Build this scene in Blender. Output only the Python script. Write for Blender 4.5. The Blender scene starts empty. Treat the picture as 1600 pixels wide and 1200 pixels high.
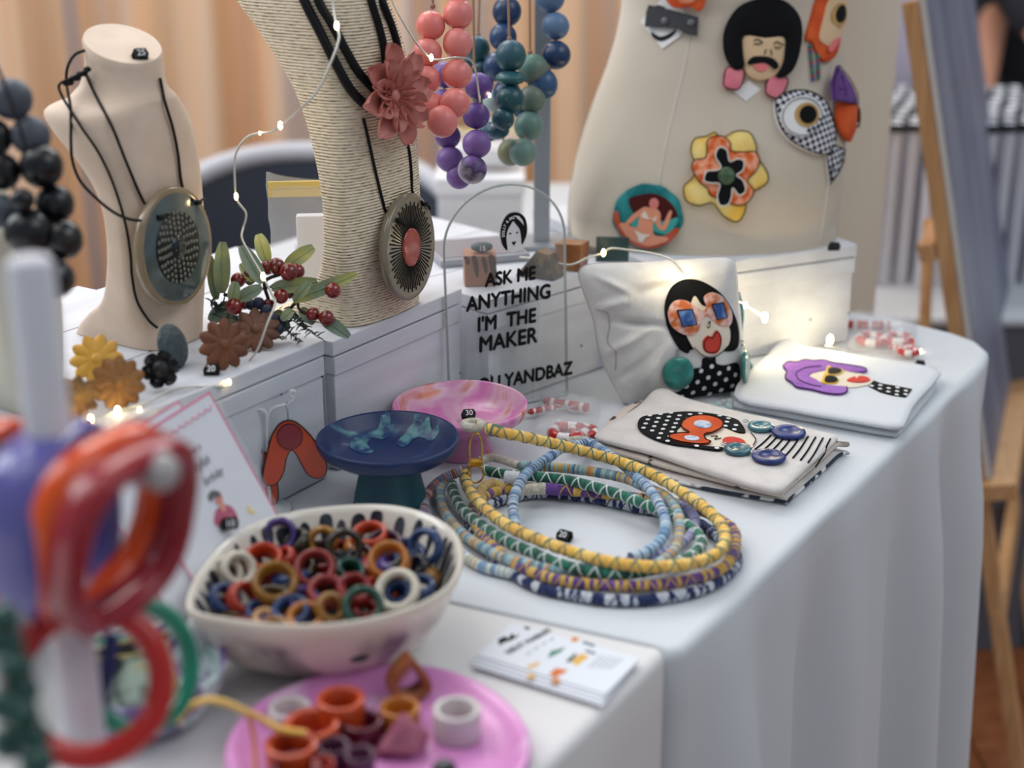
import bpy, bmesh, math, random
from mathutils import Vector as V, Matrix, noise
from mathutils.bvhtree import BVHTree
random.seed(7)
SC = bpy.context.scene
COL = SC.collection
PI = math.pi
sin, cos = math.sin, math.cos
# ------------------------------------------------------------------ camera
# world: X runs along the front edge of the stall table (away from the viewer), Y to its back,
# z = 0 is the table top, the hall floor is at z = -0.75
FPX = 2300.0
PT = math.radians(20)
CP, SP = cos(PT), sin(PT)
CAM = V((0, -0.348, 0.46))
AZ = math.radians(33)
FW = V((cos(AZ), sin(AZ), 0))
RT = V((sin(AZ), -cos(AZ), 0))
UP = V((0, 0, 1))
FLOOR = -0.75
cd = bpy.data.cameras.new('camera')
cam = bpy.data.objects.new('camera', cd)
COL.objects.link(cam)
cam.location = CAM
cam.rotation_euler = (PI/2-PT, 0, AZ-PI/2)
cd.sensor_width = 34.78
cd.lens = 50
cd.clip_start = 0.05
cd.dof.use_dof = True
cd.dof.focus_distance = 1.16
cd.dof.aperture_fstop = 3.25
SC.camera = cam
# ------------------------------------------------------------------ light
SC.view_settings.view_transform = 'Standard'
SC.view_settings.look = 'None'
SC.view_settings.gamma = 1
SC.view_settings.exposure = 0.0
SC.view_settings.use_curve_mapping = False
w = bpy.data.worlds.new('hall_fill')
SC.world = w
w.use_nodes = True
w.node_tree.nodes['Background'].inputs[0].default_value = (.80, .90, 1.0, 1)
w.node_tree.nodes['Background'].inputs[1].default_value = 0.37

def area(name, loc, target, sx, sy, power, col):
    l = bpy.data.lights.new(name, 'AREA')
    l.shape = 'RECTANGLE'
    l.size, l.size_y, l.energy, l.color = sx, sy, power, col
    o = bpy.data.objects.new(name, l)
    COL.objects.link(o)
    o.location = loc
    o.rotation_euler = (V(target)-V(loc)).to_track_quat('-Z', 'Y').to_euler()
    return o

area('ceiling_light', (0.2, 1.0, 2.1), (0.95, 0.3, 0), 2.0, 1.6, 19, (1, .98, .96))
area('back_left_fill', (0.2, 2.1, 1.45), (1.2, 0.3, .1), 1.2, 1.2, 22, (.92, .96, 1))  # added area light for the torso's left edge; no window stands there
area('hall_fill', (1.4, -1.5, 2.2), (1.0, 0.2, -.1), 2.0, 1.4, 19, (.95, .97, 1))  # soft frontal fill, an unseen light added to lift the front faces
area('curtain_fill', (2.2, 2.0, 2.4), (2.4, 1.6, 0), 2.0, 1.4, 56, (1, .95, .9))  # unseen light added to brighten the curtains
area('aisle_fill', (3.7, 1.0, 2.2), (2.7, 0.5, -.3), 1.6, 1.4, 62, (.9, .95, 1))  # unseen light added to brighten the neighbouring stall's white table

# ------------------------------------------------------------------ pixel rays on real planes
def ray(u, v):
    a = (u-800)/FPX
    b = (600-v)/FPX
    return RT*a + FW*(CP+SP*b) + UP*(-SP+CP*b)
def PD(u, v, d): return CAM + ray(u, v)*d
def P(u, v, z=0.0):
    r = ray(u, v)
    return CAM + r*((z-CAM.z)/r.z)
def PY(u, v, y):
    r = ray(u, v)
    return CAM + r*((y-CAM.y)/r.y)
def PP(u, v, o, n):
    r = ray(u, v)
    return CAM + r*((V(o)-CAM).dot(n)/r.dot(n))
def depth(p):
    q = p-CAM
    return q.dot(FW)*CP - q.z*SP
def pxm(p): return depth(p)/FPX      # metres per photo pixel at p

class Fr:
    """plane frame: origin o, axes U (right), W (up), N (out of the face)"""
    def __init__(s, o, U, W):
        s.o = V(o); s.U = V(U).normalized(); s.N = s.U.cross(V(W)).normalized()
        s.W = s.N.cross(s.U)
    def at(s, x, y, h=0.0): return s.o+s.U*x+s.W*y+s.N*h
    def px(s, u, v):
        q = PP(u, v, s.o, s.N)-s.o
        return (q.dot(s.U), q.dot(s.W))
    def poly(s, pts): return [s.px(*p) for p in pts]
    def mat(s): return Matrix((s.U, s.W, s.N)).transposed()
def face_cam(o, tilt=0.0, yaw=0.0):
    """frame at o standing upright, facing the viewer, leaned back by tilt, turned by yaw"""
    d = CAM-V(o); d.z = 0; d.normalize()
    d = Matrix.Rotation(yaw, 3, 'Z') @ d
    U = UP.cross(d)
    W = UP*cos(tilt)-d*sin(tilt)
    return Fr(o, U, W)

# ------------------------------------------------------------------ materials
def lin(c):
    r = []
    for x in c:
        x = x/255.0
        r.append(x/12.92 if x <= .04045 else ((x+.055)/1.055)**2.4)
    return (r[0], r[1], r[2], 1)

class NT:
    def __init__(s, m):
        m.use_nodes = True
        s.t = m.node_tree
        s.n = s.t.nodes
        s.p = s.n['Principled BSDF']
    def new(s, k, **kw):
        x = s.n.new(k)
        for a, b in kw.items(): setattr(x, a, b)
        return x
    def link(s, a, b): s.t.links.new(a, b)

MATS = {}
def M(name, col, rough=.5, col2=None, scale=30, lo=.4, hi=.6, stretch=(1, 1, 1), bump=0, bscale=200, bstretch=(1, 1, 1),
      metal=0, trans=0, alpha=1, emit=0, ior=1.45, spec=.5, sub=0, coat=0, sheen=0, col3=None, uv=False, wave=None, detail=3, thin=False):
    if name in MATS: return MATS[name]
    m = bpy.data.materials.new(name)
    MATS[name] = m
    t = NT(m)
    p = t.p
    p.inputs['Base Color'].default_value = lin(col)
    p.inputs['Roughness'].default_value = rough
    p.inputs['Metallic'].default_value = metal
    p.inputs['Transmission Weight'].default_value = trans
    p.inputs['Alpha'].default_value = alpha
    p.inputs['IOR'].default_value = ior
    p.inputs['Specular IOR Level'].default_value = spec
    p.inputs['Coat Weight'].default_value = coat
    p.inputs['Coat Roughness'].default_value = .08
    p.inputs['Sheen Weight'].default_value = sheen
    if sub:
        p.inputs['Subsurface Weight'].default_value = sub
        p.inputs['Subsurface Radius'].default_value = (.006, .004, .003)
    if emit:
        p.inputs['Emission Color'].default_value = lin(col)
        p.inputs['Emission Strength'].default_value = emit
    tc = t.new('ShaderNodeTexCoord')
    out = tc.outputs['UV' if uv else 'Object']
    if col2:
        mp = t.new('ShaderNodeMapping')
        mp.inputs['Scale'].default_value = stretch
        nz = t.new('ShaderNodeTexNoise')
        nz.inputs['Scale'].default_value = scale
        nz.inputs['Detail'].default_value = detail
        rp = t.new('ShaderNodeValToRGB')
        rp.color_ramp.elements[0].position = lo
        rp.color_ramp.elements[1].position = hi
        rp.color_ramp.elements[0].color = lin(col)
        rp.color_ramp.elements[1].color = lin(col2)
        if col3:
            e = rp.color_ramp.elements.new(min(.99, hi+(hi-lo)*.7+.03))
            e.color = lin(col3)
        t.link(out, mp.inputs[0]); t.link(mp.outputs[0], nz.inputs[0])
        t.link(nz.outputs[0], rp.inputs[0]); t.link(rp.outputs[0], p.inputs['Base Color'])
    if bump or wave:
        b = t.new('ShaderNodeBump')
        b.inputs['Strength'].default_value = bump or .5
        b.inputs['Distance'].default_value = .002
        if wave:
            x = t.new('ShaderNodeTexWave')
            x.bands_direction = wave[0]
            x.inputs['Scale'].default_value = wave[1]
            x.inputs['Distortion'].default_value = wave[2]
            x.inputs['Detail Scale'].default_value = wave[3]
            x.inputs['Detail'].default_value = 2
            t.link(out, x.inputs[0])
            t.link(x.outputs[1], b.inputs['Height'])
            if len(wave) > 4:      # dark gaps between the windings
                rp2 = t.new('ShaderNodeValToRGB')
                rp2.color_ramp.elements[0].color = lin(wave[4]); rp2.color_ramp.elements[1].color = lin(col)
                rp2.color_ramp.elements[0].position = .08; rp2.color_ramp.elements[1].position = .55
                nz2 = t.new('ShaderNodeTexNoise'); nz2.inputs['Scale'].default_value = 160; nz2.inputs['Detail'].default_value = 2
                mp2 = t.new('ShaderNodeMapping'); mp2.inputs['Scale'].default_value = (1, 1, 3.2)
                t.link(out, mp2.inputs[0]); t.link(mp2.outputs[0], nz2.inputs[0])
                mx = t.new('ShaderNodeMath', operation='MULTIPLY_ADD')
                mx.inputs[1].default_value = 1.5; mx.inputs[2].default_value = -.45
                t.link(nz2.outputs[0], mx.inputs[0])
                ad = t.new('ShaderNodeMath', operation='ADD')
                t.link(x.outputs[1], ad.inputs[0]); t.link(mx.outputs[0], ad.inputs[1])
                t.link(ad.outputs[0], rp2.inputs[0]); t.link(rp2.outputs[0], p.inputs['Base Color'])
        else:
            x = t.new('ShaderNodeTexNoise')
            x.inputs['Scale'].default_value = bscale
            x.inputs['Detail'].default_value = 4
            mp = t.new('ShaderNodeMapping')
            mp.inputs['Scale'].default_value = bstretch
            t.link(out, mp.inputs[0]); t.link(mp.outputs[0], x.inputs[0])
            t.link(x.outputs[0], b.inputs['Height'])
        t.link(b.outputs[0], p.inputs['Normal'])
    return m

def rope_mat(name, cols, per=.0024, slant=.15):
    """yarn wound round a cord: each winding takes one of the yarn's colours (UV x = metres along the cord)"""
    m = bpy.data.materials.new(name)
    t = NT(m)
    t.p.inputs['Roughness'].default_value = .9
    t.p.inputs['Sheen Weight'].default_value = .3
    tc = t.new('ShaderNodeTexCoord')
    sp = t.new('ShaderNodeSeparateXYZ')
    t.link(tc.outputs['UV'], sp.inputs[0])
    nz = t.new('ShaderNodeTexNoise'); nz.inputs['Scale'].default_value = 420
    t.link(tc.outputs['Object'], nz.inputs[0])
    a = t.new('ShaderNodeMath', operation='MULTIPLY_ADD')
    a.inputs[1].default_value = slant*per*4; t.link(nz.outputs[0], a.inputs[0]); t.link(sp.outputs[0], a.inputs[2])
    d = t.new('ShaderNodeMath', operation='DIVIDE'); d.inputs[1].default_value = per; t.link(a.outputs[0], d.inputs[0])
    f = t.new('ShaderNodeMath', operation='FLOOR'); t.link(d.outputs[0], f.inputs[0])
    wn = t.new('ShaderNodeTexWhiteNoise', noise_dimensions='1D'); t.link(f.outputs[0], wn.inputs['W'])
    rp = t.new('ShaderNodeValToRGB'); rp.color_ramp.interpolation = 'CONSTANT'
    n = len(cols)
    rp.color_ramp.elements[0].color = lin(cols[0])
    rp.color_ramp.elements[1].position = 1.0/n if n > 1 else 1
    rp.color_ramp.elements[1].color = lin(cols[min(1, n-1)])
    for i in range(2, n):
        e = rp.color_ramp.elements.new(i/n); e.color = lin(cols[i])
    t.link(wn.outputs[0], rp.inputs[0]); t.link(rp.outputs[0], t.p.inputs['Base Color'])
    fr = t.new('ShaderNodeMath', operation='FRACT'); t.link(d.outputs[0], fr.inputs[0])
    s = t.new('ShaderNodeMath', operation='PINGPONG'); s.inputs[1].default_value = .5; t.link(fr.outputs[0], s.inputs[0])
    b = t.new('ShaderNodeBump'); b.inputs['Strength'].default_value = .9; b.inputs['Distance'].default_value = .0012
    t.link(s.outputs[0], b.inputs['Height']); t.link(b.outputs[0], t.p.inputs['Normal'])
    return m

def checker(name, c1, c2, scale, mid=None):
    m = bpy.data.materials.new(name); t = NT(m)
    t.p.inputs['Roughness'].default_value = .9
    tc = t.new('ShaderNodeTexCoord'); mp = t.new('ShaderNodeMapping')
    mp.inputs['Rotation'].default_value = (0, 0, .5)
    ck = t.new('ShaderNodeTexChecker'); ck.inputs['Scale'].default_value = scale
    ck.inputs[1].default_value = lin(c1); ck.inputs[2].default_value = lin(c2)
    t.link(tc.outputs['UV'], mp.inputs[0]); t.link(mp.outputs[0], ck.inputs[0])
    t.link(ck.outputs[0], t.p.inputs['Base Color'])
    return m

# ------------------------------------------------------------------ mesh builder
def spline(pts, n=8, closed=False):
    pts = [V(p) if len(p) == 3 else V((p[0], p[1], 0)) for p in pts]
    N = len(pts); out = []
    for i in range(N if closed else N-1):
        if closed: a, b, c, d = pts[(i-1) % N], pts[i], pts[(i+1) % N], pts[(i+2) % N]
        else: a, b, c, d = pts[max(i-1, 0)], pts[i], pts[i+1], pts[min(i+2, N-1)]
        for k in range(n):
            t = k/n
            out.append(.5*((2*b)+(c-a)*t+(2*a-5*b+4*c-d)*t*t+(3*b-a-3*c+d)*t*t*t))
    if not closed: out.append(pts[-1].copy())
    return out
def sp2(pts, n=6): return [(p.x, p.y) for p in spline(pts, n, True)]
def ell(cx, cy, rx, ry, n=24, rot=0):
    return [(cx+rx*cos(2*PI*i/n)*cos(rot)-ry*sin(2*PI*i/n)*sin(rot), cy+rx*cos(2*PI*i/n)*sin(rot)+ry*sin(2*PI*i/n)*cos(rot)) for i in range(n)]
def resample(pts, step, closed=False):
    pts = [V(p) for p in pts]
    if closed: pts = pts+[pts[0]]
    L = [0]
    for a, b in zip(pts, pts[1:]): L.append(L[-1]+(b-a).length)
    n = max(2, int(L[-1]/step)); out = []; j = 0
    for i in range(n if closed else n+1):
        s = L[-1]*i/n
        while j < len(L)-2 and L[j+1] < s: j += 1
        out.append(pts[j].lerp(pts[j+1], (s-L[j])/max(1e-9, L[j+1]-L[j])))
    return out

class MB:
    def __init__(s): s.v = []; s.f = []; s.m = []; s.s = []; s.uv = []
    def add(s, vs, fs, mi=0, smooth=True, uv=None):
        k = len(s.v)
        s.v += [V(v) for v in vs]
        for i, f in enumerate(fs):
            s.f.append(tuple(k+j for j in f)); s.m.append(mi); s.s.append(smooth)
            s.uv.append(uv[i] if uv else None)
        return s
    def box(s, c, size, R=None, bev=.0, mi=0):
        bm = bmesh.new()
        bmesh.ops.create_cube(bm, size=1)
        bmesh.ops.scale(bm, vec=size, verts=bm.verts)
        if bev: bmesh.ops.bevel(bm, geom=bm.edges[:], offset=bev, segments=2, affect='EDGES', profile=.6)
        R = R or Matrix.Identity(3)
        c = V(c)
        vs = [R @ v.co+c for v in bm.verts]
        fs = [[v.index for v in f.verts] for f in bm.faces]
        bm.free()
        return s.add(vs, fs, mi, False)
    def tube(s, pts, r, n=8, closed=False, mi=0, cap=True, flat=1.0, u0=0):
        pts = [V(p) for p in pts]
        N = len(pts)
        rr = r if isinstance(r, (list, tuple)) else [r]*N
        T = []
        for i in range(N):
            a = pts[i-1] if (i or closed) else pts[0]
            b = pts[(i+1) % N] if (i < N-1 or closed) else pts[-1]
            d = b-a
            T.append(d.normalized() if d.length > 1e-9 else V((0, 0, 1)))
        u = V((0, 0, 1)) if abs(T[0].z) < .9 else V((1, 0, 0))
        u = (u-T[0]*u.dot(T[0])).normalized()
        s.frames = []
        vs = []; lens = [u0]
        for i in range(N):
            u = (u-T[i]*u.dot(T[i])).normalized()
            wv = T[i].cross(u)
            s.frames.append((pts[i], u.copy(), wv, rr[i]))
            for k in range(n):
                a = 2*PI*k/n
                vs.append(pts[i]+(u*cos(a)*flat+wv*sin(a))*rr[i])
            lens.append(lens[-1]+(pts[(i+1) % N]-pts[i]).length)
        fs = []; uv = []
        for i in range(N if closed else N-1):
            j = (i+1) % N
            for k in range(n):
                l = (k+1) % n
                fs.append((i*n+k, i*n+l, j*n+l, j*n+k))
                uv.append(((lens[i], k/n), (lens[i], (k+1)/n), (lens[i+1], (k+1)/n), (lens[i+1], k/n)))
        s.add(vs, fs, mi, True, uv)
        if cap and not closed:
            s.add(vs[:n], [tuple(range(n-1, -1, -1))], mi, False)
            s.add(vs[-n:], [tuple(range(n))], mi, False)
        return s
    def loft(s, rings, mi=0, cap0=False, cap1=False, closed=False, smooth=True):
        n = len(rings[0]); vs = [p for r in rings for p in r]; fs = []; uv = []
        N = len(rings)
        for i in range(N if closed else N-1):
            j = (i+1) % N
            for k in range(n):
                l = (k+1) % n
                fs.append((i*n+k, i*n+l, j*n+l, j*n+k))
                uv.append(((k/n, i/N), ((k+1)/n, i/N), ((k+1)/n, (i+1)/N), (k/n, (i+1)/N)))
        s.add(vs, fs, mi, smooth, uv)
        if cap0: s.add(rings[0], [tuple(range(n-1, -1, -1))], mi, False)
        if cap1: s.add(rings[-1], [tuple(range(n))], mi, False)
        return s
    def lathe(s, prof, o, n=40, R=None, mi=0, mod=None, cap0=False, cap1=False, closed=False):
        R = R or Matrix.Identity(3); o = V(o); rings = []
        for i, (r, z) in enumerate(prof):
            ring = []
            for k in range(n):
                a = 2*PI*k/n
                q = (mod(a, i) if mod else 1.0)
                ring.append(o+R @ V((r*q*cos(a), r*q*sin(a), z)))
            rings.append(ring)
        return s.loft(rings, mi, cap0, cap1, closed)
    def ball(s, c, r, nu=14, nv=9, sc=(1, 1, 1), R=None, mi=0, amp=0, fr=60):
        c = V(c); R = R or Matrix.Identity(3); rings = []
        for i in range(1, nv):
            th = PI*i/nv
            rings.append([V((sin(th)*cos(2*PI*k/nu), sin(th)*sin(2*PI*k/nu), -cos(th))) for k in range(nu)])
        f = lambda d: c+R @ V((d.x*r*sc[0], d.y*r*sc[1], d.z*r*sc[2]))*(1+(amp*noise.noise((c+d*r)*fr) if amp else 0))
        k = len(s.v)
        s.loft([[f(d) for d in q] for q in rings], mi)
        b = f(V((0, 0, -1))); t = f(V((0, 0, 1)))
        s.add([f(d) for d in rings[0]]+[b], [(j, nu, (j+1) % nu)[::-1] for j in range(nu)], mi)
        s.add([f(d) for d in rings[-1]]+[t], [(j, (j+1) % nu, nu) for j in range(nu)], mi)
        return s
    def flat(s, pts, fr, th=.001, off=0, hf=None, cuts=0, mi=0, puff=0, mi_side=None):
        """fill a 2D outline on frame fr; hf gives the height of the surface it lies on; it gets thickness th"""
        bm = bmesh.new()
        vs = [bm.verts.new((p[0], p[1], 0)) for p in pts]
        n = len(pts)
        try: f = bm.faces.new(vs)
        except ValueError: bm.free(); return s
        if f.normal.z < 0 or sum(pts[i][0]*pts[(i+1) % n][1]-pts[(i+1) % n][0]*pts[i][1] for i in range(n)) < 0: f.normal_flip()
        f.normal_update()
        bmesh.ops.triangulate(bm, faces=bm.faces[:])
        for _ in range(cuts): bmesh.ops.subdivide_edges(bm, edges=[e for e in bm.edges if e.calc_length() > .004], cuts=1, use_grid_fill=True)
        bmesh.ops.triangulate(bm, faces=bm.faces[:])
        bm.verts.index_update()
        h0 = (lambda x, y: 0.0) if hf is None else hf
        bnd = [e for e in bm.edges if e.is_boundary]
        if puff:
            bp = [v.co.copy() for v in bm.verts if v.is_boundary]
            dst = [min((v.co-q).length for q in bp) for v in bm.verts]
            mx = max(dst) or 1
            add = [puff*math.sqrt(max(0, 1-(1-min(1, d/mx))**2)) for d in dst]
        else: add = [0]*len(bm.verts)
        top = [fr.at(v.co.x, v.co.y, h0(v.co.x, v.co.y)+off+th+add[i]) for i, v in enumerate(bm.verts)]
        low = [fr.at(v.co.x, v.co.y, h0(v.co.x, v.co.y)+off) for v in bm.verts]
        fs = [[v.index for v in f.verts] for f in bm.faces]
        uv = [[(v.co.x, v.co.y) for v in f.verts] for f in bm.faces]
        s.add(top, fs, mi, bool(puff or cuts), uv)
        k = len(bm.verts)
        sd = []
        for e in bnd:
            l = e.link_loops[0]
            a, b = l.vert.index, l.link_loop_next.vert.index
            sd.append((a, a+k, b+k, b))
        s.add(top+low, sd, mi if mi_side is None else mi_side, False)
        s.add(low, [f[::-1] for f in fs], mi, False)
        bm.free()
        return s
    def bvh(s): return BVHTree.FromPolygons([tuple(v) for v in s.v], [tuple(f) for f in s.f])
    def mesh(s, name, mats, off):
        me = bpy.data.meshes.new(name)
        me.from_pydata([tuple(v-off) for v in s.v], [], s.f)
        me.polygons.foreach_set('material_index', s.m)
        me.polygons.foreach_set('use_smooth', s.s)
        if any(u is not None for u in s.uv):
            l = me.uv_layers.new(name='uv')
            dat = []
            for u, f in zip(s.uv, s.f):
                if u is None: dat += [0.0]*(2*len(f))
                else:
                    for q in u: dat += [q[0], q[1]]
            l.data.foreach_set('uv', dat)
        for m in (mats if isinstance(mats, (list, tuple)) else [mats]): me.materials.append(m)
        me.update()
        return me

def hfun(fr, bvh):
    def f(x, y):
        h = bvh.ray_cast(fr.at(x, y, .25), -fr.N, .5)
        if h[0] is None:
            q = bvh.find_nearest(fr.at(x, y, 0))
            return (q[0]-fr.o).dot(fr.N)
        return (h[0]-fr.o).dot(fr.N)
    return f

# ------------------------------------------------------------------ objects
def wloc(o):
    p = V((0, 0, 0))
    while o is not None: p = p+o.location; o = o.parent
    return p
def tag(o, label=None, cat=None, group=None, kind=None):
    if label: o['label'] = label
    if cat: o['category'] = cat
    if group: o['group'] = group
    if kind: o['kind'] = kind
    return o
def thing(name, loc, label, cat, group=None):
    o = bpy.data.objects.new(name, None); COL.objects.link(o)
    o.location = V(loc); o.empty_display_size = .02
    return tag(o, label, cat, group)
def part(name, mb, mats, parent=None, label=None, kind=None):
    """one mesh object; its geometry is given in world coordinates"""
    if parent is None:
        off = sum(mb.v, V((0, 0, 0)))/len(mb.v); off.z = min(v.z for v in mb.v)
    else: off = wloc(parent)
    o = bpy.data.objects.new(name, mb.mesh(name, mats, off)); COL.objects.link(o)
    if parent is None: o.location = off
    else: o.parent = parent
    return tag(o, label, kind=kind)
def single(name, mb, mats, label, cat, group=None): return tag(part(name, mb, mats), label, cat, group)
def struct(name, mb, mats, parent=None):
    o = part(name, mb, mats, parent); o['kind'] = 'structure'; return o
def text(name, body, fr, x, y, size, mat, parent, h=.0004, bold=0.0, shear=0, sx=1.0, rot=0, align='CENTER', ext=.0002, sp=1.0):
    c = bpy.data.curves.new(name, 'FONT')
    c.body = body; c.size = size; c.offset = 0; c.shear = shear; c.extrude = ext
    c.align_x = align; c.align_y = 'CENTER'; c.space_character = sp; c.resolution_u = 4
    c.materials.append(mat)
    tmp = bpy.data.objects.new(name, c); COL.objects.link(tmp)
    me = bpy.data.meshes.new_from_object(tmp)
    bpy.data.objects.remove(tmp); bpy.data.curves.remove(c)
    if not me.materials: me.materials.append(mat)
    if bold:      # heavier strokes: the letter shapes stacked with small offsets
        v0 = [v.co.copy() for v in me.vertices]; f0 = [tuple(p.vertices) for p in me.polygons]
        vv = []; ff = []
        for q, (dx, dy) in enumerate(((0, 0), (1, 0), (-1, 0), (0, 1), (0, -1))):
            k = len(vv)
            vv += [(v.x+dx*bold, v.y+dy*bold, v.z+q*1e-5) for v in v0]
            ff += [tuple(i+k for i in f) for f in f0]
        bpy.data.meshes.remove(me)
        me = bpy.data.meshes.new(name); me.from_pydata(vv, [], ff); me.materials.append(mat)
    o = bpy.data.objects.new(name, me); COL.objects.link(o)
    R = fr.mat() @ Matrix.Rotation(rot, 3, 'Z') @ Matrix.Diagonal((sx, 1, 1))
    m = R.to_4x4()
    m.translation = fr.at(x, y, h)-(wloc(parent) if parent else V((0, 0, 0)))
    if parent: o.parent = parent
    o.matrix_local = m
    return o
def clone(root, loc, label=None, rotz=0, group=None):
    r = root.copy(); COL.objects.link(r); r.location = V(loc); r.rotation_euler = (0, 0, rotz)
    if label: r['label'] = label
    if group: r['group'] = group
    for ch in list(root.children):
        c = ch.copy(); COL.objects.link(c); c.parent = r
        for g in list(ch.children):
            d = g.copy(); COL.objects.link(d); d.parent = c
    return r
def align(n, up=V((0, 0, 1))):
    """matrix whose local Z is n"""
    n = V(n).normalized()
    x = up.cross(n)
    if x.length < 1e-4: x = V((1, 0, 0))
    x.normalize()
    return Matrix((x, n.cross(x), n)).transposed()
# ================================================================== SETTING
white_paint = M('white_paint', (210, 213, 220), .55, (196, 198, 206), 9, .35, .7, stretch=(1, 6, 6), bump=.12, bscale=60, bstretch=(.4, 6, 6))
cloth_white = M('cloth_white', (208, 212, 217), .9, bump=.25, bscale=14, bstretch=(1, 1.6, 1), sheen=.2)
cloth_near = M('cloth_near', (222, 220, 220), .9, bump=.25, bscale=12, sheen=.2)
black_ink = M('black_ink', (7, 7, 9), .6, spec=.25)
def cam_pt(a, f, z): return V((CAM.x, CAM.y, 0))+RT*a+FW*f+UP*z     # a to the viewer's right, f ahead

mb = MB()
fc = cam_pt(0, 3.5, FLOOR)
mb.add([fc+RT*x+FW*y for x, y in ((-5, -5), (5, -5), (5, 4), (-5, 4))], [(0, 1, 2, 3)], 0, False)
flo = struct('floor', mb, M('floor_wood', (140, 84, 50), .45, (112, 62, 36), 4, .35, .65, stretch=(1, 9, 1)))
# floorboards the photograph shows to the right of the table
for i in range(9):
    for j in range(3):
        b = MB().box(cam_pt(.60+i*.115, 1.7+j*1.02, FLOOR+.004), (.111, 1.0, .008), R=Matrix((RT, FW, UP)).transposed(), bev=.002)
        part('floorboard', b, M('floorboard_wood', (158, 98, 60), .4, (126, 72, 42), 5, .3, .7, stretch=(8, 8, 1)), flo)
mb = MB(); mb.box(cam_pt(-1.35, 3.6, .6), (3.7, .06, 2.7), R=Matrix((RT, FW, UP)).transposed())
struct('wall_back', mb, M('wall_paint', (205, 200, 202), .8))
mb = MB(); mb.box(cam_pt(2.8, 5.6, .6), (4.4, .06, 2.7), R=Matrix((RT, FW, UP)).transposed())
struct('wall_far', mb, M('wall_grey', (92, 92, 100), .8, (60, 58, 64), 2, .4, .6))

# ------------------------------------------------------------------ curtains
cur_m = M('curtain_peach', (240, 186, 134), .9, (240, 206, 172), 7, .38, .56, stretch=(1.3, 1.3, .05), col3=(226, 218, 220), alpha=.95, sheen=.3, detail=2)
def curtain(a0, a1, f, label, seed):
    rings = []
    n = int((a1-a0)/.008)
    for z in [FLOOR+.01+k*.17 for k in range(13)]:
        r = []
        for i in range(n+1):
            a = a0+(a1-a0)*i/n
            q = .022*sin(a*52+seed)+.014*sin(a*31+2.1*seed)+.01*noise.noise(V((a*9, z*.8, seed)))
            r.append(cam_pt(a+.004*sin(z*3+a*20), f+q, z))
        rings.append(r)
    m = MB()
    k = len(rings[0]); vs = [p for r in rings for p in r]
    m.add(vs, [(i*k+j, i*k+j+1, (i+1)*k+j+1, (i+1)*k+j) for i in range(len(rings)-1) for j in range(k-1)])
    single('curtain', m, cur_m, label, 'curtain')
curtain(-1.75, -.83, 2.75, 'sheer peach curtain hanging behind the cream bust at the far left', 1.0)
curtain(-.80, -.16, 2.82, 'sheer peach curtain hanging behind the rope-wrapped bust', 2.3)
curtain(-.13, .62, 2.78, 'sheer peach curtain hanging behind the bead necklaces and white torso', 4.1)

# ------------------------------------------------------------------ tablecloths
def tablecloth(path, closed_drop, z0, label, mat, seed, amp=.040, flare=.020):
    """path: perimeter (x, y), counter-clockwise seen from above; closed_drop(i) says whether it hangs there"""
    pts = resample([V((p[0], p[1], 0)) for p in path], .009)
    N = len(pts); rings = []
    L = [0.0]
    for a, b in zip(pts, pts[1:]): L.append(L[-1]+(b-a).length)
    nor = []
    for i in range(N):
        d = pts[min(i+1, N-1)]-pts[max(i-1, 0)]
        nor.append(V((d.y, -d.x, 0)).normalized())
    top = [p+UP*z0 for p in pts]
    prof = [(0, .0), (.003, -.0006), (.0058, -.003), (.007, -.007)]+[(.007, -.007-.743*(k/15.0)**1.15) for k in range(1, 16)]
    for (o, dz) in prof:
        r = []
        for i in range(N):
            hang = closed_drop(pts[i])
            dd = dz if hang else max(dz, -.0018)
            t = max(0, -dd)
            q = o+flare*min(1, t/.6)+amp*min(1, t/.14)*(.5+.5*min(1, t/.7))*(sin(L[i]*34+seed+1.6*sin(L[i]*9+seed))+.6*sin(L[i]*61+2*seed+t*1.2))*.6
            if not hang: q = o*.2
            r.append(top[i]+nor[i]*q+UP*dd)
        rings.append(r)
    m = MB()
    k = N; vs = [p for r in rings for p in r]
    m.add(vs, [(i*k+j, (i+1)*k+j, (i+1)*k+j+1, i*k+j+1) for i in range(len(rings)-1) for j in range(k-1)])
    m.add(rings[0], [tuple(range(N))], 0, False)
    return single('tablecloth', m, mat, label, 'tablecloth')
far_path = [(.682, .86), (.684, .4), (.690, .17), (.7175, 0)]+[(1.30, 0), (1.352, .001), (1.388, .007), (1.412, .025), (1.426, .052), (1.436, .10), (1.445, .3), (1.45, .86)]
tablecloth(far_path, lambda p: p.x > .716 and (p.y < .02 or p.x > 1.3), 0.0, 'long white tablecloth with pleated drape over the far table, corner by the easel', cloth_white, .6)
near_path = [(-.35, .88), (-.35, .02), (-.3, .006), (.2, .004), (.765, .010), (.772, .02), (.775, .86)]
tablecloth(near_path, lambda p: p.y < .012 and p.x < .765, -.0022, 'plain white tablecloth on the nearer table under the pink plate', cloth_near, 2.2, amp=.012, flare=.006)

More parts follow.
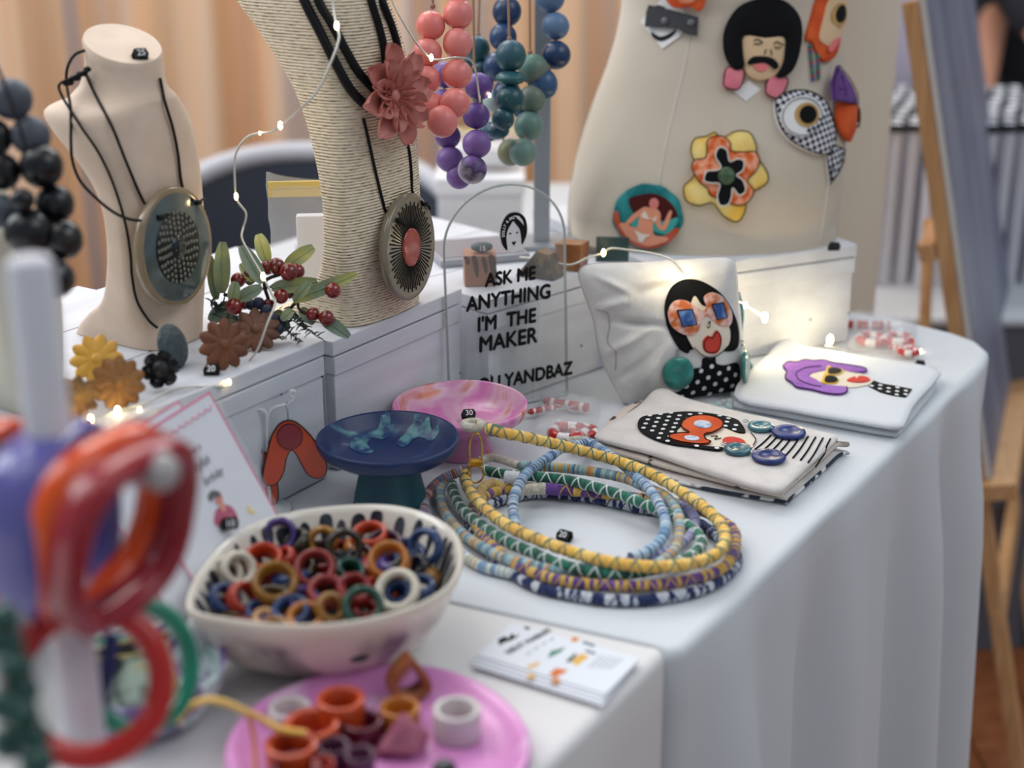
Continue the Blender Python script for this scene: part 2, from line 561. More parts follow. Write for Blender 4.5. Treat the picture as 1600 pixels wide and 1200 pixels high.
# ------------------------------------------------------------------ white risers
def crate(o, f, L, D, H, label, planks=3, side=True, name='display_crate'):
    """o = front corner at the near end, f = direction along the front"""
    f = V((f[0], f[1], 0)).normalized(); b = V((-f.y, f.x, 0)); R = Matrix((f, b, UP)).transposed()
    o = V((o[0], o[1], 0))
    t = thing(name, o+f*L/2+b*D/2, label, 'crate', 'white painted risers')
    pw = D/planks
    for i in range(planks):
        m = MB().box(o+f*L/2+b*(pw*(i+.5))+UP*(H-.006), (L, pw-.0012, .012), R, .0012)
        part('plank', m, white_paint, t)
    m = MB().box(o+f*L/2+b*.007+UP*((H-.0265)/2), (L-.004, .010, H-.0295), R, .001); part('front_board', m, white_paint, t)
    m = MB().box(o+f*L/2+b*.0055+UP*(H-.0205), (L-.002, .0105, .0145), R, .001); part('front_rail', m, white_paint, t)
    for q in (.006, L-.006):
        m = MB().box(o+f*q+b*(D/2+.004)+UP*((H-.0135)/2), (.0105, D-.014, H-.0135), R, .001); part('end_board', m, white_paint, t)
    m = MB().box(o+f*L/2+b*(D-.005)+UP*((H-.0135)/2), (L-.026, .009, H-.0135), R, .001); part('back_board', m, white_paint, t)
    for q in (.004, L-.05, L-.004):
        for z in (.3, .75):
            m = MB().ball(o+f*(q+.001)+b*.0018+UP*H*z, .0011, 6, 4); part('nail', m, M('nail_rust', (60, 56, 60), .5, metal=.6), t)
    return t
crate((.36, .342), (1, 0), .444, .27, .113, 'white plank riser under the cream bust and flower brooches, left of the others')
crate((.815, .343), (1, 0), .172, .26, .108, 'white plank riser under the rope-wrapped bust, behind the pink dish')
crate((.994, .322), (.978, -.208), .170, .27, .099, 'white riser behind the clear sign with soap-like resin blocks on it')
crate((1.156, .2405), (.8507, -.5257), .2198, .27, .100, 'white riser carrying the white torso, beside the folded purple-hair pouch', planks=2)

# ------------------------------------------------------------------ white torso
calico = M('calico', (200, 189, 173), .85, (190, 178, 161), 6, .4, .6, bump=.08, bscale=500, sheen=.2)
TD = 1.452
rows = [(398, 893, 1302), (384, 891, 1303), (330, 888, 1311), (290, 892, 1316), (250, 900, 1319), (200, 914, 1321), (150, 931, 1322), (100, 950, 1320), (60, 962, 1317), (20, 970, 1314), (0, 972, 1313),
        (-40, 972, 1315), (-90, 966, 1322), (-150, 954, 1335), (-220, 942, 1348), (-290, 945, 1345), (-340, 985, 1310), (-375, 1055, 1240), (-420, 1080, 1215), (-470, 1082, 1213)]
rings = []
zs = []
for k, (v, ul, ur) in enumerate(rows):
    l, r = PD(ul, v, TD), PD(ur, v, TD)
    c = (l+r)/2; a = (r-l).length/2
    z = c.z if k else .1008
    b = .066+.012*sin(min(1, max(0, (z-.1)/.12))*PI)+(.012 if z > .34 else 0)
    if a < .06: b = a
    rings.append([V((c.x, c.y, z))+RT*(a*cos(t))-FW*(b*sin(t)+.010*cos(2*t)*0) for t in [2*PI*i/72 for i in range(72)]])
    zs.append(z)
torso = thing('torso_form', (rings[0][0]+rings[0][36])/2, 'white headless dress form torso pinned with fabric brooches', 'mannequin')
tm = MB().loft(rings, cap0=True, cap1=True)
part('body', tm, calico, torso)
tbvh = tm.bvh()
for idx in (23, 7, 36):      # seams run down the form
    pts = [r[idx]+(r[idx]-(r[0]+r[36])/2).normalized()*.0002 for r in rings]
    part('seam', MB().tube(spline(pts, 4), .0006, 5), M('seam_thread', (214, 208, 200), .9), torso)
def tp(u, v):                # point of the torso's cloth under a pixel, with its normal
    d = ray(u, v).normalized()
    h = tbvh.ray_cast(CAM, d)
    return h[0], h[1]
def tframe(u, v):
    p, n = tp(u, v)
    n = V(n)
    if n.dot(ray(u, v)) > 0: n = -n
    U = UP.cross(n)
    return Fr(p, U, n.cross(U))

# tall cream column beyond the table's end
cc = PD(1251, 250, 1.76); cc.z = FLOOR
colt = thing('display_column', cc, 'tall cream fabric-covered column standing behind the white torso', 'column')
part('fabric_cover', MB().lathe([(.098, FLOOR+.02), (.1005, FLOOR+.03), (.1005, .62), (.098, .63)], (cc.x, cc.y, 0), 56, cap0=True, cap1=True), M('cream_fabric', (222, 208, 188), .9, sheen=.2, bump=.05, bscale=400), colt)
part('base', MB().lathe([(.115, FLOOR+.0085), (.115, FLOOR+.017), (.108, FLOOR+.0205)], (cc.x, cc.y, 0), 40, cap0=True, cap1=True), white_paint, colt)

# ------------------------------------------------------------------ table at the back with a storage box
def draped_table(name, R, c, sx, sy, z, mats, label, cat='table'):
    t = thing(name, V((c.x, c.y, FLOOR)), label, cat)
    part('top_cloth', MB().box(V((c.x, c.y, z-.006)), (sx+.012, sy+.012, .012), R, .004), mats[0], t)
    H = z-.012-FLOOR-.009
    rings = []
    per = resample([V((-sx/2, -sy/2, 0)), V((sx/2, -sy/2, 0)), V((sx/2, sy/2, 0)), V((-sx/2, sy/2, 0))], .012, True)
    for k in range(6):
        zz = z-.012-H*k/5.0
        rings.append([V((c.x, c.y, zz))+R @ (p*(1+.012*(k/5.0)*(1+sin(i*.55)))) for i, p in enumerate(per)])
    part('skirt', MB().loft(rings), mats[1], t)
    return t
RC = Matrix((RT, FW, UP)).transposed()
bt = cam_pt(.085, 2.14, 0)
draped_table('side_table', RC, bt, .36, .42, -.05, (cloth_white, cloth_white), 'white clothed table behind the risers carrying a storage box')
sb = PD(752, 345, 1.98); sb = V((sb.x, sb.y, -.05))
t = thing('storage_box', sb, 'white card storage box behind the clear sign', 'box')
part('box_body', MB().box(sb+UP*.045, (.11, .13, .09), RC, .002), M('card_white', (222, 222, 226), .6), t)
part('lid', MB().box(sb+UP*.100, (.116, .136, .022), RC, .002), M('card_white2', (230, 230, 234), .6), t)
poly = M('clear_polythene', (240, 242, 245), .12, alpha=.22, spec=.8, bump=.9, bscale=45)
yellow_zip = M('yellow_zip', (230, 205, 120), .4)
def zip_bag(c, R, w_, h_, d_, label, ins, strips):
    t = thing('zip_bag', c, label, 'bag')
    rings = []
    for k in range(9):
        s_ = k/8.0
        hh = h_*s_; th = d_*(1-s_)**.6+.002
        r = []
        for i in range(28):
            a = 2*PI*i/28
            q = 1+.10*noise.noise(V((cos(a)*2, sin(a)*2, s_*5+c.x*40)))
            r.append(c+R @ V((w_/2*q*cos(a), th*q*sin(a), hh+.004*cos(2*a)*s_)))
        rings.append(r)
    part('bag_film', MB().loft(rings, cap0=True), poly, t)
    for s_ in strips:
        part('zip_strip', MB().box(c+R @ V((0, -.003, h_*s_)), (w_*.98, .0025, .006), R), yellow_zip, t)
    part('cards_inside', MB().box(c+R @ V((0, 0, h_*.36)), ins, R, .002), M('card_white', (222, 222, 226)), t)
    return t
zip_bag(sb+UP*.1115, RC, .105, .055, .05, 'clear zip bag of white cards lying on the storage box', (.08, .06, .02), (.45, .9))
c = P(524, 452, .1085)
zip_bag(c, Matrix((V((.62, -.78, 0)), V((.78, .62, 0)), UP)).transposed(), .105, .098, .024, 'crumpled clear zip bag with a yellow strip behind the rope bust', (.06, .012, .06), (.93, .86))

# ------------------------------------------------------------------ tub chair behind the stall
ch = cam_pt(-.315, 2.16, FLOOR+.0005)
t = thing('tub_chair', ch, 'dark slate tub chair with a pale rim behind the sprig', 'chair')
slate = M('slate_vinyl', (52, 60, 74), .5); rimm = M('pale_rim', (196, 198, 206), .45)
rings = []; rim = []
for k in range(7):
    zz = FLOOR+.40+(.352)*k/6
    r = []
    for i in range(25):
        a = PI*.02+PI*.96*i/24
        rad = .165+.010*k
        q = 1-.16*abs(cos(a))**3*(k/6.0)
        r.append(V((ch.x, ch.y, FLOOR+.40+(zz-FLOOR-.40)*q))+RT*(rad*cos(a))+FW*(rad*.8*sin(a)))
    rings.append(r)
m = MB(); k_ = 25; vs = [p for r in rings for p in r]
m.add(vs, [(i*k_+j, i*k_+j+1, (i+1)*k_+j+1, (i+1)*k_+j) for i in range(6) for j in range(24)])
out = [p+(p-V((ch.x, ch.y, p.z))).normalized()*.018 for p in vs]
m.add(out, [(i*k_+j, (i+1)*k_+j, (i+1)*k_+j+1, i*k_+j+1) for i in range(6) for j in range(24)])
part('backrest', m, slate, t)
part('rim', MB().tube([p+(p-V((ch.x, ch.y, p.z))).normalized()*.009 for p in rings[-1]], .017, 10), rimm, t)
part('seat', MB().lathe([(.001, .385), (.155, .385), (.165, .405), (.158, .435), (.001, .45)], (ch.x, ch.y, FLOOR), 32), slate, t)
for sx in (-1, 1):
    for sy in (-1, 1):
        part('leg', MB().tube([V((ch.x, ch.y, FLOOR+.39))+RT*sx*.13+FW*sy*.12, V((ch.x, ch.y, FLOOR+.001))+RT*sx*.19+FW*sy*.17], [.014, .010], 8), M('chair_wood', (150, 110, 74), .5), t)

# ------------------------------------------------------------------ far stall: table with rows of white tubes
TZ = -.19
ft = cam_pt(.98, 2.47, 0)
draped_table('market_table', RC, ft, 1.05, .80, TZ, (cloth_white, M('grey_skirt', (96, 96, 104), .9)), 'neighbouring stall table with white top and grey skirt beyond the easel')
t0 = PD(1352, 450, 2.335); t0.z = TZ
tube_lab = 'slim white tube standing in packed rows on the neighbouring stall table'
def one_tube(c):
    t = thing('white_tube', c, tube_lab, 'tube', 'white tubes on the neighbouring stall')
    part('tube_wall', MB().lathe([(.0108, .0003), (.0108, .252)], c, 18, cap0=True, cap1=True), M('tube_white', (214, 214, 222), .5), t)
    part('black_gap_rim', MB().lathe([(.0139, .243), (.0139, .2545)], c, 18, cap1=True, cap0=True), M('tube_black', (24, 24, 30), .5), t)  # black rim widened to paint in the darkness between the packed lids
    part('lid', MB().lathe([(.0098, .2546), (.0098, .2556), (.009, .2560)], c, 18, cap1=True), M('tube_lid', (226, 228, 234), .4), t)
    return t
first = None
for j in range(10):
    for i in range(12):
        c = t0+RT*(i*.0285+(j % 2)*.012)+FW*(j*.040+.004*((i*7+j*3) % 3))
        if first is None: first = one_tube(c)
        else: clone(first, c)
c = P(1597, 395, TZ+.0005)
t = thing('glass_jar', c, 'small clear jar on the white table edge beyond the easel', 'jar')
part('jar_wall', MB().lathe([(.001, .001), (.022, .001), (.024, .01), (.024, .06), (.018, .07), (.018, .075)], c, 24), M('jar_glass', (235, 240, 245), .1, alpha=.35), t)
part('lid', MB().lathe([(.02, .0755), (.02, .088), (.018, .09)], c, 24, cap0=True, cap1=True), M('card_white', (222, 222, 226)), t)

# banner and lamp far behind
c = cam_pt(1.40, 4.3, .0)
t = thing('banner', c-UP*0, 'red and white banner standing far behind the easel', 'banner')
part('banner_sheet', MB().box(V((c.x, c.y, -.10)), (.34, .012, 1.27), RC), M('banner_red', (196, 40, 44), .6, (226, 200, 206), 6, .46, .54, stretch=(1, 1, .4)), t)
for s_ in (-1, 1):
    part('foot', MB().box(V((c.x, c.y, FLOOR+.012))+RT*s_*.12, (.03, .3, .022), RC, .004), M('tube_black', (24, 24, 30)), t)
c = cam_pt(.93, 3.58, FLOOR+.0005)
t = thing('globe_lamp', c, 'small warm globe lamp on a thin stand in the far background', 'lamp')
part('stand', MB().lathe([(.09, 0), (.09, .012), (.008, .02), (.008, 1.11), (.02, 1.12)], c, 20, cap0=True), M('tube_black', (24, 24, 30)), t)
part('globe', MB().ball(c+UP*1.148, .028, 16, 10), M('warm_globe', (255, 214, 150), .4, emit=7), t)

# ------------------------------------------------------------------ people at the neighbouring stall
def skinned(name, joints, edges, mat, parent, sub=2):
    me = bpy.data.meshes.new(name)
    off = wloc(parent)
    me.from_pydata([tuple(V(j[0])-off) for j in joints], edges, [])
    o = bpy.data.objects.new(name, me); COL.objects.link(o); o.parent = parent
    md = o.modifiers.new('skin', 'SKIN'); md.use_smooth_shade = True
    for i, j in enumerate(joints):
        r = j[1]
        me.skin_vertices[0].data[i].radius = r if isinstance(r, tuple) else (r, r)
    me.skin_vertices[0].data[0].use_root = True
    sd = o.modifiers.new('sub', 'SUBSURF'); sd.levels = sub; sd.render_levels = sub
    me.materials.append(mat)
    return o
def person(loc, yaw, label, shirt, sleeve, hands, haircol, lean=.0):
    """standing adult; local x to its left, y forwards"""
    F = Matrix.Rotation(yaw, 3, 'Z')
    L = lambda x, y, z: V(loc)+F @ V((x, y, z))
    t = thing('person', loc, label, 'person')
    skin = M('skin', (206, 150, 122), .55, sub=.1)
    ly = lean
    J = [(L(0, 0, .95), (.15, .11)), (L(0, ly*.4, 1.12), (.13, .10)), (L(0, ly, 1.36), (.16, .10)), (L(0, ly*1.1, 1.47), (.075, .07)), (L(0, ly*1.2+.01, 1.53), .055), (L(0, ly*1.25+.02, 1.60), (.078, .09)), (L(0, ly*1.25+.02, 1.70), (.075, .09)), (L(0, ly*1.25+.01, 1.75), (.05, .06))]
    E_ = [(i, i+1) for i in range(7)]
    for s_, h in ((-1, hands[0]), (1, hands[1])):
        k = len(J)
        hd = V(h)
        sh = V((s_*.19, ly, 1.40)); mid = (sh+hd)/2; el = mid+V((s_*.05, -.10, -.06))
        J += [(L(*sh), .055), (L(*el), .042), (L(*hd), .028), (L(*(hd+(hd-el).normalized()*.05)), (.040, .018))]
        E_ += [(2, k), (k, k+1), (k+1, k+2), (k+2, k+3)]
        for q in range(4):
            kk = len(J)
            dirv = (hd-el).normalized(); side = V((.018*(q-1.5), 0, 0))
            J += [(L(*(hd+dirv*.085+side)), .009), (L(*(hd+dirv*(.125-.006*abs(q-1.3))+side+V((0, 0, -.012)))), .008)]
            E_ += [(k+3, kk), (kk, kk+1)]
        kk = len(J)
        J += [(L(*(hd+(hd-el).normalized()*.06+V((-s_*.045, 0, 0)))), .010)]
        E_ += [(k+3, kk)]
    for s_ in (-1, 1):
        k = len(J)
        J += [(L(s_*.10, 0, .88), (.085, .09)), (L(s_*.11, .01, .50), .058), (L(s_*.11, -.01, .10), .04), (L(s_*.12, .11, .045), (.045, .035))]
        E_ += [(0, k), (k, k+1), (k+1, k+2), (k+2, k+3)]
    skinned('body', J, E_, skin, t)
    S = [(L(0, 0, .66), (.225, .185)), (L(0, ly*.2, .92), (.215, .175)), (L(0, ly*.4, 1.12), (.16, .13)), (L(0, ly, 1.36), (.175, .115)), (L(0, ly*1.1, 1.45), (.09, .08))]
    SE = [(0, 1), (1, 2), (2, 3), (3, 4)]
    for s_, h in ((-1, hands[0]), (1, hands[1])):
        hd = V(h); sh = V((s_*.19, ly, 1.40)); el = (sh+hd)/2+V((s_*.05, -.10, -.06))
        k = len(S)
        S += [(L(*sh), .07), (L(*el), .056)]; SE += [(3, k), (k, k+1)]
        if sleeve: S += [(L(*el.lerp(hd, .85)), .045)]; SE += [(k+1, k+2)]
    skinned('shirt', S, SE, shirt, t)
    TR = [(L(0, 0, .93), (.165, .125))]; TE = []
    for s_ in (-1, 1):
        k = len(TR)
        TR += [(L(s_*.10, 0, .86), (.10, .105)), (L(s_*.11, .01, .50), .075), (L(s_*.11, -.01, .12), .06)]
        TE += [(0, k), (k, k+1), (k+1, k+2)]
    skinned('trousers', TR, TE, M('dark_trousers', (32, 34, 44), .8), t)
    hc = L(0, ly*1.25+.005, 1.69)
    part('hair', MB().ball(hc+UP*.035, .105, 18, 12, (.92, 1.0, .95), amp=.08, fr=18), M('hair_'+str(haircol[0]), haircol, .7), t)
    for s_ in (-1, 1):
        part('eye', MB().ball(L(s_*.032, ly*1.25+.104, 1.652), .010, 10, 7), M('eye_dark', (40, 32, 30), .2), t)
    part('nose', MB().ball(L(0, ly*1.25+.118, 1.618), .014, 10, 7, (.7, 1, 1.5)), skin, t)
    part('mouth', MB().ball(L(0, ly*1.25+.105, 1.578), .018, 10, 6, (1.2, .4, .4)), M('lip_pink', (180, 90, 90), .5), t)
    return t
FY = AZ+PI/2     # yaw that faces the viewer
q = cam_pt(.78, 3.16, FLOOR+.0005)
person(q, FY, 'person in a pale lilac shirt standing behind the white tubes, left of easel', M('lilac_shirt', (206, 204, 226), .9), False, ((-.14, .25, .76), (.20, .20, .80)), (60, 44, 38), .04)
q = cam_pt(1.17, 3.22, FLOOR+.0005)
person(q, FY+.35, 'person in a dark top over blue sleeves behind the tubes, right of easel', M('dark_top', (34, 36, 44), .9), True, ((-.04, .30, .82), (.26, .30, .84)), (120, 116, 116), .06)

# ------------------------------------------------------------------ easel with a large painting
pine = M('pine', (222, 176, 126), .55, (204, 152, 102), 20, .35, .65, stretch=(6, 6, .6))
nb = PD(1549, 748, 1.86)                 # near lower corner of the canvas
A21 = math.radians(21)
hd = FW*cos(A21)+RT*sin(A21)
up_ = (PD(1446, 0, (nb-CAM).dot(hd)/ray(1446, 0).dot(hd))-nb)
up_ = (up_-hd*up_.dot(hd)).normalized()
cf = Fr(nb, hd, up_)
if cf.N.dot(RT) < 0: cf.N = -cf.N
es = thing('easel', V((nb.x, nb.y, FLOOR))+hd*.3, 'light wooden studio easel beside the table corner', 'easel')
pt = thing('painting', nb, 'large unframed painting in greys and violets leaning on the easel', 'painting')
W_, H_, T_ = .60, 1.25, .007
def slab(x0, x1, y0, y1, h0, h1):
    return MB().add([cf.at(x, y, h) for h in (h0, h1) for x, y in ((x0, y0), (x1, y0), (x1, y1), (x0, y1))],
                    [(3, 2, 1, 0), (4, 5, 6, 7), (0, 1, 5, 4), (1, 2, 6, 5), (2, 3, 7, 6), (3, 0, 4, 7)], 0, False)
part('canvas_board', slab(0, W_, 0, H_, -T_, 0), M('canvas_edge', (222, 220, 218), .7), pt)
part('painted_face', slab(.0015, W_-.0015, .001, H_-.001, .0001, .0012), M('painting_grey', (112, 114, 134), .5, (140, 142, 158), 5, .35, .62, stretch=(2, 2, .5), col3=(112, 118, 108), detail=5), pt)
def bar(a, b, w1, w2, name='leg', par=None, hint=None):
    a, b = V(a), V(b); d = (b-a).normalized()
    x = (hint or hd); x = (x-d*x.dot(d)).normalized(); y = d.cross(x)
    R = Matrix((x, y, d)).transposed()
    return part(name, MB().box((a+b)/2, (w1, w2, (b-a).length), R, .002), pine, par or es)
bh = -T_-.0105
def floor_hit(x, h):
    a = cf.at(x, 0, h); d = -cf.W
    return a+d*((a.z-FLOOR-.0005)/-d.z)
ytop = next((y*.01 for y in range(60, 124) if (lambda q: 600-FPX*((q-CAM).dot(FW)*SP+(q-CAM).z*CP)/depth(q))(cf.at(.01, y*.01, bh)) < 66), 1.1)
for x in (.014, .42):
    bar(cf.at(x, ytop, bh), floor_hit(x, bh)+cf.W*.012, .026, .02)
tpk = cf.at(.23, 1.0, bh-.02)
bar(tpk, V((tpk.x, tpk.y, FLOOR+.012))-cf.N*.25+hd*.02, .03, .022)
bar(cf.at(.03, .62, bh-.022), cf.at(.46, .62, bh-.022), .022, .02, 'crossbar', hint=cf.W)
bar(cf.at(.0, .30, bh-.022), cf.at(.46, .30, bh-.022), .022, .02, 'crossbar', hint=cf.W)
bar(cf.at(.20, .30, bh-.04), cf.at(.02, -.25, bh-.02)-cf.N*.1, .022, .014, 'brace')
bar(cf.at(-.02, -.012, .0), cf.at(.60, -.012, .0), .022, .06, 'ledge', hint=cf.W)
bar(cf.at(.0, -.20, bh), cf.at(.46, -.20, bh), .03, .016, 'crossbar', hint=cf.W)
for x in (.014, .42):
    part('bolt', MB().ball(cf.at(x, .30, bh+.011), .006, 8, 6), M('bolt_dark', (40, 38, 40), .4, metal=.8), es)
# ================================================================== NECKLACE BUSTS
def bust(name, levels, neck, mat, label, cap_tilt=.0, seam=False):
    """levels: (z, x_near, x_far, y_front, y_back, squareness); then neck rings (z, cx, cy, r)"""
    rings = []
    n = 64
    dense = spline([V((l[0], l[1], l[2])) for l in levels], 4)
    dense2 = spline([V((l[3], l[4], l[5])) for l in levels], 4)
    for a, b in zip(dense, dense2):
        cx, hx, cy, hy, e = (a.y+a.z)/2, (a.z-a.y)/2, (b.x+b.y)/2, (b.y-b.x)/2, b.z
        r = []
        for i in range(n):
            t = 2*PI*i/n
            c_, s_ = cos(t), sin(t)
            px_ = math.copysign(abs(c_)**(2/e), c_); py_ = math.copysign(abs(s_)**(2/e), s_)
            bulge = .006*(1-px_*px_)*(1 if py_ < 0 else 0)
            r.append(V((cx+hx*px_, cy+hy*py_-bulge, a.x)))
        rings.append(r)
    for z, cx, cy, rad, tl in neck:
        rings.append([V((cx+rad*cos(2*PI*i/n), cy+rad*sin(2*PI*i/n), z+tl*(rad*sin(2*PI*i/n)*.40+rad*cos(2*PI*i/n)*.13))) for i in range(n)])
    base = rings[0]
    t = thing(name, sum(base, V((0, 0, 0)))/n, label, 'bust')
    m = MB().loft(rings, cap0=True, cap1=True)
    part('body', m, mat, t)
    return t, m.bvh()
suede = M('cream_suede', (224, 203, 184), .85, (212, 190, 170), 30, .35, .65, bump=.12, bscale=900, sheen=.1)
LB = [(.1135, .711, .770, .428, .516, 6), (.122, .709, .771, .428, .508, 6), (.135, .704, .774, .429, .490, 6), (.152, .700, .778, .430, .468, 5), (.19, .699, .782, .431, .457, 4.5), (.225, .698, .783, .430, .460, 4),
      (.250, .694, .784, .430, .476, 3.6), (.272, .688, .785, .431, .498, 3.2), (.286, .687, .781, .432, .508, 2.8), (.2935, .700, .774, .4325, .496, 2.5)]
NB = [(.2975, .7375, .4635, .0335, 0), (.302, .738, .462, .0302, 0), (.308, .7385, .461, .0284, .1), (.315, .739, .460, .0274, .3), (.322, .739, .460, .0270, .7), (.328, .739, .460, .0274, 1), (.3305, .739, .460, .0264, 1)]
lb, lbv = bust('jewellery_bust', LB, NB, suede, 'cream suede necklace bust wearing a round teal pendant')
rope_cover = M('rope_wrap', (250, 234, 206), .9, wave=('Z', 135, .5, 12, (128, 100, 66)), bump=.7)
RB = [(.1085, .846, .943, .350, .440, 6), (.116, .846, .943, .3495, .418, 6), (.128, .844, .941, .349, .402, 6), (.145, .840, .940, .347, .384, 5.5), (.17, .838, .939, .345, .374, 5), (.21, .838, .938, .345, .373, 5),
      (.25, .838, .937, .345, .382, 4.5), (.285, .837, .935, .345, .396, 4), (.312, .835, .931, .345, .415, 3.8), (.335, .833, .925, .346, .436, 3.4), (.355, .832, .918, .348, .457, 3), (.372, .834, .910, .352, .462, 2.8), (.385, .845, .900, .36, .455, 2.5)]
NR = [(.392, .874, .404, .044, 0), (.400, .874, .404, .036, 0), (.425, .874, .404, .032, 0), (.455, .874, .404, .032, 0), (.458, .874, .404, .030, 0)]
rb, rbv = bust('jewellery_bust', RB, NR, rope_cover, 'tall rope-wrapped necklace bust with a pink flower pendant')
FBX = -.165
FB = [(.1135+(z-.1135)*.72, a-.135, b-.172, c_-.038, d_-.03, e) for z, a, b, c_, d_, e in LB]
NF = [(.1135+(z-.1135)*.72, x-.170, y-.030, r, t_) for z, x, y, r, t_ in NB]
fb, fbv = bust('jewellery_bust', FB, NF, M('ivory_suede', (206, 200, 182), .85, bump=.1, bscale=900, sheen=.3), 'ivory necklace bust hung with black and grey beads at the far left edge')

black_cord = M('black_cord', (7, 8, 11), .55, spec=.3)
def on_bust(u, v, bv, lift=.0016):
    d = ray(u, v).normalized()
    h = bv.ray_cast(CAM, d)
    return h[0]-d*lift if h[0] else None
def cord_on(pix, bv, lift, fall=None):
    """cord that lies on a bust along the seen line; off the bust it hangs at the last depth"""
    out = []; dl = fall or 1.1
    for u, v in pix:
        q = on_bust(u, v, bv, lift)
        if q is None: q = PD(u, v, dl)
        else: dl = depth(q)
        out.append(q)
    return out
def pendant(name, center, R_, axis, label, mats, deco, grp=None, th=.004):
    t = thing(name, center, label, 'necklace')
    F = Fr(center, UP.cross(axis), axis.cross(UP.cross(axis)))
    Rm = F.mat()
    part('disc', MB().lathe([(.001, -th), (R_*.97, -th), (R_, -th*.5), (R_, th*.4), (R_*.965, th*.75), (R_*.90, th*.62), (R_*.001, th*.62)], center, 64, Rm), mats[0], t)
    deco(t, F, R_, th)
    return t, F
# --- round teal pendant on the cream bust
ax = V((.17, -.985, .05)).normalized()
pc = PY(273, 386, .4155)
teal_resin = M('teal_resin', (62, 80, 86), .15, (96, 104, 98), 30, .35, .7, coat=.6)
tan_rim = M('tan_resin', (138, 120, 92), .2, coat=.6)
def deco1(t, F, R_, th):
    part('teal_face', MB().lathe([(R_*.90, th*.64), (R_*.88, th*.72), (.0005, th*.72)], F.o, 64, F.mat()), teal_resin, t)
    m = MB(); rnd = random.Random(3)
    for ring_, cnt in ((.20, 11), (.28, 15), (.36, 19), (.44, 23), (.52, 27)):
        for i in range(cnt):
            a = 2*PI*(i+.5*(ring_*100 % 2))/cnt+rnd.uniform(-.03, .03)
            r_ = R_*(ring_+.02)*1.02
            m.lathe([(R_*.037, th*.80), (R_*.037, th*.86), (R_*.0001, th*.86)], F.o+F.U*(r_*cos(a)*.95)+F.W*(r_*sin(a)*1.05), 8, F.mat())
    part('black_ground', MB().lathe([(R_*.60, th*.73), (R_*.60, th*.78), (.0004, th*.78)], F.o, 48, F.mat()), M('black_ground', (8, 9, 10), .5), t)
    part('cell_pattern', m, M('cell_grey', (112, 114, 104), .5), t, kind='stuff')
    part('dark_centre', MB().lathe([(R_*.20, th*.78), (R_*.20, th*.9), (.0004, th*.92)], F.o, 32, F.mat()), M('ink_centre', (22, 36, 40), .2), t)
pR = 94*pxm(pc)
pd, F1 = pendant('pendant_necklace', pc, pR, ax, 'large round teal and black pendant on black cord on the cream bust', (tan_rim,), deco1)
c1 = cord_on([(134, 116), (150, 150), (176, 200), (200, 260), (226, 318)], lbv, .0034)+[F1.at(*F1.px(240, 338), .0035)]
part('cord', MB().tube(spline(c1, 6), .0011, 7), black_cord, pd)
c1 = cord_on([(250, 122), (254, 142), (258, 160), (270, 200), (278, 240), (285, 292)], lbv, .0034, depth(pc)-.004)+[F1.at(*F1.px(296, 314), .0035)]
part('cord', MB().tube(spline(c1, 6), .0011, 7), black_cord, pd)
for (u, v) in ((244, 340), (302, 316)):
    p = F1.at(*F1.px(u, v), .0045)
    part('knot', MB().ball(p, .0024, 9, 6, (1.5, 1, .8)).tube([p, p+F1.U*.006+F1.W*.0012, p+F1.U*.009], .001, 6), black_cord, pd)
# loose cord looped over the shoulder
lp = [(141, 77), (118, 85), (106, 105), (104, 130), (110, 165), (111, 190), (111, 220), (113, 250), (124, 280), (145, 305), (175, 330), (200, 342), (221, 345)]
lp3 = [PD(u, v, depth(on_bust(165, 150, lbv))-.004+.012*(i < 4)) for i, (u, v) in enumerate(lp)]
part('loose_cord', MB().tube(spline(lp3, 6), .0011, 7), black_cord, pd)
lp = [(136, 110), (112, 122), (93, 132), (96, 148), (112, 175), (130, 203), (155, 240), (178, 290), (196, 350), (204, 400), (206, 430), (214, 470), (232, 500), (246, 512)]
lp3 = []
for i, (u, v) in enumerate(lp):
    q = on_bust(u, v, lbv, .0036)
    lp3.append(q if (q is not None and i > 2) else PD(u, v, depth(on_bust(165, 150, lbv))))
part('loose_cord', MB().tube(spline(lp3, 6), .0010, 7), black_cord, pd)
m = MB()
for i in range(7):
    m.ball(PD(104+i*5.4, 130-i*3.6+3*(i % 2), depth(on_bust(165, 150, lbv))+.002), .0026, 8, 6, (1.2, 1, .8))
part('slide_knot', m, black_cord, pd)

# --- striped pendant with red centre on the rope bust
ax = V((.17, -.985, .05)).normalized()
pc2 = PY(638, 386, .3345)
olive = M('olive_resin', (128, 118, 98), .18, coat=.7)
def deco2(t, F, R_, th):
    m = MB()
    for i in range(64):
        a = 2*PI*i/64; q = .84 if i % 2 else .78
        d = F.U*cos(a)+F.W*sin(a); s_ = F.N.cross(d)
        w0, w1 = R_*.008, R_*.016
        o = F.o+F.N*(th*.66)
        a0, a1 = o+d*R_*.30, o+d*R_*q
        m.add([a0-s_*w0, a1-s_*w1, a1+s_*w1, a0+s_*w0]+[x+F.N*.0003 for x in (a0-s_*w0, a1-s_*w1, a1+s_*w1, a0+s_*w0)], [(4, 5, 6, 7), (0, 1, 5, 4), (1, 2, 6, 5), (2, 3, 7, 6), (3, 0, 4, 7)], 0, False)
    part('ray_lines', m, black_ink, t, kind='stuff')
    part('red_centre', MB().lathe([(R_*.36, th*.62), (R_*.355, th*.9), (R_*.30, th*1.0), (.0004, th*1.0)], F.o, 40, F.mat()), M('red_enamel', (168, 50, 34), .15, coat=.8), t)
pR2 = 84*pxm(pc2)
pd2, F2 = pendant('pendant_necklace', pc2, pR2, ax, 'oval-looking striped pendant with red centre at the foot of the rope bust', (olive,), deco2)
